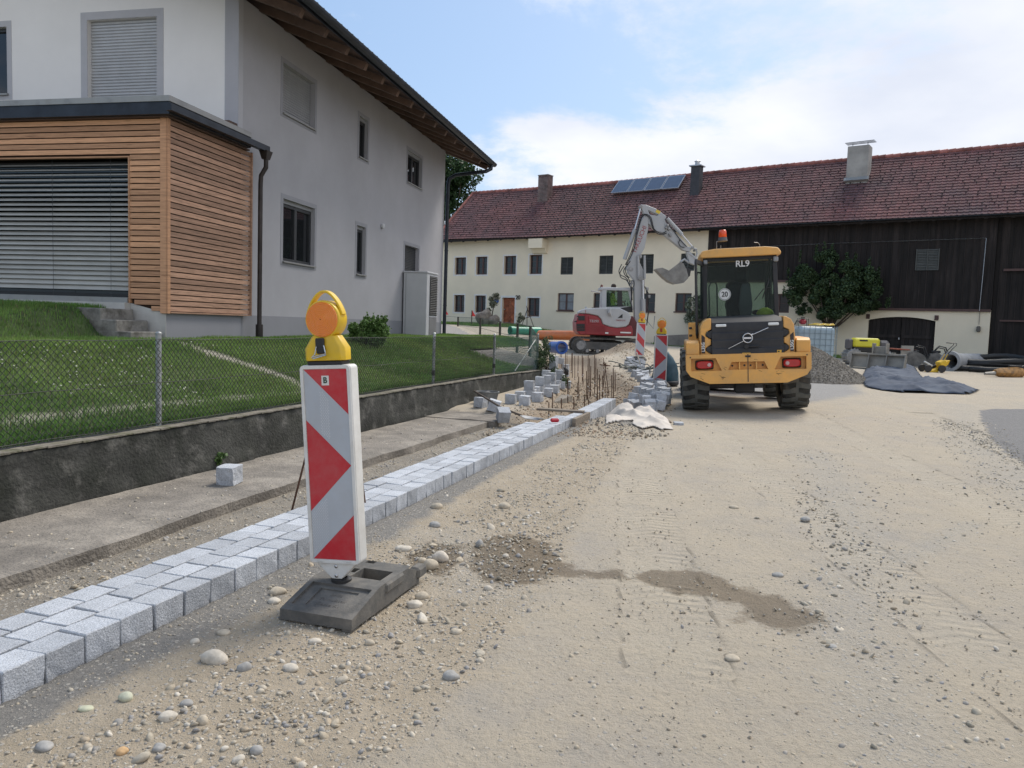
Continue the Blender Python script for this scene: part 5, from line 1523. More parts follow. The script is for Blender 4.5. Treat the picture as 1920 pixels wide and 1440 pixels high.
rub = mat('recycled_rubber', (.100,.098,.092), .9, var=.12, vs=6, bump=.45, bs=120, col2=(.15,.145,.135), c2s=5, c2lo=.5, c2hi=.72, dirt=((.26,.23,.19), .5, 10), bdist=.004)
chrome = mat('bright_steel', (.55,.55,.56), .25, 1.0, var=.1)
W2, PH = .145, 1.04       # half width, height of the white panel body
def guide_panel(loc, rot, label, pattern, near=True, zb=.16, sc_=1.0):
    g = thing('guide_panel', label, 'road sign', loc, rot=rot, group='red and white guide panels with lamps')
    mb = MB(); th = .085
    o_ = [(-W2, zb), (W2, zb), (W2, zb+PH), (-W2, zb+PH)]
    # rounded outline
    def rr(w0, z0, z1, r, n=5):
        P = []
        for cx_, cz_, a0 in ((w0-r, z0+r, -PI/2), (w0-r, z1-r, 0), (-w0+r, z1-r, PI/2), (-w0+r, z0+r, PI)):
            for k in range(n): a = a0+PI/2*k/(n-1); P.append((cx_+r*math.cos(a), cz_+r*math.sin(a)))
        return P
    mb.prism([(a, -th/2, b) for a, b in rr(W2, zb, zb+PH, .022)], (0, th, 0))
    body = mb.build('panel_body', plast_w, g, bevel=.008 if near else None, autosm=40)
    mb = MB(); fr_ = []
    prism_holes(mb, [(a, -th/2-.006, b) for a, b in rr(W2-.002, zb+.002, zb+PH-.002, .02)], [[(a, -th/2-.006, b) for a, b in rr(W2-.020, zb+.02, zb+PH-.02, .006)]], (0, .0055, 0))
    mb.build('panel_rim', plast_w, body, bevel=.0015 if near else None)
    fw, z0, z1 = W2-.022, zb+.022, zb+PH-.022
    H = z1-z0
    def P(u, v, d): return (-fw+2*fw*u, -th/2-d, z1-H*v)
    mb = MB(); mb.poly([P(0,0,.0008), P(0,1,.0008), P(1,1,.0008), P(1,0,.0008)]); fc = mb.build('white_sheeting', ref_w, body)
    reds = [[(0,0),(1,.235),(1,0)], [(0,.265),(0,.745),(1,.50)], [(0,1),(1,1),(1,.76)]] if pattern == 'arrow' else [[(.08,0),(1,.25),(1,0)], [(0,.28),(0,.52),(1,.77),(1,.53)], [(0,.80),(0,1),(1,1),(.9,.99)]]
    mb = MB()
    for q in reds: mb.poly([P(u, v, .0016) for u, v in q])
    mb.build('red_sheeting', ref_r, body)
    if near:
        # hexagon-patterned strip showing in the white sheeting
        for (ua, ub, va, vb) in ((.36, .56, .12, .36), (.02, .40, .68, .97)):
            mb = MB(); v = va; row = 0
            while v < vb:
                u = ua+(.02 if row % 2 else 0)
                while u < ub:
                    cu, cv = u, v
                    lim_ok = True
                    if vb < .5: lim_ok = (cv > .235*cu+.02) and (cv < .265+.235*cu-.02)
                    else: lim_ok = (cv > .745-.245*cu+.02) and (cv < 1-.24*cu-.02)
                    if lim_ok:
                        mb.poly([P(cu+.016*math.cos(a), cv+.0038*math.sin(a), .0013) for a in [k*PI/3 for k in range(6)]])
                    u += .052
                v += .0085; row += 1
            mb.build('hex_pattern', hexm, body)
        mb = MB(); mb.box((.0, -th/2-.0022, z1-.058), (.042, .001, .05)); sk = mb.build('sticker', plast_w, body)
        text_mesh('B', .042, .0005, 'sticker_letter', mat('dark_green_ink', (.01,.05,.03), .5), sk, Matrix.Translation((.0, -th/2-.0034, z1-.058)) @ Matrix.Rotation(PI/2, 4, 'X'), bold=.0012)
        mb = MB()
        for s_ in (-1, 1): mb.box((s_*.085, -th/2-.0068, zb+.011), (.03, .002, .005))
        mb.build('mould_mark', mat('mould_mark_grey', (.5,.5,.48), .5), body)  # marks a little greyer than the white panel plastic
    # foot wedge
    mb = MB(); mb.prism([(-.115, -th/2+.008, zb), (.115, -th/2+.008, zb), (.028, -th/2+.008, zb-.085), (-.028, -th/2+.008, zb-.085)], (0, th-.016, 0))
    ft = mb.build('foot_wedge', plast_w, g, bevel=.005 if near else None)
    if near:
        mb = MB()
        for z_ in (zb-.018, zb-.068): mb.lathe([(.009, 0), (.009, -.004), (.004, -.007)], 12, (0, -th/2+.008, z_), 'Y')
        mb.build('screw', chrome, ft)
    mb = MB(); mb.cyl((0, 0, zb-.22), (0, 0, zb-.083), .022, 14); mb.build('socket_pin', blk, g, autosm=40)
    # lamp ------------------------------------------------------------
    zl = zb+PH
    l = thing('warning_lamp', label, 'warning lamp', loc, rot=rot, group='amber warning lamps on the guide panels'); g.scale = l.scale = (sc_, sc_, sc_)
    mb = MB(); mb.box((0, 0, zl+.010), (.20, .085, .022), bev=.004); mb.build('lamp_clamp', blk, l)
    mb = MB()
    sec = []
    for hw, d, z in ((.115, .050, .022), (.115, .050, .085), (.088, .046, .128), (.074, .044, .15)):
        c_ = .02
        sec.append([(x, y, zl+z) for x, y in ((-hw+c_, -d), (hw-c_, -d), (hw, -d+c_), (hw, d-c_), (hw-c_, d), (-hw+c_, d), (-hw, d-c_), (-hw, -d+c_))])
    mb.loft(sec)
    cz = zl+.232; rl = .093
    mb.lathe([(rl*.80, -.048), (rl*1.02, -.046), (rl*1.06, -.036), (rl*1.06, .036), (rl*1.02, .046), (rl*.8, .048)], 36, (0, 0, cz), 'Y')
    lb_ = mb.build('lamp_body', yel, l, autosm=35, bevel=.004 if near else None)
    mb = MB(); pts = []
    for k in range(21):
        a = R(12)+R(156)*k/20; pts.append((1.10*rl*math.cos(a)*(1.0), .0, cz+1.12*rl*math.sin(a)+.040*math.sin(a)**3))
    P2 = []
    for k, p in enumerate(pts): P2.append(p)
    secs = []
    for k, p in enumerate(P2):
        a = R(12)+R(156)*k/20; n_ = Vector((math.cos(a), 0, math.sin(a)))
        secs.append([Vector(p)+n_*.006+Vector((0, -.022, 0)), Vector(p)+n_*.006+Vector((0, .022, 0)), Vector(p)-n_*.006+Vector((0, .022, 0)), Vector(p)-n_*.006+Vector((0, -.022, 0))])
    mb.loft(secs); mb.build('handle', yel, lb_, bevel=.003 if near else None, autosm=40)
    mb = MB(); mb.lathe([(rl*.97, -.046)]+[(rl*(.94-.0455*i), -.0515-.0075*(i/20)+(.0006 if i % 2 else -.0006)) for i in range(20)]+[(.003, -.060)], 40, (0, 0, cz), 'Y', close=False)
    mb.build('lens', amb, lb_, autosm=20)
    mb = MB(); mb.lathe([(rl*.80, .049), (rl*.5, .055), (.004, .057)], 32, (0, 0, cz), 'Y', close=False); mb.build('rear_lens', amb, lb_, smooth=True)
    mb = MB(); mb.box((-.012, -.056, zl+.107), (.050, .016, .062), bev=.005); mb.box((-.008, -.058, zl+.075), (.048, .014, .034), bev=.005)
    lk_ = mb.build('latch', blk if near else mat('red_latch', (.4,.06,.03), .5), lb_)
    if near:
        mb = MB(); mb.tube([(-.028, -.066, zl+.095), (-.036, -.072, zl+.055), (-.052, -.078, zl+.040), (-.045, -.078, zl+.034), (.03, -.075, zl+.052), (.022, -.070, zl+.07), (.014, -.066, zl+.1)], .0028, 6)
        mb.tube([(-.05, -.078, zl+.042), (.03, -.076, zl+.058)], .0035, 6); mb.build('wire_bail', chrome, lk_)
    return g
def rubber_foot(loc, rz, label, L=.86, W=.40, near=True):
    f = thing('rubber_foot', label, 'sign base', loc, rz)
    mb = MB(); h0, h1 = .048, .112
    prof = [(0, .0), (0, h0), (.26, h1), (L-.15, h1), (L, .062), (L, 0)]
    # long sides, gently chamfered
    for s_ in (-1, 1):
        x = s_*W/2
        mb.poly([(x, a, b) for a, b in prof])
    mb.poly([(-W/2, 0, 0), (W/2, 0, 0), (W/2, 0, h0), (-W/2, 0, h0)])
    mb.poly([(-W/2, L, 0), (W/2, L, 0), (W/2, L, .062), (-W/2, L, .062)])
    mb.poly([(-W/2, L-.15, h1), (W/2, L-.15, h1), (W/2, L, .062), (-W/2, L, .062)])
    holes = [(-.02, .14, .34, .48)] + [(-.15, -.10, .38, .42), (-.15, -.10, .45, .49), (-.15, -.10, .52, .56), (-.06, -.01, .56, .60), (.14, .19, .36, .46)]
    holes = holes[:-1]+[(-.08, -.03, .40, .46)]
    wall_with_holes(mb, lambda u, z, d: Vector((u, z, h1-d)), -W/2, W/2, .26, L-.15, holes, .085)
    # sloping front with a recessed frame
    def sp(u, v, d=0): # v along slope 0..1
        n_ = Vector((0, -(h1-h0), .26)).normalized(); return Vector((u, .26*v, h0+(h1-h0)*v))-n_*d
    wall_with_holes(mb, lambda u, z, d: sp(u, z, d), -W/2, W/2, 0, 1, [(-.155, .155, .18, .88)], .014)
    wall_with_holes(mb, lambda u, z, d: sp(u, z, d+.014), -.155, .155, .18, .88, [(-.10, .10, .28, .80)], .007)
    mb.poly([sp(-.10, .28, .021), sp(.10, .28, .021), sp(.10, .80, .021), sp(-.10, .80, .021)])
    b_ = mb.build('base_plate', rub, f, bevel=.005 if near else None)
    for c_, d_, e_ in (((-.17, .035, -.006), (.05, .06, .022), .004), ((-.03, .035, -.006), (.05, .06, .022), .004), ((.15, .035, -.006), (.05, .06, .022), .004), ((.165, .41, .085), (.05, .20, .055), .012), ((.165, .72, .05), (.06, .10, .06), .012)):
        mb = MB(); mb.box(c_, d_, bev=e_); mb.build('lug', rub, b_)
    mb = MB(); mb.lathe([(.048, 0), (.048, .012), (.028, .018), (.028, .005)], 20, (-.03, .275, h1-.002)); mb.build('pin_collar', blk, b_, autosm=40)
    if near:
        for k, tx in enumerate(('HAERING', 'K1 RECYCLING', 'ISO 9001')):
            o = text_mesh(('TL 95', 'K1 ARTIKEL', '28 KG')[k] if False else ('BASt', 'TL-Aufstell', 'Klasse K1')[k], .028, .0012, 'embossed_text', rub, b_, Matrix.Identity(4), sx=1.1)
            n_ = Vector((0, -(h1-h0), .26)).normalized(); y_ = Vector((0, .26, h1-h0)).normalized(); x_ = Vector((1, 0, 0))
            M_ = Matrix((x_, y_, n_)).transposed().to_4x4(); M_.translation = sp(0, .68-.15*k, .0205)
            o.data.transform(M_)
    return f
pA = on_ground(520, 1170); pBq = on_ground(655, 1187); pCq = on_ground(782, 1094)
wv = (pBq-pA); lv_ = (pCq-pBq); print('foot', wv.length, lv_.length)
rz = math.atan2(lv_.y, lv_.x)-PI/2
cfoot = (pA+pBq)/2
ld_ = Vector((math.cos(rz+PI/2), math.sin(rz+PI/2), 0)); xd_ = Vector((math.cos(rz), math.sin(rz), 0))
fz = gz1(cfoot.x, cfoot.y)+.006
pin = on_plane(640, 1100, (0, 0, fz+.08), (0, 0, 1))
fo = pin-xd_*(-.03)-ld_*.275
rubber_foot((fo.x, fo.y, fz), rz, 'dark recycled rubber foot carrying the nearest guide panel', L=min(.84, max(.70, lv_.length)), W=min(.43, max(.36, wv.length)))
guide_panel((pin.x, pin.y, fz+.02), (R(1.0), -R(3.8), -R(16)), 'nearest and largest red and white guide panel with right pointing arrow', 'arrow', zb=.205, sc_=.895)
for o in list(bpy.data.objects):
    if o.name.startswith('warning_lamp') and 'label' in o: o['label'] = 'big amber warning lamp with yellow body on top of the nearest guide panel'
p2 = at_depth(1236, 733, 17.6); z2_ = gz1(p2.x, p2.y)
guide_panel((p2.x, p2.y, z2_), (0, -R(.5), -R(6)), 'distant arrow patterned guide panel in front of the blue sack', 'arrow', False)
rubber_foot((p2.x, p2.y-.27, z2_+.01), R(3), 'rubber foot half hidden by setts under the distant arrow panel', near=False)
p3 = at_depth(1198, 676, 25.0); z3_ = gz1(p3.x, p3.y)
guide_panel((p3.x, p3.y, z3_), (0, R(1.5), R(4)), 'farthest guide panel with plain diagonal red stripes by the excavator boom', 'stripes', False)
rubber_foot((p3.x, p3.y-.27, z3_+.01), R(3), 'rubber foot under the farthest striped guide panel', near=False)
lamps = [o for o in bpy.data.objects if o.name.startswith('warning_lamp')]
for o in lamps:
    if abs(o.location.x-p2.x) < .01: o['label'] = 'amber warning lamp on top of the distant arrow patterned panel'
    if abs(o.location.x-p3.x) < .01: o['label'] = 'farthest amber warning lamp, on the diagonally striped panel by the boom'
# ---------------------------------------------------------------- wheel loader
ly_m = mat('loader_yellow', (.77,.40,.105), .46, var=.06, vs=1.2, spec=.4, dirt=((.40,.28,.16), .55, 3.2), bump=.05, bs=30)
ldk = mat('hood_dark_grey', (.040,.041,.045), .62, var=.08, vs=2, spec=.25, dirt=((.11,.10,.09), .30, 2.2))
tyre_m = mat('tyre_rubber', (.022,.023,.022), .85, var=.12, vs=5, bump=.2, bs=60, dirt=((.17,.155,.13), .55, 4))
lug_m = mat('tyre_lug_rubber', (.085,.09,.086), .85, var=.12, vs=5, bump=.2, bs=60, dirt=((.21,.195,.165), .55, 6))  # gap shade put into colour: dusty lugs lighter than the dark carcass
rim_m = mat('pale_rim', (.48,.42,.33), .5, .1, var=.1, vs=6, dirt=((.25,.2,.15), .5, 6))
cabglass = glass_mat('cab_glass', (.010,.013,.013), .03, alpha=.17)
seat_m = mat('seat_fabric', (.022,.022,.026), .8, var=.15)
red_l = mat('red_lamp_glass', (.42,.010,.012), .15, var=.08, vs=20, spec=.7)
clear_l = mat('clear_lamp_glass', (.55,.38,.36), .2, var=.1)
beac = mat('orange_beacon', (.75,.085,.02), .2, var=.05, spec=.7)
white_ink = mat('white_lettering', (.72,.72,.70), .5)
steel_m = mat('dull_steel', (.28,.28,.28), .5, .6, var=.2, vs=8)
hivis = mat('hi_vis_yellow', (.42,.46,.06), .7, var=.15, vs=6)
p0 = on_ground(1397.5, 768); 
LO = Vector(((1397.5-960)/FPX*13.75, 13.75, 0)); LO.z = gz1(LO.x, LO.y)
ld = thing('wheel_loader', 'yellow compact wheel loader seen from behind with its left cab door open', 'wheel loader', tuple(LO), rot=(0, -R(3.8), -R(11)))
RX = Matrix.Rotation(PI/2, 4, 'X')
def wheel(parent, x, y, r=.545, wd=.45, side=1, rz=0):
    w_ = empty('wheel', (x, y, r)); w_.parent = parent; w_.rotation_euler = (0, 0, rz)
    mb = MB(); h = wd/2
    mb.lathe([(r*.56, -h*.80), (r*.62, -h*.95), (r*.80, -h), (r*.93, -h*.94), (r*.975, -h*.80), (r*.985, 0), (r*.975, h*.80), (r*.93, h*.94), (r*.80, h), (r*.62, h*.95), (r*.56, h*.80)], 48, (0, 0, 0), 'X', close=False)
    n = 18; mb.m = 1
    for k in range(n):
        for s_ in (-1, 1):
            a = 2*PI*(k+(.5 if s_ > 0 else 0))/n
            # lug: outer bar curving in to an inner block
            def Q(u, da, rr_):
                aa = a+da; return Vector((u*h*s_, rr_*math.cos(aa), rr_*math.sin(aa)))
            st = 2*PI/n
            prof = [(-.10, .0, .26), (.22, .02, .26), (.50, .12, .22), (.98, .24, .22)]
            outer = []; inner = []
            for (u, c0, wd_) in prof:
                ro = r*(1.0 if u < .8 else .968); ri = r*.95
                outer.append((Q(u, (c0-wd_)*st, ro), Q(u, (c0+wd_)*st, ro))); inner.append((Q(u, (c0-wd_*1.15)*st, ri), Q(u, (c0+wd_*1.15)*st, ri)))
            secs = [[o1, o2, i2, i1] for (o1, o2), (i1, i2) in zip(outer, inner)]
            u = 1.02; secs.append([Q(u, (.30-.22)*st, r*.90), Q(u, (.30+.22)*st, r*.90), Q(.97, (.30+.24)*st, r*.86), Q(.97, (.30-.24)*st, r*.86)])
            mb.loft(secs)
    mb.build('tyre', [tyre_m, lug_m], w_, autosm=30)
    mb = MB(); s = side
    mb.lathe([(r*.57, -h*.75), (r*.57, h*.75)], 32, (0, 0, 0), 'X', close=False)
    mb.lathe([(r*.60, s*h*.84), (r*.55, s*h*.88), (r*.50, s*h*.60), (r*.20, s*h*.50), (r*.17, s*h*.66), (.01, s*h*.68)], 32, (0, 0, 0), 'X', close=False)
    rm = mb.build('rim', rim_m, w_, autosm=35)
    mb = MB()
    for k in range(8): a = 2*PI*k/8; mb.cyl((s*h*.52, r*.34*math.cos(a), r*.34*math.sin(a)), (s*h*.60, r*.34*math.cos(a), r*.34*math.sin(a)), .013, 6)
    mb.build('wheel_nut', steel_m, rm)
    return w_
for x in (-.83, .83): wheel(ld, x, 0, side=(1 if x > 0 else -1))
for x in (-.83, .83): wheel(ld, x+.02, 2.35, side=(1 if x > 0 else -1), rz=R(-3))
# chassis
mb = MB(); mb.box((0, .35, .72), (.86, 1.9, .46), bev=.03); mb.cyl((-.62, 0, .545), (.62, 0, .545), .11, 12); mb.box((0, 1.25, .62), (.34, .7, .36), bev=.04)
mb.box((-.02, -.35, .42), (.34, .22, .20), bev=.03)
mb.build('rear_frame', ldk, ld)
mb = MB(); mb.box((0, 2.1, .72), (.8, 1.0, .5), bev=.04); mb.cyl((-.62, 2.35, .545), (.62, 2.35, .545), .11, 12); mb.box((.0, 2.55, 1.2), (.62, .22, .9), bev=.03)
mb.build('front_frame', ly_m, ld)
mb = MB()
for s_ in (-1, 1): mb.prism([(s_*.28-.04, 2.4, 1.55), (s_*.28-.04, 2.5, 1.7), (s_*.28-.04, 3.6, .72), (s_*.28-.04, 3.55, .42)], (.08, 0, 0))
mb.build('lift_arm', ly_m, ld)
mb = MB(); P = [(-1.0, 3.45, .75), (-1.0, 3.45, .22), (-1.0, 3.6, .10), (-1.0, 4.25, .06), (-1.0, 4.25, .08), (-1.0, 3.64, .16), (-1.0, 3.5, .26), (-1.0, 3.49, .75)]
mb.prism(P, (2.0, 0, 0))
for x_ in (-1.0, .98): mb.prism([(x_, 3.46, .74), (x_, 3.46, .2), (x_, 3.62, .09), (x_, 4.2, .07)], (.02, 0, 0))
mb.build('bucket', steel_m, ld)
# counterweight / bumper ------------------------------------------------
YB = -.86
mb = MB()
OUT = [(-.62, .515), (.62, .515), (.93, .64), (1.0, .74), (1.0, 1.0), (.97, 1.01), (-.97, 1.01), (-1.0, 1.0), (-1.0, .74), (-.93, .64)]
def Y(x): return YB+.10*abs(x)**3
hl = [(-.92, .735), (-.42, .735), (-.52, .945), (-.92, .945)]
hr = [(.92, .735), (.92, .945), (.52, .945), (.42, .735)]
hc = [(-.32, .745), (.32, .745), (.26, .875), (-.26, .875)]
prism_holes(mb, [(a, YB, b) for a, b in OUT], [[(a, YB, b) for a, b in q] for q in (hl, hr, hc)], (0, .10, 0))
mb.prism([(a, YB+.101, b) for a, b in OUT], (0, .50, 0))
bump = mb.build('counterweight', ly_m, ld)
mb = MB(); mb.prism([(a*.98, YB+.095, b) for a, b in [(-.62,.53),(.62,.53),(.9,.66),(.9,.97),(-.9,.97),(-.9,.66)]], (0, .004, 0))
for x_ in (-.10, .10): mb.box((x_*1.35, YB+.05, .81), (.02, .09, .12))
for x_ in (-.30, .30): pass
mb.build('recess_panel', ly_m, bump)
mb = MB()
for x_ in (-.05, .05, -.245, .245): mb.lathe([(.016, -.012), (.016, .0)], 10, (x_, YB+.093, .81), 'Y')
mb.lathe([(.012, -.004), (.012, .0)], 10, (-.93, YB-.001, .965), 'Y'); mb.lathe([(.012, -.004), (.012, .0)], 10, (.93, YB-.001, .965), 'Y')
mb.box((0, YB-.004, .77), (.012, .006, .46)); mb.box((0, YB-.01, .965), (.09, .02, .03), bev=.006)
mb.build('bolt', ldk, bump)
scr = mat('scratch_dark', (.10,.06,.03), .8)
mb = MB(); r_ = random.Random(2)
for (cx_, cz_, n) in ((-.36, .78, 9), (-.42, .64, 6), (.42, .80, 7), (.48, .66, 6), (-.75, .66, 3), (.1, .90, 4), (.2, .74, 3)):
    for k in range(n):
        a = r_.uniform(-.3, .9); l_ = r_.uniform(.015, .07); x_ = cx_+r_.gauss(0, .03); z_ = cz_+r_.gauss(0, .03)
        in_h = any(min(q[0] for q in h_)-.03 < x_ < max(q[0] for q in h_)+.03 and min(q[1] for q in h_)-.02 < z_ < max(q[1] for q in h_)+.02 for h_ in (hl, hr, hc))
        if in_h: continue
        mb.box((x_, YB-.0005, z_), (l_, .002, r_.uniform(.003, .008)), (0, a, 0))
mb.build('scratch', scr, bump)
for s_ in (-1, 1):
    mb = MB()
    secs = []
    for d, k in ((0, 1), (-.035, .98), (-.052, .85)):
        q = []
        for i in range(28):
            a = 2*PI*i/28; q.append((s_*.70+.135*k*math.copysign(abs(math.cos(a))**.6, math.cos(a)), YB+.09+d-.04, .835+.066*k*math.copysign(abs(math.sin(a))**.6, math.sin(a))))
        secs.append(q)
    mb.loft(secs); tl = mb.build('tail_light', red_l, bump, autosm=40)
    mb = MB(); mb.lathe([(.030, .0), (.030, -.006), (.022, -.010)], 16, (s_*.70-s_*.075, YB-.002, .835), 'Y'); mb.build('reversing_lens', clear_l, tl)
    mb = MB(); mb.box((s_*.70, YB+.07, .835), (.30, .04, .16), bev=.03); mb.build('lamp_bezel', blk, tl)
# rear fenders
for s_ in (-1, 1):
    mb = MB(); x0_, x1_ = (.775, 1.0)
    prof = [(-.80, 1.0), (-.80, 1.20), (-.70, 1.245), (.30, 1.26), (.62, 1.05), (.62, .98), (.28, 1.20), (-.45, 1.17), (-.62, 1.0)]
    mb.prism([(s_*x0_, y, z) for y, z in prof], (s_*(x1_-x0_), 0, 0)); mb.build('fender', ly_m, ld, bevel=.02, autosm=35)
# hood: dark centre, yellow flanks with notches
mb = MB()
HP = [(-.80, .965), (-.845, .99), (-.835, 1.10), (-.815, 1.105), (-.825, 1.24), (-.805, 1.245), (-.81, 1.36), (-.785, 1.37), (-.79, 1.42), (-.76, 1.53), (-.62, 1.60), (.2, 1.655), (.35, 1.66), (.35, .9), (-.7, .9)]
mb.prism([(-.575, y, z) for y, z in HP], (1.15, 0, 0))
hood = mb.build('engine_hood', ldk, ld, bevel=.014, autosm=35)
mb = MB()
for s_ in (-1, 1):
    for zc in (1.335, 1.085):
        mb.prism([(s_*.57, -.795, zc+.075), (s_*.655, -.79, zc+.040), (s_*.66, -.785, zc-.01), (s_*.61, -.785, zc-.05), (s_*.57, -.785, zc-.055)], (0, .10, 0))
mb.build('hood_tab', ldk, hood)
for s_ in (-1, 1):
    mb = MB()
    out = [(.76, .975), (.765, 1.28), (.75, 1.47), (.70, 1.56), (.62, 1.605), (.578, 1.612), (.578, 1.425), (.66, 1.385), (.675, 1.32), (.62, 1.275), (.582, 1.262), (.582, 1.17), (.62, 1.15), (.675, 1.10), (.66, 1.06), (.62, 1.035), (.580, 1.02), (.580, .975)]
    mb.prism([(s_*a, -.775+.12*max(0, a-.62), b) for a, b in out], (0, 1.12, .02)); fl = mb.build('hood_flank', ly_m, ld, bevel=.014, autosm=35)
    mb = MB(); mb.box((s_*.712, -.772, 1.165), (.055, .012, .27), (0, 0, s_*R(6))); mb.prism([(s_*.685, -.768, 1.30), (s_*.739, -.762, 1.30), (s_*.739, -.762, 1.345)], (0, .006, 0)); dc = mb.build('model_decal', mat('decal_brown', (.035,.022,.022), .5), fl)
    text_mesh('L35G', .072, .001, 'decal_text', white_ink, dc, Matrix.Translation((s_*.712, -.7825, 1.135)) @ Matrix.Rotation(PI/2, 4, 'X') @ Matrix.Rotation(PI/2, 4, 'Z'), bold=.0016)
mb = MB()      # small work lamps in the hood
for s_, x_ in ((-1, -.42), (1, .42)):
    mb.box((x_, -.79, 1.485), (.17, .02, .045), (R(-14), 0, 0), bev=.009)
    for k in range(5): mb.box((x_-.06+k*.03, -.803, 1.485), (.006, .004, .04), (R(-14), 0, 0))
mb.build('marking_plate', white_ink, hood)
yk = -.845
mb = MB(); pts = [(.075*math.cos(2*PI*k/32), yk-.012, 1.265+.075*math.sin(2*PI*k/32)) for k in range(32)]
mb.tube(pts, .011, 8, closed=True); mb.box((0, yk-.008, 1.265), (.125, .014, .035), bev=.004)
mb.tube([(.06, yk-.01, 1.318), (.09, yk-.01, 1.345)], [.012, .002], 6); mb.tube([(.068, yk-.008, 1.315), (.33, yk-.004, 1.425)], .0075, 6); mb.tube([(-.068, yk-.008, 1.218), (-.31, yk-.004, 1.098)], .0075, 6)
mb.build('grille_badge', chrome, hood, autosm=40)
mb = MB(); mb.box((.07, -.86, 1.125), (.24, .03, .034), bev=.012); mb.lathe([(.035, -.02), (.035, .015)], 16, (-.02, -.86, 1.125), 'Y'); mb.build('hood_handle', blk, hood)
mb = MB(); mb.box((-.02, -.8445, 1.005), (.13, .006, .035)); mb.box((.50, -.8445, 1.03), (.07, .006, .05)); st_ = mb.build('warning_sticker', mat('sticker_yellow', (.72,.42,.05), .5), hood)
mb = MB()
for k in range(3): mb.box((-.06+k*.04, -.8485, 1.005), (.018, .003, .018))
mb.box((.49, -.8485, 1.03), (.03, .003, .02)); mb.build('sticker_mark', ldk, st_)
# open side panel and step at the left
mb = MB(); mb.box((-.85, -.15, 1.33), (.028, .19, .46), (0, 0, R(62)), bev=.01); sp_ = mb.build('side_flap', ly_m, ld)
mb = MB(); 
for z_ in (1.2, 1.33, 1.46): mb.box((-.90, -.20, z_), (.035, .05, .04), (0, 0, R(62)), bev=.008)
mb.build('flap_hinge', ldk, sp_)
# cab ---------------------------------------------------------------
cab = empty('cab', (0, 0, 0)); cab.parent = ld
cx0, cx1, cy0, cy1, cz0, cz1 = -.64, .64, .30, 1.62, 1.62, 2.72
mb = MB(); pr = .045
def post(a, b, w=.075, d=.075): mb.prism([Vector(a)+Vector(q) for q in ((-w/2, -d/2, 0), (w/2, -d/2, 0), (w/2, d/2, 0), (-w/2, d/2, 0))], Vector(b)-Vector(a))
for sx in (-1, 1):
    post((sx*.625, cy0+.04, cz0-.1), (sx*.600, cy0+.10, cz1)); post((sx*.625, cy1, cz0-.5), (sx*.600, cy1-.10, cz1)); post((sx*.625, (cy0+cy1)/2+.1, 1.0), (sx*.605, (cy0+cy1)/2+.1, cz1), .05, .05)
mb.box((0, cy0+.07, cz0+.0), (1.25, .07, .07)); mb.box((0, cy0+.11, cz1-.03), (1.22, .07, .07)); mb.box((0, cy1-.1, cz1-.03), (1.22, .07, .07)); mb.box((0, cy1, 1.25), (1.25, .07, .1))
mb.box((0, .95, 1.12), (1.25, 1.3, .12)); mb.box((.615, .95, 1.4), (.05, 1.3, .5))
mb.build('cab_frame', ldk, cab, bevel=.01)
mb = MB()
RF = [(-.70, 2.715), (-.715, 2.77), (-.66, 2.845), (-.45, 2.872), (.45, 2.872), (.66, 2.845), (.715, 2.77), (.70, 2.715)]
mb.loft([[(a*.97, cy0-.02, b*1.0-.005) for a, b in RF], [(a, cy0+.06, b) for a, b in RF], [(a, cy1+.02, b) for a, b in RF], [(a*.96, cy1+.14, b-.02) for a, b in RF]])
rfo = mb.build('cab_roof', ly_m, cab, bevel=.018, autosm=35)
mb = MB(); mb.prism([(-.60, cy0+.035, cz0+.03), (.60, cy0+.035, cz0+.03), (.575, cy0+.085, cz1-.06), (-.575, cy0+.085, cz1-.06)], (0, .006, 0)); rg = mb.build('rear_window', cabglass, cab)
mb = MB(); mb.prism([(-.60, cy1-.01, 1.3), (.60, cy1-.01, 1.3), (.575, cy1-.10, cz1-.06), (-.575, cy1-.10, cz1-.06)], (0, .006, 0)); mb.build('windscreen', cabglass, cab)
mb = MB(); mb.prism([(.632, cy0+.08, cz0+.03), (.632, cy1-.03, cz0-.1), (.612, cy1-.13, cz1-.06), (.612, cy0+.13, cz1-.06)], (.006, 0, 0)); mb.build('side_window', cabglass, cab)
mb = MB(); mb.box((.615, cy0+.02, 2.64), (.085, .05, .09), bev=.015); mb.box((-.60, cy0+.02, 2.64), (.07, .05, .08), bev=.015); mb.build('work_light', mat('lamp_grey', (.25,.26,.27), .4), cab)
text_mesh('RL9', .155, .0015, 'window_lettering', white_ink, rg, Matrix.Translation((.05, cy0+.074, 2.585)) @ RX @ Matrix.Rotation(0, 4, 'Z'), bold=.003)
mb = MB(); mb.lathe([(.108, 0), (.108, -.003)], 28, (-.27, cy0+.040, 2.05), 'Y'); sk = mb.build('speed_disc', white_ink, rg)
mb = MB(); pts = [(-.27+.096*math.cos(2*PI*k/28), cy0+.0355, 2.05+.096*math.sin(2*PI*k/28)) for k in range(28)]; mb.tube(pts, .0035, 4, closed=True); mb.build('disc_ring', blk, sk)
text_mesh('20', .125, .001, 'disc_number', blk, sk, Matrix.Translation((-.27, cy0+.0345, 2.048)) @ RX, bold=.003, sx=.9)
mb = MB(); mb.box((0, .98, 1.42), (.46, .44, .16), bev=.05); mb.box((0, .74, 1.9), (.44, .14, .80), (R(-6), 0, 0), bev=.06); mb.box((.06, .72, 2.40), (.26, .10, .24), bev=.05)
mb.box((.33, .95, 1.72), (.12, .42, .08), bev=.03); mb.box((.36, .9, 1.45), (.18, .6, .45), bev=.04)
seat = mb.build('driver_seat', seat_m, cab)
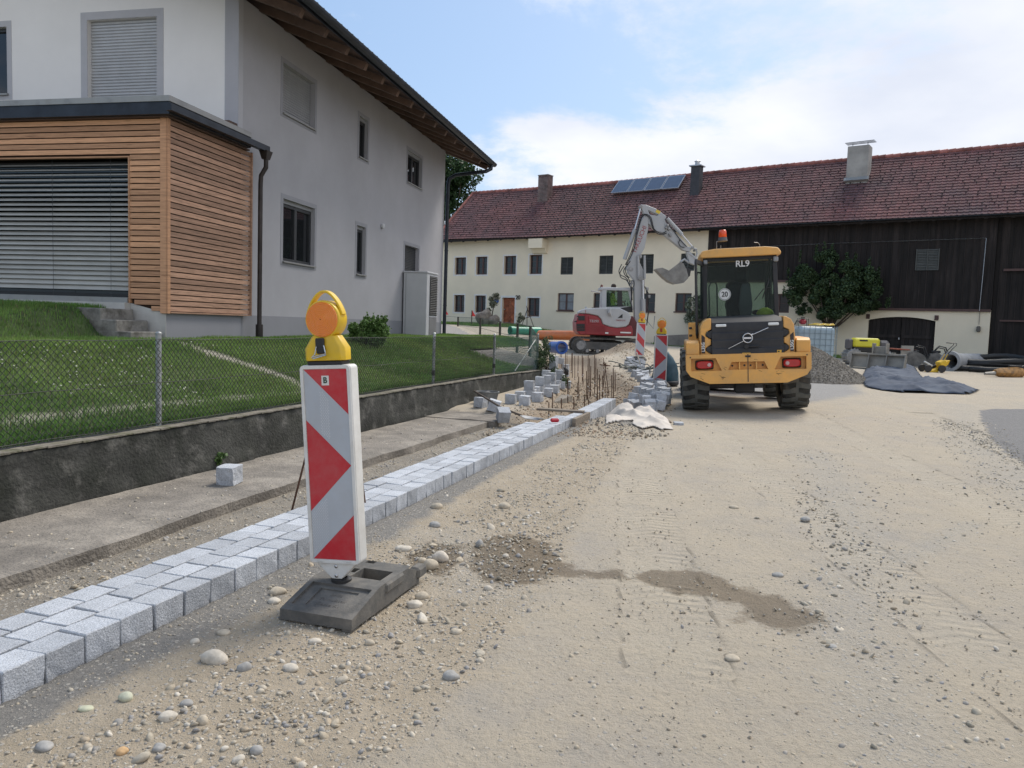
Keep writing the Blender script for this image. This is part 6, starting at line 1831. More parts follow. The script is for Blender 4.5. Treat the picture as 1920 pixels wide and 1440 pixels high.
mb = MB(); mb.loft([[(.02, .52, 1.62), (.20, .52, 1.62), (.20, .60, 1.62), (.02, .60, 1.62)], [(-.01, .50, 1.85), (.23, .50, 1.85), (.23, .60, 1.85), (-.01, .60, 1.85)], [(.03, .52, 2.16), (.20, .52, 2.16), (.20, .60, 2.16), (.03, .60, 2.16)], [(.06, .55, 2.24), (.17, .55, 2.24), (.17, .60, 2.24), (.06, .60, 2.24)]]); mb.build('air_console', mat('grey_console', (.085,.085,.10), .6), cab, bevel=.01)
mb = MB(); mb.tube([(.0+.19*math.cos(2*PI*k/24), 1.30+.03*math.sin(2*PI*k/24), 1.88+.17*math.sin(2*PI*k/24)) for k in range(24)], .014, 6, closed=True); mb.cyl((0, 1.35, 1.4), (0, 1.3, 1.88), .03, 8); mb.build('steering_wheel', blk, cab)
mb = MB(); mb.tube([(-.54, .42, 1.66), (-.54, .42, 2.2), (-.50, .42, 2.28), (-.42, .42, 2.28), (-.40, .42, 2.2), (-.40, .42, 1.66)], .013, 6); mb.build('grab_rail', blk, cab); mb = MB(); mb.tube([(.38, cy0+.01, 1.95), (.45, cy0, 2.15), (.50, cy0+.03, 2.3)], .010, 6); mb.build('wiper_arm', blk, cab); mb = MB(); mb.tube([(.24, cy0, 1.92), (.40, cy0, 2.12), (.52, cy0, 2.14)], .008, 6); mb.build('wiper_arm', blk, cab)
mb = MB(); rr2 = random.Random(3)
secs = []
for z_, w_ in ((1.64, .12), (1.69, .15), (1.75, .11), (1.79, .04)): secs.append([(.44+w_*math.cos(2*PI*k/10)*(1+.1*math.sin(3*k)), .45+.07*math.sin(2*PI*k/10), z_) for k in range(10)])
mb.loft(secs); jk = mb.build('safety_jacket', hivis, smooth=True); jk.matrix_world = Matrix.Identity(4)
jk.location = ld.location; jk.rotation_euler = ld.rotation_euler
tag(jk, 'crumpled yellow green hi-vis jacket lying inside the loader cab', 'jacket')
# beacon
mb = MB(); mb.tube([(-.30, .72, 2.86), (-.30, .72, 2.97)], .008, 6); mb.tube([(-.38, .55, 2.875), (-.18, .55, 2.875), (-.18, .72, 2.875), (-.38, .72, 2.875), (-.38, .62, 2.93), (-.38, .62, 3.03), (-.27, .62, 3.03)], .008, 6)
bk = mb.build('beacon_bracket', steel_m, cab)
mb = MB(); mb.lathe([(.085, 3.035), (.085, 3.055), (.078, 3.07), (.075, 3.10), (.0, 3.105)], 20, (-.27, .62, .0)); mb.build('beacon_base', mat('beacon_grey', (.10,.10,.11), .5), bk, autosm=40)
mb = MB(); mb.lathe([(.072, 3.10), (.068, 3.20), (.055, 3.235), (.0, 3.24)], 20, (-.27, .62, .0)); mb.build('beacon_dome', beac, bk, smooth=True)
mb = MB(); mb.tube([(.40, .8, 2.87), (.40, .8, 2.95), (.37, .8, 2.99), (.30, .8, 3.0)], .006, 5); mb.build('aerial', steel_m, cab)
# open door on the left, swung back beside the cab
dr = empty('cab_door', (-.66, .42, 1.60)); dr.parent = cab; dr.rotation_euler = (0, 0, R(-72))
# door local: extends along +y from the hinge
mb = MB()
prism_holes(mb, [(0, 0, -.40), (0, .0, 1.02), (0, -.06, 1.06), (0, -.66, 1.06), (0, -.70, 1.0), (0, -.70, -.25), (0, -.55, -.42)][::-1], [[(0, -.07, .02), (0, -.07, .98), (0, -.62, .98), (0, -.62, .02)], [(0, -.07, -.34), (0, -.07, -.04), (0, -.62, -.04), (0, -.62, -.22), (0, -.52, -.34)]], (.035, 0, 0))
mb.build('door_frame', ldk, dr, bevel=.006)
mb = MB(); mb.bx(.014, .019, -.63, -.06, .01, .99); mb.bx(.014, .019, -.63, -.06, -.35, -.03); mb.build('door_glass', cabglass, dr)
dr.rotation_euler = (0, 0, R(-13))
mb = MB(); mb.tube([(-.66, .40, 2.45), (-.74, .38, 2.47), (-.76, .36, 2.40), (-.76, .36, 1.9), (-.72, .36, 1.82)], .016, 6); mb.box((-.77, .40, 2.15), (.02, .13, .30), bev=.008); mb.build('side_mirror', blk, cab)
mb = MB()
for z_ in (.55, .85, 1.08): mb.box((-.80, 1.15, z_), (.24, .32, .03), bev=.006)
mb.box((-.68, 1.15, .82), (.03, .3, .6)); mb.build('access_step', ldk, ld)
hivis2 = mat('bright_hi_vis', (.62,.80,.08), .7, var=.1, vs=6)
# ---------------------------------------------------------------- tracked excavator
ex_red = mat('excavator_red', (.30,.018,.028), .4, var=.06, vs=1.5, spec=.5, dirt=((.22,.14,.11), .25, 2))
ex_gry = mat('excavator_grey', (.46,.47,.48), .42, var=.05, vs=1.5, spec=.5, dirt=((.30,.29,.27), .25, 2.5))
ex_boom = mat('boom_grey', (.40,.41,.42), .42, var=.06, vs=1.5, spec=.5, dirt=((.28,.27,.25), .3, 3))
track_m = mat('track_rubber', (.060,.058,.055), .85, var=.2, vs=5, dirt=((.22,.19,.15), .7, 4))
bucket_m = mat('worn_bucket', (.17,.17,.165), .45, .5, var=.2, vs=4, dirt=((.32,.30,.27), .5, 3))
hose_m = mat('hydraulic_hose', (.020,.020,.022), .5, var=.1)
YX = 30.2
E0 = at_depth(1138, 663, YX); E0.z = gz1(E0.x, E0.y)
print('exc', E0)
exc = thing('excavator', 'red and grey tracked excavator with its boom raised in front of the farmhouse', 'excavator', tuple(E0))
def E(px, py, dy=0.0): return at_depth(px, py, YX+dy)-E0
def Z2(x, y, dy=-1.0): return E(1070+.0972*x, 540+.0972*y, dy)
def Z6(x, y, dy=0.0): return E(1150+.132*x, 370+.132*y, dy)
def Z2c(x, y, dy=-1.0): return E(1020+.2361*x, 360+.2361*y, dy)
ZG = 0.0
# tracks
xl_, xr_ = E(1074, 650, -1.0).x, E(1206, 650, -1.0).x
for sy in (-1, 1):
    y0 = -1.08 if sy < 0 else .62; wd = .46
    rt = .29; zc = .31
    t_ = empty('track', (0, 0, 0)); t_.parent = exc
    def stad(r_, n=12):
        P = []
        for k in range(n+1): a = PI/2+PI*k/n; P.append((xl_+rt+r_*math.cos(a), zc+r_*math.sin(a)))
        for k in range(n+1): a = -PI/2+PI*k/n; P.append((xr_-rt+r_*math.cos(a), zc+r_*math.sin(a)))
        return P
    mb = MB(); prism_holes(mb, [(a, y0, b) for a, b in stad(rt)], [[(a, y0, b) for a, b in stad(rt-.045)]], (0, wd, 0))
    st_ = stad(rt+.012, 14)
    per = []
    for (a, b), (c, d) in zip(st_, st_[1:]+st_[:1]):
        L_ = math.hypot(c-a, d-b); n_ = max(1, int(round(L_/.09)))
        for k in range(n_): per.append((a+(c-a)*k/n_, b+(d-b)*k/n_, math.atan2(d-b, c-a)))
    for a, b, an in per: mb.box((a, y0+wd/2, b), (.045, wd, .035), (0, -an, 0))
    mb.build('track_belt', track_m, t_)
    mb = MB()
    mb.prism([(xl_+.50, y0+.06, .17), (xr_-.50, y0+.06, .17), (xr_-.42, y0+.06, .44), (xl_+.42, y0+.06, .47)], (0, wd-.12, 0)); mb.build('track_frame', mat('dark_frame_steel', (.085,.085,.085), .6, .2, var=.2, dirt=((.2,.18,.15), .5, 3)), t_, bevel=.02)
    for x_ in (xl_+rt, xr_-rt):
        mb = MB(); mb.lathe([(.01, 0), (.16, 0), (.17, .02), (.235, .05), (.235, wd-.1), (.16, wd-.04), (.01, wd-.04)], 24, (x_, y0+.02, zc), 'Y'); mb.build('idler', steel_m, t_, autosm=40)
    mb = MB()
    for k in range(5): mb.lathe([(.01, 0), (.07, 0), (.07, wd-.1), (.01, wd-.1)], 14, (xl_+.55+k*(xr_-xl_-1.1)/4, y0+.05, .125), 'Y')
    mb.build('roller', steel_m, t_, autosm=40)
mb = MB(); mb.box(((xl_+xr_)/2, 0, .38), (1.1, 1.5, .26), bev=.04); mb.lathe([(.5, .48), (.5, .74)], 28, ((xl_+xr_)/2-.1, 0, 0)); mb.build('undercarriage', track_m, exc)
# upper structure
body = empty('upper_body'); body.parent = exc
D_ = 1.85
red_pts = [(150,492),(330,500),(520,540),(580,600),(620,705),(760,750),(900,770),(1070,750),(1170,720),(1200,800),(1200,925),(980,930),(400,905),(180,905),(112,830),(105,660),(138,560)]
gry_pts = [(155,488),(165,460),(200,425),(300,395),(560,380),(950,385),(1060,440),(1120,470),(1170,560),(1120,700),(1065,748),(900,768),(760,748),(622,700),(585,600),(525,536),(335,496)]
mb = MB(); mb.prism([Z2(*q, -1.0) for q in red_pts], (0, D_, 0)); mb.build('lower_cowl', ex_red, body, bevel=.035, autosm=35)
mb = MB(); mb.prism([Z2(*q, -1.02) for q in gry_pts], (0, 1.0, 0)); hoodx = mb.build('engine_cover', ex_gry, body, bevel=.06, autosm=40)
mb = MB()
for (a, b, c, d) in ((145,540,270,625),(112,690,272,745),(112,752,272,785),(118,795,272,828)):
    mb.prism([Z2(a, b, -1.035), Z2(c, b, -1.035), Z2(c, d, -1.035), Z2(a, d, -1.035)], (0, .03, 0))
gr = mb.build('grille', blk, body)
mb = MB()
for k in range(4): mb.prism([Z2(320, 700+k*38, -1.03), Z2(670, 740+k*30, -1.03), Z2(670, 748+k*30, -1.03), Z2(320, 712+k*38, -1.03)], (0, .025, 0))
mb.prism([Z2(286, 420, -1.032), Z2(292, 420, -1.032), Z2(300, 905, -1.032), Z2(292, 905, -1.032)], (0, .02, 0))
mb.build('panel_crease', ex_red, body)
mb = MB(); mb.prism([Z2(345, 532, -1.03), Z2(470, 545, -1.03), Z2(550, 580, -1.03), Z2(592, 690, -1.03), Z2(345, 675, -1.03)], (0, .02, 0)); pn = mb.build('service_door', ex_red, body, bevel=.012)
zc_ = Z2(450, 640); text_mesh('TB290', .13, .003, 'model_text', ex_gry, pn, Matrix.Translation((zc_.x, zc_.y-.036, zc_.z)) @ RX)
zc_ = Z2(960, 625); tx = text_mesh('TAKEUCHI', .075, .003, 'maker_text', ex_red, hoodx, Matrix.Translation((zc_.x, zc_.y-.025, zc_.z)) @ RX)
mb = MB(); q = Z2(960, 550, -1.03); mb.prism([q+Vector((-.10, 0, -.06)), q+Vector((.08, 0, -.05)), q+Vector((.08, 0, .09)), q+Vector((.03, 0, .07))], (0, .012, 0)); mb.build('maker_mark', blk, hoodx)
mb = MB(); q = Z2(1060, 860); mb.box((q.x, q.y-.02, q.z), (.40, .03, .05)); q = Z2(695, 868); mb.box((q.x, q.y-.02, q.z), (.12, .02, .06)); mb.build('reflector', white_ink, body)
# boom foot / swing post
mb = MB(); mb.prism([Z2(1080, 560, -.35), Z2(1200, 540, -.35), Z2(1340, 760, -.35), Z2(1330, 930, -.35), Z2(1100, 930, -.35)], (0, .7, 0)); mb.build('boom_mount', mat('dark_red_steel', (.12,.03,.03), .6), body, bevel=.03)
mb = MB(); mb.tube([Z2(755, 400, -1.1), Z2(750, 470, -1.12), Z2(790, 540, -1.1)], [.06, .075, .04], 8); mb.tube([Z2(290, 400, -.7), Z2(305, 365, -.7)], .04, 8); mb.build('exhaust_stub', ex_gry, body, autosm=40)
mb = MB(); mb.tube([Z2(70, 650, -1), Z2(115, 640, -1)], .025, 6); mb.tube([Z2(118, 545, -1), Z2(145, 545, -1)], .02, 6); mb.build('rear_camera', blk, body)
# cab
cabx = empty('cab'); cabx.parent = exc
y0c, y1c = -.05, .95
co = [(600, 380), (610, 40), (650, -5), (1130, -10), (1165, 60), (1210, 430), (960, 470), (960, 385)]
ho = [(688, 365), (692, 60), (715, 30), (1090, 28), (1112, 60), (1165, 355)]
for (yy, nm) in ((y0c, 'cab_side'), (y1c-.05, 'cab_side')):
    mb = MB(); prism_holes(mb, [Z2(*q, yy) for q in co], [[Z2(*q, yy) for q in ho]], (0, .05, 0)); mb.build(nm, ex_gry, cabx)
mb = MB(); A, B = Z2(600, -20, y0c), Z2(1160, 25, y0c); mb.bx(A.x-.04, B.x+.1, y0c-.02, y1c+.02, A.z-.12, A.z+.0); A2 = Z2(440, 75, y0c)
mb.build('cab_roof', ex_gry, cabx, bevel=.03)
mb = MB(); a = Z2(605, 375, y0c); mb.bx(a.x, a.x+.06, y0c+.051, y1c-.051, a.z, A.z-.12); mb.build('cab_back', ex_gry, cabx)
mb = MB(); mb.prism([Z2(*q, y0c+.02) for q in ho], (0, .006, 0)); mb.build('cab_window', glass_mat('green_cab_glass', (.03,.08,.05), .04, .16), cabx)
mb = MB(); mb.prism([Z2(*q, y1c-.03) for q in ho], (0, .006, 0)); mb.build('cab_window', MATS['green_cab_glass'], cabx)
mb = MB()
for q in ((900, 30, 990, 360),): mb.prism([Z2(q[0], q[1], y0c-.006), Z2(q[2], q[1], y0c-.006), Z2(q[2]+10, q[3], y0c-.006), Z2(q[0], q[3], y0c-.006)], (0, .01, 0))
mb.prism([Z2(960, 385, y0c-.01), Z2(1180, 350, y0c-.01), Z2(1200, 470, y0c-.01), Z2(1060, 470, y0c-.01)], (0, .05, 0))
mb.build('door_post', blk, cabx)
mb = MB(); a = Z2(640, 380, .4); b = Z2(900, 430, .4)
mb.box(((a.x+b.x)/2+.05, .4, a.z-.06), (.55, .5, .14), bev=.04); mb.box((a.x+.16, .45, a.z+.30), (.12, .46, .62), (0, R(-6), 0), bev=.05); mb.build('operator_seat', seat_m, cabx)
mb = MB(); a = Z2(1050, 360, .4); mb.tube([a, Z2(1040, 270, .4), Z2(1055, 240, .4)], .02, 6); mb.tube([Z2(1110, 360, .2), Z2(1095, 280, .2)], .02, 6); mb.build('control_lever', blk, cabx)
mb = MB(); a = E(1128, 541, .1); mb.tube([E(1131, 552, .1), E(1131, 545, .1), E(1128, 541, .1)], .02, 6); mb.build('beacon_arm', ex_gry, cabx)
mb = MB(); a = E(1128, 541, .1); mb.lathe([(.05, 0), (.055, .06), (.05, .12), (.03, .15), (0, .155)], 12, a); mb.build('beacon', mat('brown_beacon', (.16,.05,.03), .4), cabx, smooth=True)
mb = MB(); a = E(1117, 547, -.1); mb.box(a, (.36, .3, .03), (0, R(10), 0), bev=.01); mb.build('roof_mirror', ex_gry, cabx)
# boom --------------------------------------------------------------
bm_ = empty('boom'); bm_.parent = exc
T_ = .30
def plate(nm, pts, fn, dy, th, m, hol=(), bev=.02, par=None):
    mb = MB(); prism_holes(mb, [fn(*q, dy) for q in pts], [[fn(*q, dy) for q in h] for h in hol], (0, th, 0)); return mb.build(nm, m, par or bm_, bevel=bev, autosm=35)
lowb = plate('lower_boom', [(668,640),(668,605),(700,585),(760,560),(800,640),(798,850),(806,1010),(800,1085),(735,1085),(720,1000),(716,700)], Z2c, -.16, .32, ex_boom)
upb = plate('upper_boom', [(395,330),(440,262),(480,262),(502,305),(498,440),(445,720),(400,800),(330,960),(270,1030),(200,1040),(185,1005),(235,905),(300,740),(340,520)], Z6, -.15, .30, ex_boom)
zc_ = Z6(372, 600, -.15)
text_mesh('TAKEUCHI', .24, .003, 'maker_text', ex_red, upb, Matrix.Translation((zc_.x, zc_.y-.004, zc_.z)) @ Matrix.Rotation(PI/2, 4, 'X') @ Matrix.Rotation(R(70), 4, 'Z'), sx=.95)
armp = plate('dipper_arm', [(372,125),(395,98),(470,108),(600,158),(755,268),(735,330),(760,372),(860,470),(1050,690),(1110,745),(1085,775),(985,748),(720,535),(610,478),(495,370),(440,250),(405,165)], Z6, -.13, .26, ex_boom, [[(495,180),(640,245),(628,262),(515,242)]])
mb = MB(); q = Z6(635, 205, -.135); mb.box((q.x, q.y, q.z), (.17, .006, .11), (0, R(25), 0)); mb.build('arm_sticker', mat('sticker_yellow2', (.7,.5,.05), .5), armp)
plate('web', [(500,370),(610,478),(740,505),(720,360),(560,300)], Z6, -.155, .31, ex_boom, bev=.01, par=armp)
def cylr(nm, a, b, r, fn, dy, par, m=ex_boom, r2=None):
    mb = MB(); mb.tube([fn(*a, dy), fn(*b, dy)], [r, r2 or r], 12); return mb.build(nm, m, par, autosm=40)
c1 = cylr('boom_cylinder', (305, 460), (160, 880), .075, Z6, -.05, bm_); cylr('cylinder_rod', (305, 460), (392, 140), .035, Z6, -.05, c1, chrome)
c2 = cylr('arm_cylinder', (765, 300), (975, 530), .072, Z6, -.02, armp); cylr('cylinder_rod', (975, 530), (1130, 712), .032, Z6, -.02, armp, chrome)
for x_ in (748, 798): cylr('link_bar', (x_, 505), (x_+3, 690), .045, Z2c, -.22, bm_)
cylr('boom_lift_cylinder', (788, 850), (790, 1010), .085, Z2c, -.25, bm_); cylr('lift_rod', (785, 700), (788, 850), .04, Z2c, -.25, bm_, chrome)
mb = MB()
for q, r in (((392,128),.055), ((1175,745),.045), ((1130,712),.05), ((360,870),.06), ((250,1020),.09)): 
    a = Z6(*q, -.17); mb.lathe([(r*.2, 0), (r, 0), (r, .36), (r*.2, .36)], 14, a, 'Y')
a = Z2c(765, 510, -.26); mb.lathe([(.02, 0), (.07, 0), (.07, .40), (.02, .40)], 14, a, 'Y'); a = Z2c(765, 680, -.28); mb.lathe([(.02, 0), (.09, 0), (.09, .44), (.02, .44)], 14, a, 'Y')
mb.build('pivot_pin', steel_m, bm_, autosm=40)
mb = MB(); mb.tube([Z6(995,725,-.1), Z6(1060,715,-.1), Z6(1180,735,-.1), Z6(1190,800,-.1), Z6(1165,870,-.1)], .035, 8); mb.tube([Z6(1060,790,-.1), Z6(1120,830,-.1), Z6(1180,880,-.1), Z6(1225,870,-.1)], .045, 8)
mb.prism([Z6(1040,775,-.12), Z6(1100,780,-.12), Z6(1190,870,-.12), Z6(1150,960,-.12), Z6(1085,930,-.12)], (0, .24, 0)); mb.tube([Z6(950,920,-.05), Z6(1010,880,-.05), Z6(1075,930,-.05)], .045, 8); mb.build('bucket_linkage', ex_boom, armp, autosm=40)
mb = MB(); mb.prism([Z6(1010,1010,-.22), Z6(1060,1000,-.22), Z6(1105,1035,-.22), Z6(1090,1120,-.22), Z6(1040,1150,-.22), Z6(1000,1100,-.22)], (0, .44, 0)); mb.build('quick_coupler', blk, armp, bevel=.02)
# bucket: two side plates and a curved shell
bp = [(608,1013),(700,1000),(790,1040),(905,955),(950,915),(1000,940),(1030,1010),(1062,1140),(1000,1205),(885,1222),(800,1192),(720,1128),(655,1062)]
mb = MB(); bw_ = .55
for y_ in (-bw_/2, bw_/2-.025): mb.prism([Z6(*q, y_) for q in bp], (0, .025, 0))
sh = bp[6:]+[bp[0]]
for (a, b) in zip(sh, sh[1:]):
    A, B = Z6(*a, -bw_/2), Z6(*b, -bw_/2); n_ = (B-A).cross(Vector((0, 1, 0))).normalized()*.02
    mb.prism([A, B, B+n_, A+n_], (0, bw_, 0))
mb.build('digging_bucket', bucket_m, bm_, autosm=30)
mb = MB()
for i, pts in enumerate(([(120,950),(80,1040),(100,1100),(160,1130),(210,1180)], [(150,980),(95,1070),(110,1140),(190,1180),(230,1260)], [(215,940),(150,1030),(165,1100),(215,1150),(240,1240),(255,1330)], [(240,905),(170,1010),(195,1110),(230,1140)],
    [(185,960),(290,740),(345,500),(400,300),(450,250),(520,300),(560,440),(620,510),(690,530),(760,505)], [(170,960),(270,740),(330,500),(385,310),(440,240),(530,280),(575,440),(640,500),(700,510),(755,480)], [(740,300),(780,380),(860,480),(950,600),(1040,700)], [(945,600),(930,650),(960,700),(1010,710)], [(230,1190),(290,1190),(290,1260),(250,1310)])):
    P = [Z6(x, y, -.17-.02*(i % 3)) for x, y in pts]
    # smooth with Catmull-Rom
    Q = []
    for k in range(len(P)-1):
        p0_, p1_, p2_, p3_ = P[max(k-1, 0)], P[k], P[k+1], P[min(k+2, len(P)-1)]
        for u in (0, .25, .5, .75): Q.append(.5*((2*p1_)+(p2_-p0_)*u+(2*p0_-5*p1_+4*p2_-p3_)*u*u+(3*p1_-p0_-3*p2_+p3_)*u**3))
    Q.append(P[-1]); mb.tube(Q, .017, 6)
for pts in ([(690,720),(700,800),(690,880),(700,940)], [(810,760),(825,860),(830,950),(815,1060)], [(800,750),(835,820),(825,900)], [(660,700),(690,760),(700,860)]):
    mb.tube([Z2c(x, y, -.2) for x, y in pts], .022, 6)
mb.build('hydraulic_hoses', hose_m, bm_, smooth=True)
for q in ((770,400),(750,430),(800,520),(790,450),(810,545)):
    mb = MB(); a = Z6(*q, -.19); mb.box(a, (.09, .08, .09), (0, R(30), 0), bev=.015); mb.build('valve_block', steel_m, bm_)
for q in ((700,720),(690,740),(835,830),(820,770)):
    mb = MB(); mb.box(Z2c(*q, -.2), (.09, .1, .13), bev=.015); mb.build('valve_block', steel_m, bm_)
mb = MB(); mb.tube([Z2c(800,1000,-.1), Z2c(870,1085,-.1), Z2c(880,985,-.1)], .02, 6); mb.build('boom_guard', steel_m, bm_)

# ---------------------------------------------------------------- driver
def figure(name, verts, edges, root, mats, parent=None, lvl=1):
    me = bpy.data.meshes.new(name); me.from_pydata([v[:3] for v in verts], edges, [])
    o = bpy.data.objects.new(name, me); COL.objects.link(o); o.parent = parent
    bm = bmesh.new(); bm.from_mesh(me); sl_ = bm.verts.layers.skin.verify()
    for v, d in zip(bm.verts, verts): v[sl_].radius = (d[3], d[4] if len(d) > 4 else d[3]); v[sl_].use_root = (v.index == root)
    bm.to_mesh(me); bm.free()
    sk = o.modifiers.new('skin', 'SKIN'); sb = o.modifiers.new('sub', 'SUBSURF'); sb.levels = lvl; sb.render_levels = lvl
    dg = bpy.context.evaluated_depsgraph_get(); me2 = bpy.data.meshes.new_from_object(o.evaluated_get(dg))
    o.modifiers.clear(); o.data = me2; me2.name = name; me2.materials.clear(); me2.materials.append(mats)
    me2.polygons.foreach_set('use_smooth', [True]*len(me2.polygons))
    return o
skin_m = mat('skin', (.42,.23,.15), .6, var=.05)
sp0 = Z2(790, 395, .42)       # seat surface point, facing +x
dv = E0+sp0
V = [(0,0,.10,.15,.12), (0,0,.30,.14,.11), (.02,0,.50,.17,.11), (.03,0,.60,.07,.06), (.045,0,.68,.075,.085), (.05,0,.79,.085,.09), (.045,0,.87,.05,.055),
     (.0,-.20,.52,.06), (.10,-.26,.30,.045), (.34,-.22,.24,.036), (.42,-.20,.26,.035,.02),
     (.0,.20,.52,.06), (.10,.26,.30,.045), (.34,.22,.24,.036), (.42,.20,.26,.035,.02),
     (.06,-.10,.06,.095), (.42,-.13,.12,.075), (.50,-.13,-.18,.05), (.60,-.13,-.22,.04), (.06,.10,.06,.095), (.42,.13,.12,.075), (.50,.13,-.18,.05), (.60,.13,-.22,.04)]
Ed = [(0,1),(1,2),(2,3),(3,4),(4,5),(5,6),(2,7),(7,8),(8,9),(9,10),(2,11),(11,12),(12,13),(13,14),(0,15),(15,16),(16,17),(17,18),(0,19),(19,20),(20,21),(21,22)]
base = len(V)
for side, hi in ((-1, 10), (1, 14)):
    hx, hy, hz = V[hi][:3]
    for k in range(4):
        V += [(hx+.03, hy+side*(.02-.013*k), hz+.012, .009), (hx+.055-.004*abs(k-1), hy+side*(.02-.013*k), hz-.005, .008), (hx+.05, hy+side*(.02-.013*k), hz-.03, .007)]
        n = len(V); Ed += [(hi, n-3), (n-3, n-2), (n-2, n-1)]
    V += [(hx+.0, hy-side*.035, hz+.01, .010), (hx+.03, hy-side*.045, hz-.005, .009)]; n = len(V); Ed += [(hi, n-2), (n-2, n-1)]
drv = thing('person', 'driver in a bright hi-vis top seated inside the excavator cab facing the boom', 'person', tuple(dv-Vector((0, 0, .0))))
bodyo = figure('body', V, Ed, 0, skin_m, drv)
bodyo.data.materials.clear(); bodyo.data.materials.append(skin_m); bodyo.data.materials.append(hivis2); bodyo.data.materials.append(mat('work_trousers', (.03,.035,.045), .8))
for p in bodyo.data.polygons:
    c = p.center
    if c.z < .14 or (c.z < .2 and c.x > .16 and abs(c.y) < .19): p.material_index = 2
    elif c.z < .60 and c.x < .30: p.material_index = 1
mb = MB(); mb.lathe([(.098, .80), (.102, .86), (.09, .92), (.05, .955), (.0, .965)], 16, (.045, 0, 0)); mb.build('hair', mat('brown_hair', (.04,.025,.018), .8), drv, smooth=True)
mb = MB(); mb.tube([(.135, 0, .80), (.155, 0, .765)], [.008, .016], 6); 
for s_ in (-1, 1): mb.lathe([(.012, -.003), (.0, .006)], 8, (.132, s_*.032, .80), 'X'); mb.box((.05, s_*.098, .785), (.03, .012, .05), bev=.005)
mb.box((.132, 0, .735), (.01, .045, .008)); mb.build('face', skin_m, drv)
# ---------------------------------------------------------------- foliage
leaf_m = attr_mat('leaf', rough=.55, bump=0, nv=.08, trans=.22, spec=.35)
bark_m = mat('bark', (.085,.065,.05), .9, var=.25, vs=6, bump=.6, bs=30)
def leaves(name, clumps, n, size, c0, c1, parent=None, seed=1, flat=0.0, shell=.55, hi=None):
    """clumps: (x, y, z, rx, ry, rz); small folded leaf faces spread through each clump"""
    r_ = np.random.RandomState(seed); C = np.array(clumps, dtype=float)
    vol = C[:, 3]*C[:, 4]*C[:, 5]; w_ = vol**.7; w_ /= w_.sum()
    ci = r_.choice(len(C), n, p=w_)
    d = r_.normal(size=(n, 3)); d /= np.linalg.norm(d, axis=1)[:, None]
    rad = shell+(1-shell)*r_.uniform(0, 1, n)**.6; rad = np.where(r_.uniform(0, 1, n) < .12, rad*r_.uniform(1, 1.25, n), rad)
    P = C[ci, :3]+d*rad[:, None]*C[ci, 3:6]
    s = size*r_.uniform(.6, 1.3, n)
    a = r_.normal(size=(n, 3)); a[:, 2] -= .3; a /= np.linalg.norm(a, axis=1)[:, None]
    nn_ = d*.7+r_.normal(size=(n, 3))*.6+np.array([0, 0, .5]); b = np.cross(nn_, a); b /= (np.linalg.norm(b, axis=1)[:, None]+1e-9)
    a = a*s[:, None]; b = b*s[:, None]*.36; up = np.cross(a, b); up /= (np.linalg.norm(up, axis=1)[:, None]+1e-9); up *= (s*.10)[:, None]
    V = np.stack([P-a*.5, P+b-up, P+a*.5, P-b-up], 1).reshape(-1, 3)
    i = np.arange(n)*4; F = np.concatenate([np.stack([i, i+1, i+2], 1), np.stack([i, i+2, i+3], 1)])
    k = r_.uniform(0, 1, (n, 1)); cl = (vnoise(ci*3.7, ci*1.3, 1, 5))[:, None]
    col = (1-k)*np.array([c0])+k*np.array([c1]); col = col*(.75+.5*cl)
    o = arr_mesh(name, V, F, leaf_m, col=np.repeat(col, 4, 0)); o.parent = parent
    return o
def clump_cloud(n, c, r, cr, seed, power=1.0, zsq=1.0):
    r_ = np.random.RandomState(seed); out = []
    while len(out) < n:
        p = r_.uniform(-1, 1, 3)
        if (p**2).sum() > 1: continue
        k = r_.uniform(.7, 1.3)*cr
        out.append((c[0]+p[0]*r[0], c[1]+p[1]*r[1], c[2]+p[2]*r[2], k, k, k*zsq))
    return out
def limbs(name, base, clumps, r0, parent, n=9, seed=2):
    r_ = random.Random(seed); mb = MB(); base = Vector(base)
    C = [Vector(c[:3]) for c in clumps]; cen = sum(C, Vector())/len(C)
    fork = base+(cen-base)*.35; fork.x += r_.uniform(-.05, .05)
    mb.tube([base-Vector((0,0,.15)), base*.5+fork*.5+Vector((.02, .02, 0)), fork], [r0*1.2, r0, r0*.8], 9)
    for c in r_.sample(C, min(n, len(C))):
        mid = fork*.5+c*.5+Vector((r_.uniform(-.1, .1),)*3)
        mb.tube([fork, mid, c], [r0*.55, r0*.3, r0*.1], 6)
    o = mb.build(name, bark_m, parent, smooth=True); return o
# espalier fruit tree on the barn wall
RB = Matrix.Rotation(YAW_B, 3, 'Z')
def bl2w(x, y, z): return BO+RB @ Vector((x, y, z))
et = thing('fruit_tree', 'broad dark green fruit tree trained against the dark barn boards', 'tree', tuple(bl2w(bw(1556, 600)[0], -.55, 0)))
et.location.z = gz1(et.location.x, et.location.y)
TC = []
r_ = np.random.RandomState(4)
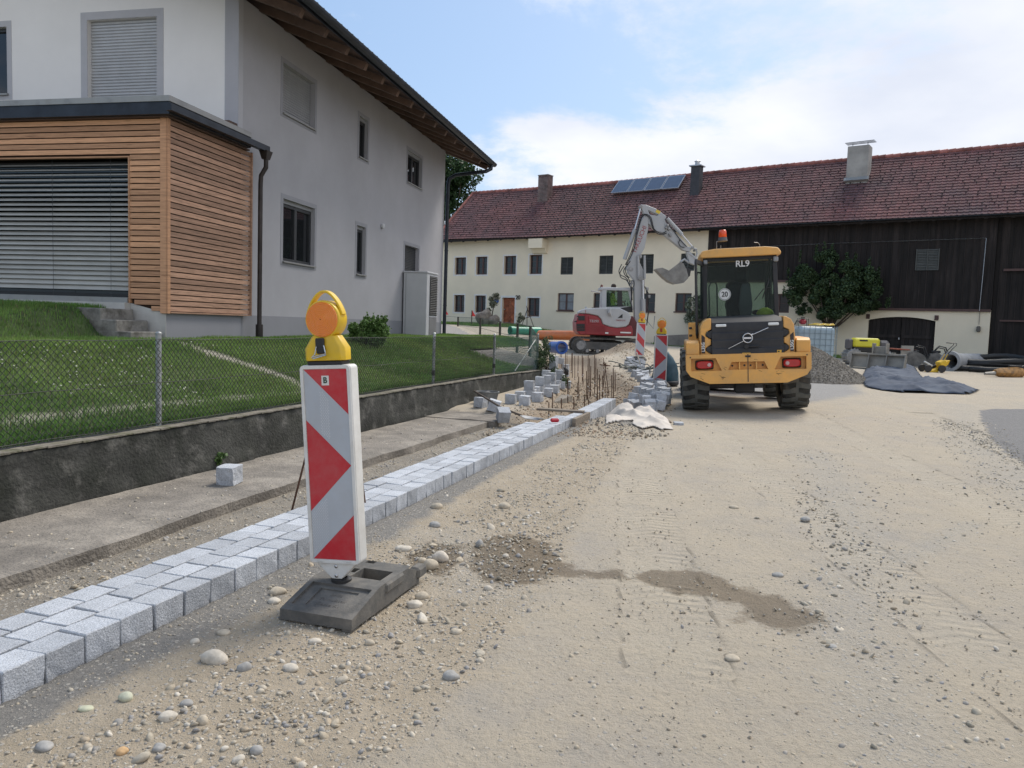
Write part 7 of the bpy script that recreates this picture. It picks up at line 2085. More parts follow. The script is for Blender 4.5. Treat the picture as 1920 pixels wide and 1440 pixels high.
# crown outline from the survey, filled with clumps
CR = [(1478,575),(1474,548),(1480,520),(1492,498),(1505,480),(1530,474),(1545,466),(1558,468),(1580,486),(1600,484),(1625,492),(1642,502),(1650,530),(1662,556),(1650,574),(1640,585),(1612,590),(1592,600),(1560,602),(1520,598),(1495,590)]
xs_ = [p[0] for p in CR]; ys_ = [p[1] for p in CR]; k_ = 0
while k_ < 135:
    a, b = r_.uniform(min(xs_), max(xs_)), r_.uniform(min(ys_), max(ys_))
    if float(poly_sdf(np.array([a]), np.array([b]), CR)[0]) < 7: continue
    off = r_.uniform(.25, 1.25)*(1 if 1 else 0); p = on_plane(a, b, BO-BN*off, BN)
    s = r_.uniform(.14, .36); TC.append((p.x-et.location.x, p.y-et.location.y, p.z-et.location.z, s, s, s*.9)); k_ += 1
for (a, b) in ((1531,462),(1546,458),(1560,462),(1588,474),(1604,478),(1630,488),(1648,505),(1478,505),(1470,540),(1662,562),(1668,558),(1500,474)):
    p = on_plane(a, b+6, BO-BN*.8, BN); TC.append((p.x-et.location.x, p.y-et.location.y, p.z-et.location.z, .07, .07, .30))
leaves('crown', TC, 36000, .105, (.022,.048,.022), (.080,.125,.050), et, 3, shell=.25)
limbs('trunk', (0, 0, 0), TC[:80], .11, et, 16)
# big tree behind the farmhouse
bt = thing('broadleaf_tree', 'tall leafy tree rising behind the house corner and farmhouse roof', 'tree', tuple(at_depth(836, 600, 64)))
cc_ = at_depth(834, 352, 64)-bt.location
BC = clump_cloud(60, cc_, (2.6, 2.4, 3.0), .75, 9)
leaves('crown', BC, 15000, .24, (.020,.050,.022), (.065,.120,.040), bt, 5, shell=.5)
limbs('trunk', (0, 0, -.5), BC, .25, bt, 12)
# round shrub by the house
ps = lawn_at(692, 650)
sh_ = thing('shrub', 'bright green rounded shrub on the lawn against the grey house', 'shrub', tuple(ps))
sw = 46*ps.y/FPX; shh = 55*ps.y/FPX
SCc = clump_cloud(34, (0, 0, shh*.50), (sw*.78, sw*.6, shh*.36), sw*.24, 12)
for k in range(9): SCc.append((rnd.uniform(-.7, .7)*sw, rnd.uniform(-.3, .3)*sw, shh*rnd.uniform(.85, 1.02), sw*.06, sw*.06, sw*.2))
leaves('foliage', SCc, 9000, .05, (.05,.11,.025), (.17,.28,.08), sh_, 6, shell=.35)
limbs('stem', (0, 0, 0), SCc, .02, sh_, 12)
# climbing rose left of the loader
pr_ = on_plane(1300, 640, BO-BN*.5, BN); prz = gz1(pr_.x, pr_.y)
ro = thing('climbing_plant', 'pale leaved climbing plant on the cream barn wall behind the open loader door', 'plant', (pr_.x, pr_.y, prz))
RC = []
r_ = np.random.RandomState(14)
for k in range(26):
    a, b = r_.uniform(1286, 1322), r_.uniform(558, 638); p = on_plane(a, b, BO-BN*r_.uniform(.15, .6), BN); s = r_.uniform(.15, .30)
    RC.append((p.x-pr_.x, p.y-pr_.y, p.z-prz, s, s, s))
leaves('foliage', RC, 3200, .10, (.05,.08,.04), (.30,.33,.25), ro, 7, shell=.3); limbs('stem', (0, 0, 0), RC, .03, ro, 8)
# weeds and creeper at the end of the garden wall
iv = thing('creeper', 'tangled green creeper and weeds swallowing the end of the wire fence', 'plant', tuple(LT(-4.8, 17.5, .2)))
IC = []
r_ = np.random.RandomState(15)
for k in range(30):
    s = r_.uniform(.05, .13); IC.append((r_.uniform(-.14, .20), r_.uniform(-.3, .6), r_.uniform(0, .92), s, s, s*1.3))
for k in range(10):
    s = r_.uniform(.08, .15); IC.append((r_.uniform(0, .55), r_.uniform(-.9, .3), r_.uniform(-.12, .15), s, s, s))
leaves('foliage', IC, 4200, .045, (.030,.060,.025), (.11,.16,.07), iv, 8, shell=.3); limbs('stem', (0, 0, 0), IC, .012, iv, 12)
wd_ = thing('weed', 'small leafy weed growing from the wall foot behind the single sett', 'plant', tuple(LT(-4.70, 6.35, -.03)))
WC = [(rnd.uniform(-.04, .04), rnd.uniform(-.06, .06), rnd.uniform(.03, .12), .035, .035, .03) for k in range(7)]
wp = on_plane(412, 862, LT(-4.70, 0), WL); wd_.location = (wp.x, wp.y, -.04)
leaves('foliage', WC, 160, .035, (.05,.10,.03), (.12,.20,.06), wd_, 9, shell=.2)

# ---------------------------------------------------------------- loose setts
sv = [sett_mesh((.165, .18, .165), 80+i, roughn=.006) for i in range(6)]
def sett(p, rz, tilt=(0, 0), s=1.0, label=None, group=None, z_add=0.0):
    o = bpy.data.objects.new('granite_block', sv[rnd.randrange(6)]); COL.objects.link(o)
    o.location = (p.x, p.y, p.z+.083*s+z_add); o.rotation_euler = (tilt[0], tilt[1], rz); o.scale = (s,)*3
    return tag(o, label, 'granite block', group)
p = on_ground(430, 907, -.055); sett(p, R(-8), (R(3), R(-2)), .93, 'single granite block lying alone on the pavement below the garden wall')
LB = [(892+9,764,-8,1.0),(926,771,14,1.08),(943,800,28,1.05),(958,757,4,1.0),(975,751,8,1.0),(992,748,3,1.0),(997,747,2,1),(1011,738,5,1),(1024,734,10,1.0),(1034,728,6,1.0),(1012,727,0,1),(1023,722,5,1),(1035,717,0,1),(1047,722,8,1.05),(1052,713,4,1),(1037,709,0,1),(1048,702,2,1),(1022,714,0,1),(1010,719,3,1),(995,731,6,1),(1060,706,0,1.1),(1028,728,3,1),(984,760,5,1.0),(1008,753,-4,1.0),(1028,744,7,1.0),(1040,737,3,1.0),(1052,730,9,1.0),(1003,741,2,1),(1016,733,0,1),(1063,722,6,1),(1043,728,3,1)]
names_l = 'grey granite block in the long loose pile beside the garden wall'
pts_l = []
for i, (a, b, rz_, s) in enumerate(LB):
    p = ground_at(a, b, -.05); p.z = max(p.z, -.05) if p.y < 16 else p.z
    lb = names_l; gp_ = 'granite blocks piled beside the garden wall'
    if i == 0: lb, gp_ = 'nearest standing granite block, in front of the grey bucket', None
    if i == 1: lb, gp_ = 'tilted granite block crossed by the shovel handle beside the grey bucket', None
    if i == 2: lb, gp_ = 'granite block tipped off the pavement edge towards the kerb', None
    sett(p, YAW_W+R(rz_), (R(rnd.uniform(-3, 3)) + (R(18) if i == 2 else 0), R(rnd.uniform(-3, 3))+(R(14) if i == 1 else 0)), s, lb, gp_); pts_l.append(p)
    if i in (7, 8, 9, 11, 13, 15, 20):
        sett(p, YAW_W+R(rz_+rnd.uniform(-12, 12)), (0, 0), s*.98, names_l, 'granite blocks piled beside the garden wall', .168)
p = ground_at(992, 748, -.05); sett(p, YAW_W+R(3), (0, 0), 1.0, 'granite block standing on top at the front of the wall side pile', None, .17)
p = ground_at(1051, 706, 0); sett(p, YAW_W+R(8), (0, R(4)), 1.05, 'topmost granite block at the far end of the wall side pile', None, .36)
RP = [(1162,680),(1200,672),(1216,690),(1224,712),(1236,722),(1256,745),(1250,766),(1222,778),(1196,774),(1168,772),(1192,748),(1206,728),(1196,712),(1180,698)]
r_ = np.random.RandomState(33); placed = []
poly = [tuple(ground_at(a, b)[:2]) for a, b in RP]
tries = 0
while len(placed) < 78 and tries < 9000:
    tries += 1
    q = RP[0]; a, b = r_.uniform(1160, 1258), r_.uniform(672, 778)
    if float(poly_sdf(np.array([a]), np.array([b]), RP)[0]) < 2: continue
    if b < 705 and r_.uniform() < .6: continue
    p = ground_at(a, b)
    if any((p-u).length < .165 for u in placed): continue
    placed.append(p)
sel_ = sorted(range(len(placed)), key=lambda i: placed[i].y)
for n_, i in enumerate(sel_):
    p = placed[i]; nb_ = sum((p-u).length < .42 for u in placed); st2 = .11 if (nb_ > 6 and r_.uniform() < .6) else 0
    sett(p, r_.uniform(-.5, .5), (R(r_.uniform(-13, 13)), R(r_.uniform(-13, 13))), r_.uniform(.92, 1.1), 'grey granite block in the jumbled heap at the road side of the trench', 'granite blocks heaped beside the road', st2+r_.uniform(-.02, .03))
p = ground_at(1233, 762); sett(p, R(22), (R(-6), R(4)), 1.05, 'squarest granite block standing at the near right corner of the road side heap', None, .10)
p = ground_at(1272, 797); sett(p, R(-5), (R(2), 0), .8, 'lone granite block lying half under the right end of the white fleece', None, -.09)
# kerb setts running on behind the formwork board
t = 11.32
while t < 13.7:
    o = bpy.data.objects.new('granite_sett', variants[rk.randrange(7)]); COL.objects.link(o); o.location = LT(-2.46-(t-11.3)*.02, t, .012); o.rotation_euler = (0, 0, YAW_W); o.scale = (1.5, .98, 1)
    tag(o, 'pale granite sett in the short kerb piece beyond the formwork board', 'paving sett', 'kerb setts beyond the formwork board'); t += .175
# ---------------------------------------------------------------- steel stakes
rust = mat('rusty_steel', (.105,.052,.032), .85, .2, var=.3, vs=18, bump=.3, bs=80)
tape_m = mat('white_tape', (.65,.65,.63), .6)
def stake(px, yt, yb, dx=0.0, label=None, group='steel stakes driven along the trench', tapes=(.25,), r=.0085):
    b = ground_at(px, yb); tpp = at_depth(px+dx, yt, b.y); h = (tpp-b).length
    ang = tpp-b
    o = empty('steel_stake', tuple(b)); o.rotation_euler = ang.to_track_quat('Z', 'Y').to_euler()
    mb = MB(); mb.cyl((0, 0, -.2), (0, 0, h), r*rnd.uniform(.9, 1.25), 7); mb.build('bar', rust, o)
    for f in tapes:
        mb = MB(); mb.cyl((0, 0, h*f-.012), (0, 0, h*f+.012), r*1.7, 7); mb.build('tape', tape_m, o)
    return tag(o, label or 'rusty steel stake standing in the cluster along the trench', 'stake', group)
for (x, a, b) in [(95,30,300),(205,110,390),(290,40,300),(315,120,300),(390,100,560),(415,70,420),(495,110,330),(510,110,560),(555,160,600),(610,160,540),(690,150,630),(702,200,700),(800,150,780),(770,440,960),(790,320,960),(825,210,930),(838,350,900),(910,150,860),(935,210,720),(957,400,970),(1000,500,980),(960,730,985),(1070,200,560),(1060,520,960),(1103,620,960),(1137,750,950),(1220,510,960),(1250,400,970),(1282,460,800),(430,590,1020),(540,905,1215),(725,900,1310),(600,650,960),(628,540,950),(312,930,1195),(155,820,1180),(85,1000,1265),(805,960,1090),(955,900,1060)]:
    stake(1020+.1042*x, 650+.1042*a, 650+.1042*b, rnd.uniform(-.6, .6), tapes=(rnd.uniform(.05, .4),) if rnd.random() > .3 else ())
stake(1129, 672+8, 744, 7, 'leaning rusty stake forming the left half of the tied cross', None, ()); stake(1142, 744-66, 742, -9, 'leaning rusty stake forming the right half of the tied cross', None, ())
cr_b = at_depth(1134.5, 684, ground_at(1135, 744).y)
mb = MB(); mb.cyl((-.12, 0, 0), (.12, 0, -.02), .012, 6); mb.cyl((-.05, -.03, .04), (.05, .03, -.03), .012, 6); o = mb.build('clamp_bar', rust); o.location = cr_b
tag(o, 'short rusty crossbar clamped on top of the two crossed stakes', 'clamp')
def stake2(pt, pb, label):
    b = on_ground(*pb, -.06); t_ = at_depth(*pt, b.y+.02); o = empty('steel_stake', tuple(b)); o.rotation_euler = (t_-b).to_track_quat('Z', 'Y').to_euler(); h = (t_-b).length
    mb = MB(); mb.cyl((0, 0, -.1), (0, 0, h), .0075, 8); mb.build('bar', rust, o)
    mb = MB(); mb.cyl((0, 0, h*.62-.012), (0, 0, h*.62+.012), .011, 8); mb.build('tape', tape_m, o); return tag(o, label, 'stake')
stake2((590, 790), (547, 958), 'leaning steel stake behind the left edge of the nearest guide panel')
stake2((668, 820), (690, 985), 'leaning steel stake behind the right edge of the nearest guide panel')
# formwork and tools -------------------------------------------------------
wood_b = mat('formwork_board', (.26,.22,.17), .85, var=.2, vs=3, bump=.3, bs=40, stretch=(1, 8, 8), col2=(.13,.10,.08), c2s=4)
mb = MB(); mb.box((0, 0, 0), (.05, .95, .17), bev=.004); o = mb.build('formwork_board', wood_b); o.location = LT(-2.36, 10.75, .03); o.rotation_euler = (0, 0, YAW_W); tag(o, 'upright formwork board at the unfinished end of the kerb', 'board')
mb = MB(); mb.box((0, 0, 0), (.70, .16, .03), bev=.004); o = mb.build('formwork_board', wood_b); o.location = LT(-2.78, 11.2, .115); o.rotation_euler = (0, 0, YAW_W); tag(o, 'flat brown board laid across the end of the kerb', 'board')
mb = MB(); mb.box((0, 0, 0), (.11, .06, .05), (0, 0, .2), bev=.015); o = mb.build('line_block', mat('red_plastic', (.42,.015,.03), .5)); o.location = on_ground(1040, 788, .14); tag(o, 'small red block lying on the end setts of the kerb', 'block')
bk_ = ground_at(914, 757, -.05); bk_.z = -.045
bu = thing('mortar_bucket', 'grey rubber mortar bucket standing on the pavement by the garden wall', 'bucket', tuple(bk_))
grub = mat('bucket_rubber', (.13,.14,.145), .7, var=.1, dirt=((.3,.29,.27), .6, 8))
s_ = 13.0/FPX
mb = MB(); mb.lathe([(.001, .004), (.13, .0), (.185, .24), (.20, .245), (.20, .262), (.178, .262), (.124, .02), (.001, .02)], 24, close=False); mb.build('bucket_wall', grub, bu, autosm=40)
mb = MB(); mb.lathe([(.001, .20), (.16, .19), (.12, .22), (.001, .27)], 14, close=False); mb.build('mortar_fill', MATS['mortar'], bu, smooth=True)
sv_h0, sv_h1 = at_depth(889, 733, 12.4), on_ground(978, 783, -.02)
sh2 = thing('shovel', 'shovel with wooden handle leaning from the bucket down to the kerb', 'shovel', tuple(sv_h1))
mb = MB(); mb.tube([sv_h0-sv_h1, (sv_h0-sv_h1)*.4+Vector((0, 0, -.02)), Vector((0, 0, .03))], .017, 8); mb.build('handle', mat('shovel_wood', (.12,.095,.075), .8, var=.2, vs=6), sh2, smooth=True)
mb = MB(); mb.loft([[(-.03, -.03, .03), (.03, .03, .03), (.03, .03, .035), (-.03, -.03, .035)], [(.05, -.16, .0), (.17, .10, .0), (.17, .10, .008), (.05, -.16, .008)], [(.24, -.16, -.015), (.33, .08, -.015), (.33, .08, -.007), (.24, -.16, -.007)]]); mb.build('blade', steel_m, sh2)
# cloths -------------------------------------------------------------------
def cloth(name, px_poly, h, m, label, seed, thick=.006, nzs=3.0, lift=.02, zf=0.0, res=90):
    poly = [tuple(ground_at(a, b)[:2]) for a, b in px_poly]
    X = [p[0] for p in poly]; Y_ = [p[1] for p in poly]
    gx_, gy_ = np.meshgrid(np.linspace(min(X), max(X), res), np.linspace(min(Y_), max(Y_), res)); gx_, gy_ = gx_.ravel(), gy_.ravel()
    sd = poly_sdf(gx_, gy_, poly); cell = (max(X)-min(X))/res
    k = np.clip(sd/.35, 0, 1)
    rid = 1-np.abs(2*vnoise(gx_+.35*gy_, gy_*.7, nzs, seed)-1); rid2 = 1-np.abs(2*vnoise(gx_*.6+gy_, gy_-gx_*.3, nzs*2.6, seed+3)-1)
    env = .25+vnoise(gx_, gy_, .9, seed+8)
    z = gz(gx_, gy_)+lift+h*env*(.35*k+.65*np.sqrt(k+.02))*(.50*rid**2+.28*rid2**2+.25)
    F = grid_faces(res, res); ok = sd > -.01; F = F[ok[F].all(1)]
    used = np.unique(F); rm = -np.ones(len(gx_), dtype=int); rm[used] = np.arange(len(used)); F = rm[F]
    c = np.array([gx_[used].mean(), gy_[used].mean(), 0])
    V = np.stack([gx_[used], gy_[used], z[used]], 1)-c
    o = arr_mesh(name, V, F, m, smooth=True); o.location = tuple(c)
    md = o.modifiers.new('solid', 'SOLIDIFY'); md.thickness = thick
    return tag(o, label, 'sheet')
tarp_m = mat('blue_grey_tarp', (.062,.078,.110), .8, var=.15, vs=2, col2=(.10,.12,.155), c2s=1.4, spec=.2)
cloth('tarpaulin', [(1613,712),(1622,694),(1645,690),(1670,694),(1703,690),(1718,694),(1735,716),(1790,722),(1838,733),(1822,741),(1760,739),(1690,737),(1655,733),(1620,726)], .22, tarp_m, 'crumpled blue grey tarpaulin spread on the ground right of the gravel heap', 5, nzs=1.6, res=130)
fle = mat('white_fleece', (.60,.55,.49), .9, var=.08, vs=4, bump=.2, bs=40, dirt=((.40,.34,.27), .5, 5))
cloth('fleece_sheet', [(1134,782),(1165,770),(1188,774),(1230,766),(1236,784),(1250,788),(1262,808),(1240,808),(1228,802),(1205,806),(1186,798),(1188,790),(1160,794),(1136,798)], .20, fle, 'crumpled off white fleece sheet lying at the edge of the road', 15, nzs=3.5, res=110)
rag = ground_at(1058, 712)
mb = MB(); mb.loft([[(.07*math.cos(a*PI/5)*(1+.3*math.sin(a*2.3)), .06*math.sin(a*PI/5), 0) for a in range(10)], [(.06*math.cos(a*PI/5)+.02, .06*math.sin(a*PI/5), .12) for a in range(10)], [(.05*math.cos(a*PI/5)-.02, .03*math.sin(a*PI/5), .20) for a in range(10)]]); o = mb.build('glove', blk, smooth=True); o.location = rag+Vector((.03, -.05, .14)); tag(o, 'black work glove hanging over the blocks by the trench', 'glove')
# sack and cables ------------------------------------------------------------
sk0 = at_depth(1246, 729, 18.3); skz = gz1(sk0.x, sk0.y)
sack_m = mat('blue_sack', (.028,.075,.105), .45, var=.2, vs=3, col2=(.05,.11,.14), c2s=3, spec=.4)
sk_ = thing('sack', 'bulging dark blue plastic sack behind the distant arrow panel', 'sack', (sk0.x, sk0.y, skz))
mb = MB(); secs = []
for z_, w_ in ((0, .26), (.10, .31), (.30, .30), (.5, .25), (.65, .17), (.74, .08), (.80, .05)):
    secs.append([((w_*(1+.07*math.sin(5*a+z_*9)+.05*math.sin(9*a)))*math.cos(a), (w_*.85*(1+.07*math.sin(4*a+z_*7)))*math.sin(a), z_) for a in [2*PI*k/28 for k in range(28)]])
mb.loft(secs); mb.build('sack_body', sack_m, sk_, smooth=True)
mb = MB(); mb.lathe([(.0, -.01), (.29, .0), (.325, .05), (.32, .12), (.0, .13)], 20, close=False); mb.build('sack_bottom', blk, sk_, smooth=True)
cb0 = ground_at(1212, 706)
mb = MB(); rc = random.Random(6)
for k in range(16):
    p = Vector((rc.uniform(-.3, .3), rc.uniform(-.6, .9), .02)); pts = []
    a = rc.uniform(0, 6); 
    for j in range(9): pts.append(p.copy()); a += rc.uniform(-.5, .6); p = p+Vector((math.cos(a)*.14, math.sin(a)*.14, rc.uniform(-.03, .07))); p.z = min(max(p.z, .03), .28)
    mb.tube(pts, .014, 5)
o = mb.build('cable_tangle', mat('grey_cable', (.06,.075,.07), .6, var=.4, vs=9), smooth=True); o.location = cb0+Vector((0, .3, .12)); tag(o, 'tangle of dark grey and green cables on the blocks between the distant panels', 'cables')
a, b = at_depth(1194, 661, 19.5), ground_at(1203, 690)
mb = MB(); mb.tube([(0, 0, 0), a-b+Vector((0, 0, 0))], .018, 8); o = mb.build('pipe_stub', tape_m); o.location = b; tag(o, 'thin pale tube sticking up in front of the striped guide panel', 'tube')
# pipes ----------------------------------------------------------------------
def pipe(name, pa, pb, r, m, label, cat='pipe', wall=.02, inner=None, rings=0):
    a, b = Vector(pa), Vector(pb); o = empty(name, tuple(a)); o.rotation_euler = (b-a).to_track_quat('Z', 'Y').to_euler(); L = (b-a).length
    mb = MB(); mb.lathe([(r-wall, 0), (r, 0)] + [(r, L)] + [(r-wall, L), (r-wall, 0)], 28, close=False); mb.build('pipe_wall', m, o, autosm=40)
    mb = MB(); mb.lathe([(r, .02), (r+.02, .02), (r+.02, .22), (r, .24)], 28, close=False); mb.build('socket', m, o, autosm=40)
    return tag(o, label, cat)
o_m = mat('orange_pvc', (.60,.16,.035), .4, var=.06, dirt=((.45,.33,.22), .5, 3)); g_m = mat('green_pvc', (.02,.26,.17), .4, var=.1); b_m = mat('blue_pvc', (.02,.10,.42), .35, var=.08)
pa = on_ground(1020, 631, .78); pb2 = on_ground(1125, 640, .55)
pa.z = gz1(pa.x, pa.y)+.2; pb2.z = gz1(pb2.x, pb2.y)+.2
pa, pb2 = at_depth(1012, 628, 34.5), at_depth(1128, 630, 32.0)
pipe('sewer_pipe', pb2, pa, .205, o_m, 'large orange plastic sewer pipe lying behind the excavator')
pa, pb2 = at_depth(956, 620, 36), at_depth(1012, 621, 37.0)
pipe('sewer_pipe', pa, pb2, .19, g_m, 'green plastic pipe lying behind the mesh fence')
pc = ground_at(1046, 663); pa = at_depth(1054, 652, 23.2); pb2 = at_depth(1036, 651, 24.0)
pipe('pipe_coupling', pa, pb2, .175, b_m, 'short wide blue plastic pipe piece standing behind the steel stakes', wall=.03)
# gravel heap -----------------------------------------------------------------
hx0, hy0 = 8.45, 22.6
gx_, gy_ = np.meshgrid(np.linspace(-3, 2.6, 150), np.linspace(-2.7, 2.7, 150)); gx_, gy_ = gx_.ravel(), gy_.ravel()
def heap_z(x, y):
    d = np.minimum(np.hypot(x*1.05, y), np.minimum(np.hypot(x+.9, y*1.05)+.12, 9))
    d = d*(1+.14*fbm(x+3, y, .9, 3, 71)); return 1.16-.60*np.sqrt(d*d+.10)+.035*fbm(x, y, 6, 3, 70)
hz = heap_z(gx_, gy_); F = grid_faces(150, 150); ok = hz > -.08; F = F[ok[F].any(1)]
hb = gz1(hx0, hy0)
heap_m = mat('grit', (.11,.098,.082), .95, var=.2, vs=8, bump=.9, bs=55, col2=(.24,.225,.20), c2s=20, c2lo=.5, c2hi=.62, bdist=.03)
o = arr_mesh('gravel_heap', np.stack([gx_, gy_, hz], 1), F, heap_m, smooth=True); o.location = (hx0, hy0, hb); tag(o, 'dark grey conical heap of fine gravel right of the loader', 'gravel heap')
r_ = np.random.RandomState(91); n = 9000; a = r_.uniform(0, 2*PI, n); d = r_.uniform(0, 1, n)**.6*2.2
x = np.cos(a)*d-.3*(r_.uniform(0, 1, n)); y = np.sin(a)*d; z = heap_z(x, y); k = z > -.02; x, y, z = x[k], y[k], z[k]
cc = STONE_COLS[r_.randint(0, 9, len(x))]*r_.uniform(.28, .6, (len(x), 1))
o = scatter('heap_grit', x+hx0, y+hy0, z+hb, r_.uniform(.008, .022, len(x)), ico_variants(1, 3, .7, 7), stone_m, cc); tag(o, 'loose grit on the flanks of the gravel heap', 'gravel', kind='stuff')
# clods and stones over the dug ground beyond the kerb
r_ = np.random.RandomState(92); n = 42000; x = r_.uniform(-.4, 6.5, n); y = 9.5+21*r_.uniform(0, 1, n)**1.3
tr = line_dist(x, y, TRENCH+[(2.4, 27), (4.0, 27)]); dm = np.hypot((x-4.0)/1.2, (y-26.6)/1.4)
Lq = x*.9532-y*.3024
k = (r_.uniform(0, 1, n) < np.maximum(.85*np.clip(1.5-tr/1.0, 0, 1), np.clip(1.5-dm, 0, 1))) & ((Lq > -2.38) | (Lq < -2.95) | (y > 13)) & (Lq > -4.7+.0*y)
x, y = x[k], y[k]; s = np.clip(r_.lognormal(math.log(.012), .5, len(x)), .005, .05)
cc = np.array([(.33,.27,.195),(.38,.315,.235),(.27,.225,.17),(.34,.25,.175),(.42,.37,.30)])[r_.randint(0, 5, len(x))]*r_.uniform(.75, 1.1, (len(x), 1))
dk = np.hypot((x-1.65)/.6, (y-11.8)/1.6) < 1.05; s = np.where(dk, s*.7, s); cc[dk] = np.array([.19,.18,.165])*r_.uniform(.7, 1.2, (dk.sum(), 1))
o = scatter('spoil_clods', x, y, gz(x, y)+rough(x, y), s, ico_variants(1, 4, .75, 17), stone_m, cc, tilt=.5); tag(o, 'dug up clods and stones along the trench and spoil mound', 'soil', kind='stuff')

# ---------------------------------------------------------------- beside the barn
def bp_(px, py, off): # a point on the ground strip in front of the barn
    p = on_plane(px, py, BO-BN*off, BN); p.z = gz1(p.x, p.y); return p
# water tank
p = at_depth(1522, 660, 27.6); p.z = gz1(p.x, p.y)
tk = thing('water_tank', 'bluish plastic water tank in a steel cage behind the gravel heap', 'tank', tuple(p), R(-4))
mb = MB(); mb.box((0, 0, .93), (1.24, 1.05, 1.08), bev=.09); mb.build('tank_body', mat('tank_plastic', (.36,.46,.52), .35, var=.1, vs=1, spec=.5), tk, bevel=.03)
mb = MB(); g_ = .009
for k in range(6):
    z_ = .44+k*.2; mb.tube([(-.65, -.56, z_), (.65, -.56, z_), (.65, .56, z_), (-.65, .56, z_)], g_, 5, closed=True)
for k in range(8):
    x_ = -.65+1.3*k/7; mb.tube([(x_, -.565, .2), (x_, -.565, 1.5)], g_, 5); mb.tube([(x_, .565, .2), (x_, .565, 1.5)], g_, 5)
for k in range(5):
    y_ = -.45+.9*k/4; mb.tube([(-.655, y_, .2), (-.655, y_, 1.5)], g_, 5); mb.tube([(.655, y_, .2), (.655, y_, 1.5)], g_, 5)
mb.build('cage', mat('cage_steel', (.22,.27,.30), .5, .5), tk)
mb = MB()
for y_ in (-.45, 0, .45): mb.box((0, y_, .08), (1.25, .12, .16))
mb.box((0, 0, .19), (1.3, 1.12, .05)); mb.build('pallet', wood_b, tk)
o = thing('pump', 'small red and black engine pump standing on the water tank', 'pump', (p.x-.42, p.y-.1, p.z+1.47), R(-4))
mb = MB(); mb.box((0, 0, .16), (.22, .2, .18), bev=.05); mb.build('engine', mat('red_paint', (.33,.02,.03), .4), o)
mb = MB(); mb.tube([(-.16, -.1, .02), (-.16, -.1, .28), (.16, -.1, .28), (.16, -.1, .02)], .012, 6); mb.tube([(-.16, .1, .02), (-.16, .1, .28), (.16, .1, .28), (.16, .1, .02)], .012, 6); mb.cyl((0, 0, .25), (0, 0, .33), .07, 12); mb.tube([(-.11, -.1, .15), (-.25, -.15, .2), (-.3, -.1, .05)], .02, 6); mb.build('pump_frame', blk, o)
o = thing('hose', 'thin yellow hose lying over the top of the water tank', 'hose', (p.x+.1, p.y-.2, p.z+1.50))
mb = MB(); pts = [(-.35+.12*k+.05*math.sin(k*2), .1*math.sin(k*1.7), .03+.03*abs(math.sin(k*1.1))) for k in range(8)]; mb.tube(pts, .018, 6); mb.tube([(a[0]*.8+.1, a[1]+.08, a[2]+.03) for a in pts], .018, 6); mb.build('hose_coil', yel, o, smooth=True)
# grey grader box
pL, pR = ground_at(1592, 689), ground_at(1694, 697)
ctr = (pL+pR)/2; ang = math.atan2(pR.y-pL.y, pR.x-pL.x); Lb = (pR-pL).length
gr_m = mat('zinc_grey_steel', (.30,.29,.265), .55, .3, var=.15, vs=3, dirt=((.36,.31,.24), .5, 3))
gb = thing('grader_box', 'grey steel grader box attachment standing in front of the arched barn door', 'attachment', (ctr.x, ctr.y, gz1(ctr.x, ctr.y)), ang)
mb = MB(); mb.box((0, .22, .30), (Lb, .03, .50), (R(-12), 0, 0)); mb.box((0, .18, .56), (Lb, .12, .07)); mb.box((0, .10, .03), (Lb, .35, .03)); mb.build('blade_plate', gr_m, gb, bevel=.006)
mb = MB()
for k in range(4): mb.prism([(-Lb/2+.01+(Lb-.04)*k/3, -.06, .0), (-Lb/2+.01+(Lb-.04)*k/3, .28, .0), (-Lb/2+.01+(Lb-.04)*k/3, .20, .58), (-Lb/2+.01+(Lb-.04)*k/3, .12, .58)], (.025, 0, 0))
mb.build('rib', gr_m, gb)
mb = MB(); mb.box((.05, .25, .72), (.55, .10, .26), bev=.01); 
for x_ in (-.18, .30): mb.box((x_, .18, .78), (.04, .28, .36), bev=.01)
mb.build('coupling_plate', gr_m, gb)
# yellow trench roller behind it
p = at_depth(1622, 675, 31.2); p.z = gz1(p.x, p.y)
tr_ = thing('trench_roller', 'small yellow roller machine standing behind the grader box', 'compactor', tuple(p), R(-8))
mb = MB(); mb.box((-.05, 0, .88), (1.02, .55, .40), bev=.08); mb.build('engine_cover', mat('roller_yellow', (.66,.60,.04), .4, var=.05), tr_, bevel=.02)
mb = MB(); mb.box((-.05, 0, .62), (.95, .5, .22), bev=.03); mb.build('roller_frame', blk, tr_)
for x_, lb in ((-.52, 0), (.60, 1)):
    mb = MB(); mb.lathe([(.05, -.38), (.28, -.38), (.30, -.36), (.30, .36), (.28, .38), (.05, .38)], 24, (x_, 0, .33), 'Y')
    for k in range(16): a = 2*PI*k/16; mb.box((x_+.31*math.cos(a), 0, .33+.31*math.sin(a)), (.05, .7, .05), (0, -a, 0))
    mb.build('drum', steel_m, tr_)
mb = MB(); mb.box((.62, 0, .80), (.42, .5, .42), bev=.10); mb.box((-.66, 0, .82), (.20, .45, .40), bev=.04); mb.build('side_cover', mat('grey_plastic', (.10,.095,.10), .6), tr_)
mb = MB(); mb.box((-.18, -.285, .98), (.30, .01, .06)); mb.build('side_label', blk, tr_)
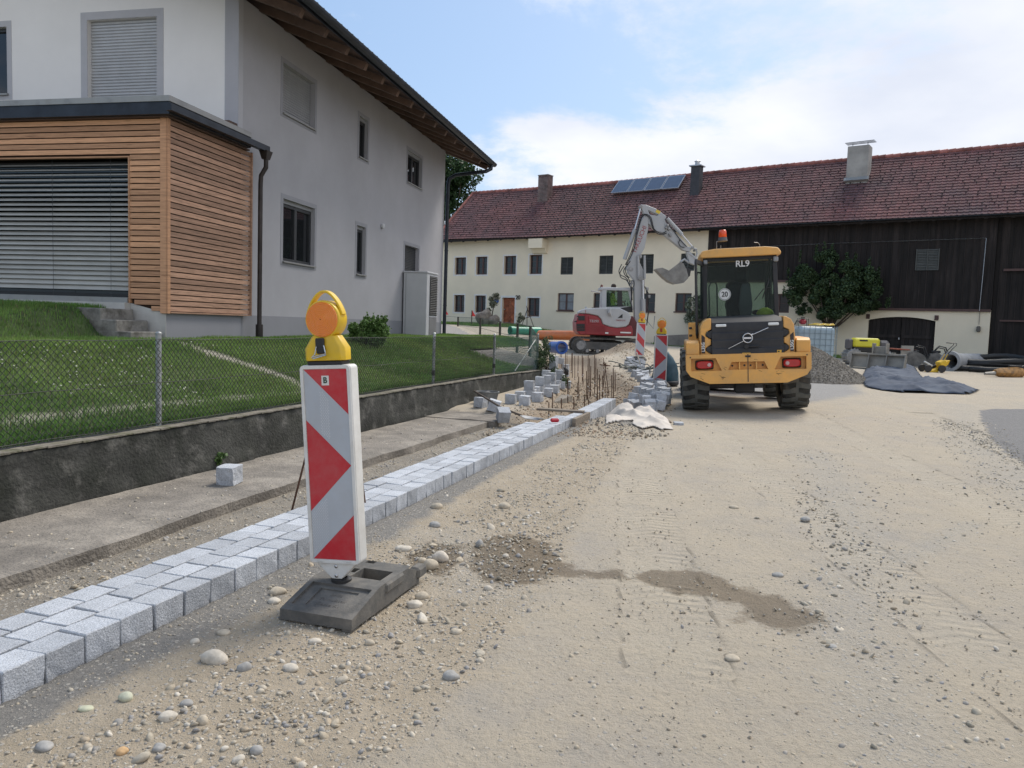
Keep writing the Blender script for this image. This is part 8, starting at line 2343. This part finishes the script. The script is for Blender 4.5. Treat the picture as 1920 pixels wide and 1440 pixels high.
# orange red props
for (a, b, c, d, lb) in ((1648, 652, 1718, 657, 'upper long rusty red steel prop lying beside the roller'), (1652, 664, 1706, 670, 'lower rusty red steel prop lying on the grader box')):
    A, B = at_depth(a, b, 31.0), at_depth(c, d, 31.6)
    mb = MB(); mb.tube([(0, 0, 0), B-A], .028, 8); mb.tube([(B-A)*.55, (B-A)*.6], .038, 8); o = mb.build('steel_prop', mat('prop_red', (.30,.085,.05), .7, var=.2, vs=4)); o.location = A; tag(o, lb, 'prop')
mb = MB(); A = at_depth(1700, 672, 31.5); A.z = gz1(A.x, A.y)
mb.box((0, 0, .42), (.5, .05, .82)); mb.box((-.42, .35, .5), (.06, .5, .06)); mb.box((0, -.1, .0), (.9, .5, .05)); o = mb.build('prop_trestle', gr_m); o.location = A; tag(o, 'grey trestle holding up the rusty props', 'trestle')
# two digging buckets leaning by the door
for (px, py, lab, sc_) in ((1712, 690, 'left grey excavator bucket lying on its back by the arched door', 1.0), (1752, 688, 'right grey excavator bucket with black hoses behind the yellow barrow', .95)):
    p = at_depth(px, py, 31.6); p.z = gz1(p.x, p.y)
    bo = thing('spare_bucket', lab, 'bucket', tuple(p), R(rnd.uniform(-30, 10)))
    mb = MB(); P = [(-.5*sc_, .0), (.45*sc_, .0), (.5*sc_, .12), (.35*sc_, .45*sc_), (.05, .62*sc_), (-.20*sc_, .55*sc_)]
    for y_ in (-.3, .28): mb.prism([(a, y_, b) for a, b in P], (0, .02, 0))
    sh = P[1:]
    for (a, b), (c, d) in zip(P, P[1:]): mb.prism([(a, -.28, b), (c, -.28, d), (c*.97, -.28, d-.02), (a*.97, -.28, b+.02)], (0, .56, 0))
    mb.build('bucket_shell', mat('spare_bucket_steel', (.15,.145,.135), .7, .2, var=.3, vs=4), bo)
    mb = MB()
    for k in range(5): mb.prism([(-.5*sc_, -.28+k*.13, .0), (-.68*sc_, -.26+k*.13, .03), (-.68*sc_, -.22+k*.13, .03), (-.5*sc_, -.20+k*.13, .0)], (0, 0, .05))
    mb.build('teeth', steel_m, bo)
    mb = MB(); mb.tube([(-.1, -.05, .6), (.05, -.1, .80), (.3, -.1, .75), (.42, -.12, .35)], .025, 8); mb.tube([(-.05, .05, .6), (.12, 0, .86), (.36, 0, .8), (.5, -.05, .4)], .025, 8); mb.box((.02, 0, .62), (.3, .3, .10), bev=.02); mb.build('hose_pair', blk, bo, autosm=40)
# yellow line marking barrow
p = at_depth(1752, 696, 28.2); p.z = gz1(p.x, p.y)
def bz(px, py): q = at_depth(px, py, 28.2); return q-p
mk = thing('cutting_machine', 'small yellow wheeled floor cutting machine with raised black handle', 'machine', tuple(p))
ymk = mat('machine_yellow', (.66,.42,.02), .45, var=.08)
mb = MB(); mb.prism([bz(1738, 697)+Vector((0,-.2,0)), bz(1752, 697)+Vector((0,-.2,0)), bz(1768, 678)+Vector((0,-.2,0)), bz(1776, 675)+Vector((0,-.2,0)), bz(1772, 684)+Vector((0,-.2,0)), bz(1757, 690)+Vector((0,-.2,0))], (0, .36, 0)); mb.build('frame', ymk, mk, bevel=.01)
mb = MB(); q = bz(1762, 682); mb.box((q.x, -.1, q.z), (.24, .36, .22), (0, R(-25), 0), bev=.03); mb.build('motor_housing', ymk, mk)
for px in (1733, 1759): 
    for y_ in (-.26, .16):
        q = bz(px, 690); mb = MB(); mb.lathe([(.02, -.03), (.13, -.03), (.14, 0), (.13, .03), (.02, .03)], 18, (q.x, y_, .14), 'Y'); w_ = mb.build('wheel', blk, mk, autosm=40)
mb = MB()
for y_ in (-.14, .06): mb.tube([bz(1765, 677)+Vector((0, y_, 0)), bz(1773, 664)+Vector((0, y_, 0))], .014, 6)
mb.build('handle_stem', ymk, mk)
mb = MB()
for y_ in (-.14, .06): mb.tube([bz(1773, 664)+Vector((0, y_, 0)), bz(1781, 655)+Vector((0, y_, 0)), bz(1790, 646)+Vector((0, y_, 0)), bz(1789, 643)+Vector((0, y_, 0)), bz(1776, 643)+Vector((0, y_, 0))], .016, 6)
mb.build('handlebar', blk, mk, smooth=True)
mb = MB(); mb.tube([bz(1733, 678), bz(1748, 686)], .03, 8); mb.build('white_arm', tape_m, mk)
# concrete pipe and black drainage hose
a, b = at_depth(1781, 678, 29.6), at_depth(1835, 684, 31.2)
a.z = gz1(a.x, a.y)+.36; b.z = gz1(b.x, b.y)+.32
cp_ = thing('concrete_pipe', 'short grey concrete pipe with flared mouth lying by the barn wall', 'pipe', tuple(a), rot=(b-a).to_track_quat('Z', 'Y').to_euler())
Lp = (b-a).length
mb = MB(); mb.lathe([(.27, .0), (.38, .0), (.39, .12), (.36, .30), (.31, .42), (.31, Lp), (.25, Lp), (.25, .1), (.27, 0)], 32, close=False); mb.build('pipe_wall', mat('pipe_concrete', (.30,.31,.32), .9, var=.12, vs=3, bump=.3, bs=40), cp_, autosm=40)
dh = mat('black_drain_hose', (.012,.014,.015), .55, var=.1)
cen = at_depth(1862, 690, 30.2); cen.z = gz1(cen.x, cen.y)
hs_ = thing('drainage_hose', 'thick black corrugated drainage hose in loose coils beside the dark barn', 'hose', tuple(cen))
mb = MB(); pts = []
for k in range(150):
    a = 2*PI*k/34; rx_ = 1.25+.14*math.sin(k*.13); pts.append((rx_*math.cos(a)+.15*math.sin(k*.05), (.75+.1*math.sin(k*.2))*math.sin(a), .12+.10*(k//34)+.05*math.sin(a+1)+.03*math.sin(k*.5)))
rr_h = [.105+.008*(k % 2) for k in range(len(pts))]
mb.tube(pts, rr_h, 10); mb.tube([(-.9, -.8, .12), (-1.5, -.9, .12), (-1.9, -.6, .11), (-1.6, -.1, .11), (-.8, .2, .2)], .10, 10); mb.tube([(.6, -.85, .12), (0, -1.05, .11), (-.8, -1.1, .1), (-1.5, -.95, .1)], .10, 10)
mb.tube([(1.1, -.2, .3), (1.6, -.5, .45), (2.2, -.6, .42), (2.8, -.4, .3)], .105, 10); mb.build('hose_body', dh, hs_, smooth=True)
mb = MB(); mb.tube([(1.52, -.46, .43), (1.62, -.51, .45)], .114, 14); mb.build('tape_ring', tape_m, hs_)
a, b = ground_at(1846, 706), ground_at(1866, 703)
ot = thing('rock_breaker', 'worn orange hydraulic breaker with pale nozzle lying on the ground', 'breaker', tuple(a+Vector((0, 0, .1))), R(14))
mb = MB(); mb.tube([(0, 0, 0), (.45, 0, .02)], [.05, .07], 12); mb.build('nozzle', gr_m, ot, autosm=40)
mb = MB(); secs = []
for x_, w_, h_ in ((.42, .10, .10), (.6, .15, .15), (.9, .17, .17), (1.3, .14, .20), (1.6, .10, .14)): secs.append([(x_, w_*math.cos(2*PI*k/14)*(1+.12*math.sin(k*2)), .05+h_*math.sin(2*PI*k/14)*(1+.1*math.cos(k*3))) for k in range(14)])
mb.loft(secs); mb.build('breaker_body', mat('worn_orange', (.36,.19,.06), .6, var=.3, vs=8, col2=(.10,.08,.06), c2s=9, c2lo=.55, c2hi=.65), ot, autosm=50)
mb = MB(); mb.tube([(1.4, 0, .2), (1.7, .1, .28), (2.2, .05, .22)], .03, 6); mb.box((1.25, 0, .28), (.5, .1, .05), bev=.01); mb.build('breaker_hose', blk, ot, smooth=True)
# ramp at the barn wall and farmhouse front -----------------------------------
u0_, _ = bw(1248, 640); u1_, _ = bw(1330, 640)
rp_ = thing('ramp', 'low grey concrete ramp against the cream wall left of the loader', 'ramp', tuple(BO), YAW_B)
zg_ = gz1(*(BO+BX*u0_-BN*.8).xy); mb = MB(); mb.prism([(u0_, -1.5, zg_-.4), (u0_, -1.5, zg_+.42), (u1_, -1.5, zg_+.62), (u1_, -1.5, zg_-.6)], (0, 1.49, 0)); mb.build('ramp_body', mat('ramp_concrete', (.22,.20,.18), .9, var=.15, vs=2, bump=.3, bs=40), rp_)
# flags on sticks
for (px, yt, yb2, lb) in ((833, 579, 612, 'left small red marker flag on a stick before the farmhouse'), (884, 582, 614, 'right small red marker flag on a stick before the farmhouse')):
    p = at_depth(px, yb2, 44.5); p.z = gz1(p.x, p.y); tt = at_depth(px+1, yt, 44.5)-p
    fl_ = thing('marker_flag', lb, 'flag', tuple(p)); mb = MB(); mb.cyl((0, 0, -.1), (0, 0, tt.z), .03, 6); mb.build('pole', bark_m, fl_)
    mb = MB(); mb.prism([(.02, -.01, tt.z), (.22, -.03, tt.z-.32), (-.06, .02, tt.z-.34)], (0, .012, 0)); mb.build('flag_cloth', mat('flag_red', (.70,.05,.05), .7), fl_)
# boulder, potted plant, stick tripod
p = at_depth(906, 619, 45.2); p.z = gz1(p.x, p.y)
V, F = ico_variants(3, 1, 1.0, 44)[0]; V = V*np.array([.42, .40, .62])*(1+.22*fbm(V[:, 0]*2, V[:, 2]*2, 1, 4, 3))[:, None]; V2 = V*np.array([.9, 1, .68])+np.array([.52, 0, -.15])
for Vx, lb in ((V, 'taller grey brown boulder left of the potted plant'), (V2, 'lower boulder touching the potted plant by the door')):
    o = arr_mesh('boulder', Vx+np.array([0, 0, .45]), F, mat('boulder_stone', (.22,.19,.16), .9, var=.3, vs=4, bump=.8, bs=14, bdist=.05), smooth=True); o.location = p; tag(o, lb, 'boulder')
p = at_depth(921, 616, 45.8); p.z = gz1(p.x, p.y)
pp = thing('potted_plant', 'potted bush with pale leaves standing left of the red door', 'plant', tuple(p))
mb = MB(); mb.lathe([(.0, .0), (.30, 0), (.40, .26), (.43, .28), (.0, .28)], 20, close=False); mb.build('flower_pot', mat('terracotta', (.17,.07,.04), .8), pp, autosm=40)
PCp = clump_cloud(12, (.15, 0, 1.45), (.30, .3, .45), .18, 51)+clump_cloud(5, (-.25, 0, .75), (.2, .2, .2), .14, 52)
leaves('foliage', PCp, 1500, .09, (.06,.08,.04), (.30,.30,.22), pp, 53, shell=.2)
mb = MB(); mb.tube([(0, 0, .25), (.05, 0, .8), (.15, 0, 1.4)], .03, 6); mb.build('stem', bark_m, pp)
p = at_depth(988, 619, 43.5); p.z = gz1(p.x, p.y)
tp_ = thing('garden_trellis', 'wooden stick trellis shaped like a tent by the right farmhouse window', 'trellis', tuple(p))
mb = MB(); z1_ = at_depth(984, 577, 43.5).z-p.z
for a, b in (((-.35, 0, 0), (.0, 0, z1_)), ((.42, 0, 0), (-.08, 0, z1_+.1)), ((0, .35, 0), (-.03, 0, z1_)), ((-.25, 0, .55), (.26, 0, .72))): mb.tube([a, b], .022, 5)
mb.build('pole', bark_m, tp_)
leaves('foliage', clump_cloud(6, (-.38, 0, .55), (.15, .2, .3), .13, 55), 500, .08, (.05,.07,.04), (.22,.23,.16), tp_, 56, shell=.2)
# old rusty post fence running back to the farmhouse
of = thing('garden_fence', 'old thin wire fence on rusty posts running back to the farmhouse', 'fence')
PF = []
for (px, yt, Yd) in ((833,592,47.5),(859,594,42),(901,596,35),(938,602.5,30),(971,606,26),(995,611,22.5)):
    tpp = at_depth(px, yt, Yd); zg = gz1(tpp.x, tpp.y); PF.append(tpp)
    mb = MB(); mb.cyl((tpp.x, tpp.y, zg-.2), tuple(tpp), .045, 8); mb.build('post', mat('rusty_post', (.05,.042,.032), .85), of)
PF.append(LT(-4.87, 17.3, 1.1))
mb = MB()
for (f) in (0.02, .45): mb.tube([q-Vector((0, 0, f)) for q in PF], .008, 5)
mb.build('wire', wire_m, of)
mb = MB()
for A, B in zip(PF[1:], PF[2:]):
    n_ = int((B-A).length/.16)
    for k in range(n_): q = A+(B-A)*k/n_; zg = gz1(q.x, q.y); mb.tube([q, Vector((q.x, q.y, zg))], .004, 3, cap=False)
mb.build('wire_mesh', gwire_m, of)
# road works: survey pin by the road, small asphalt edge
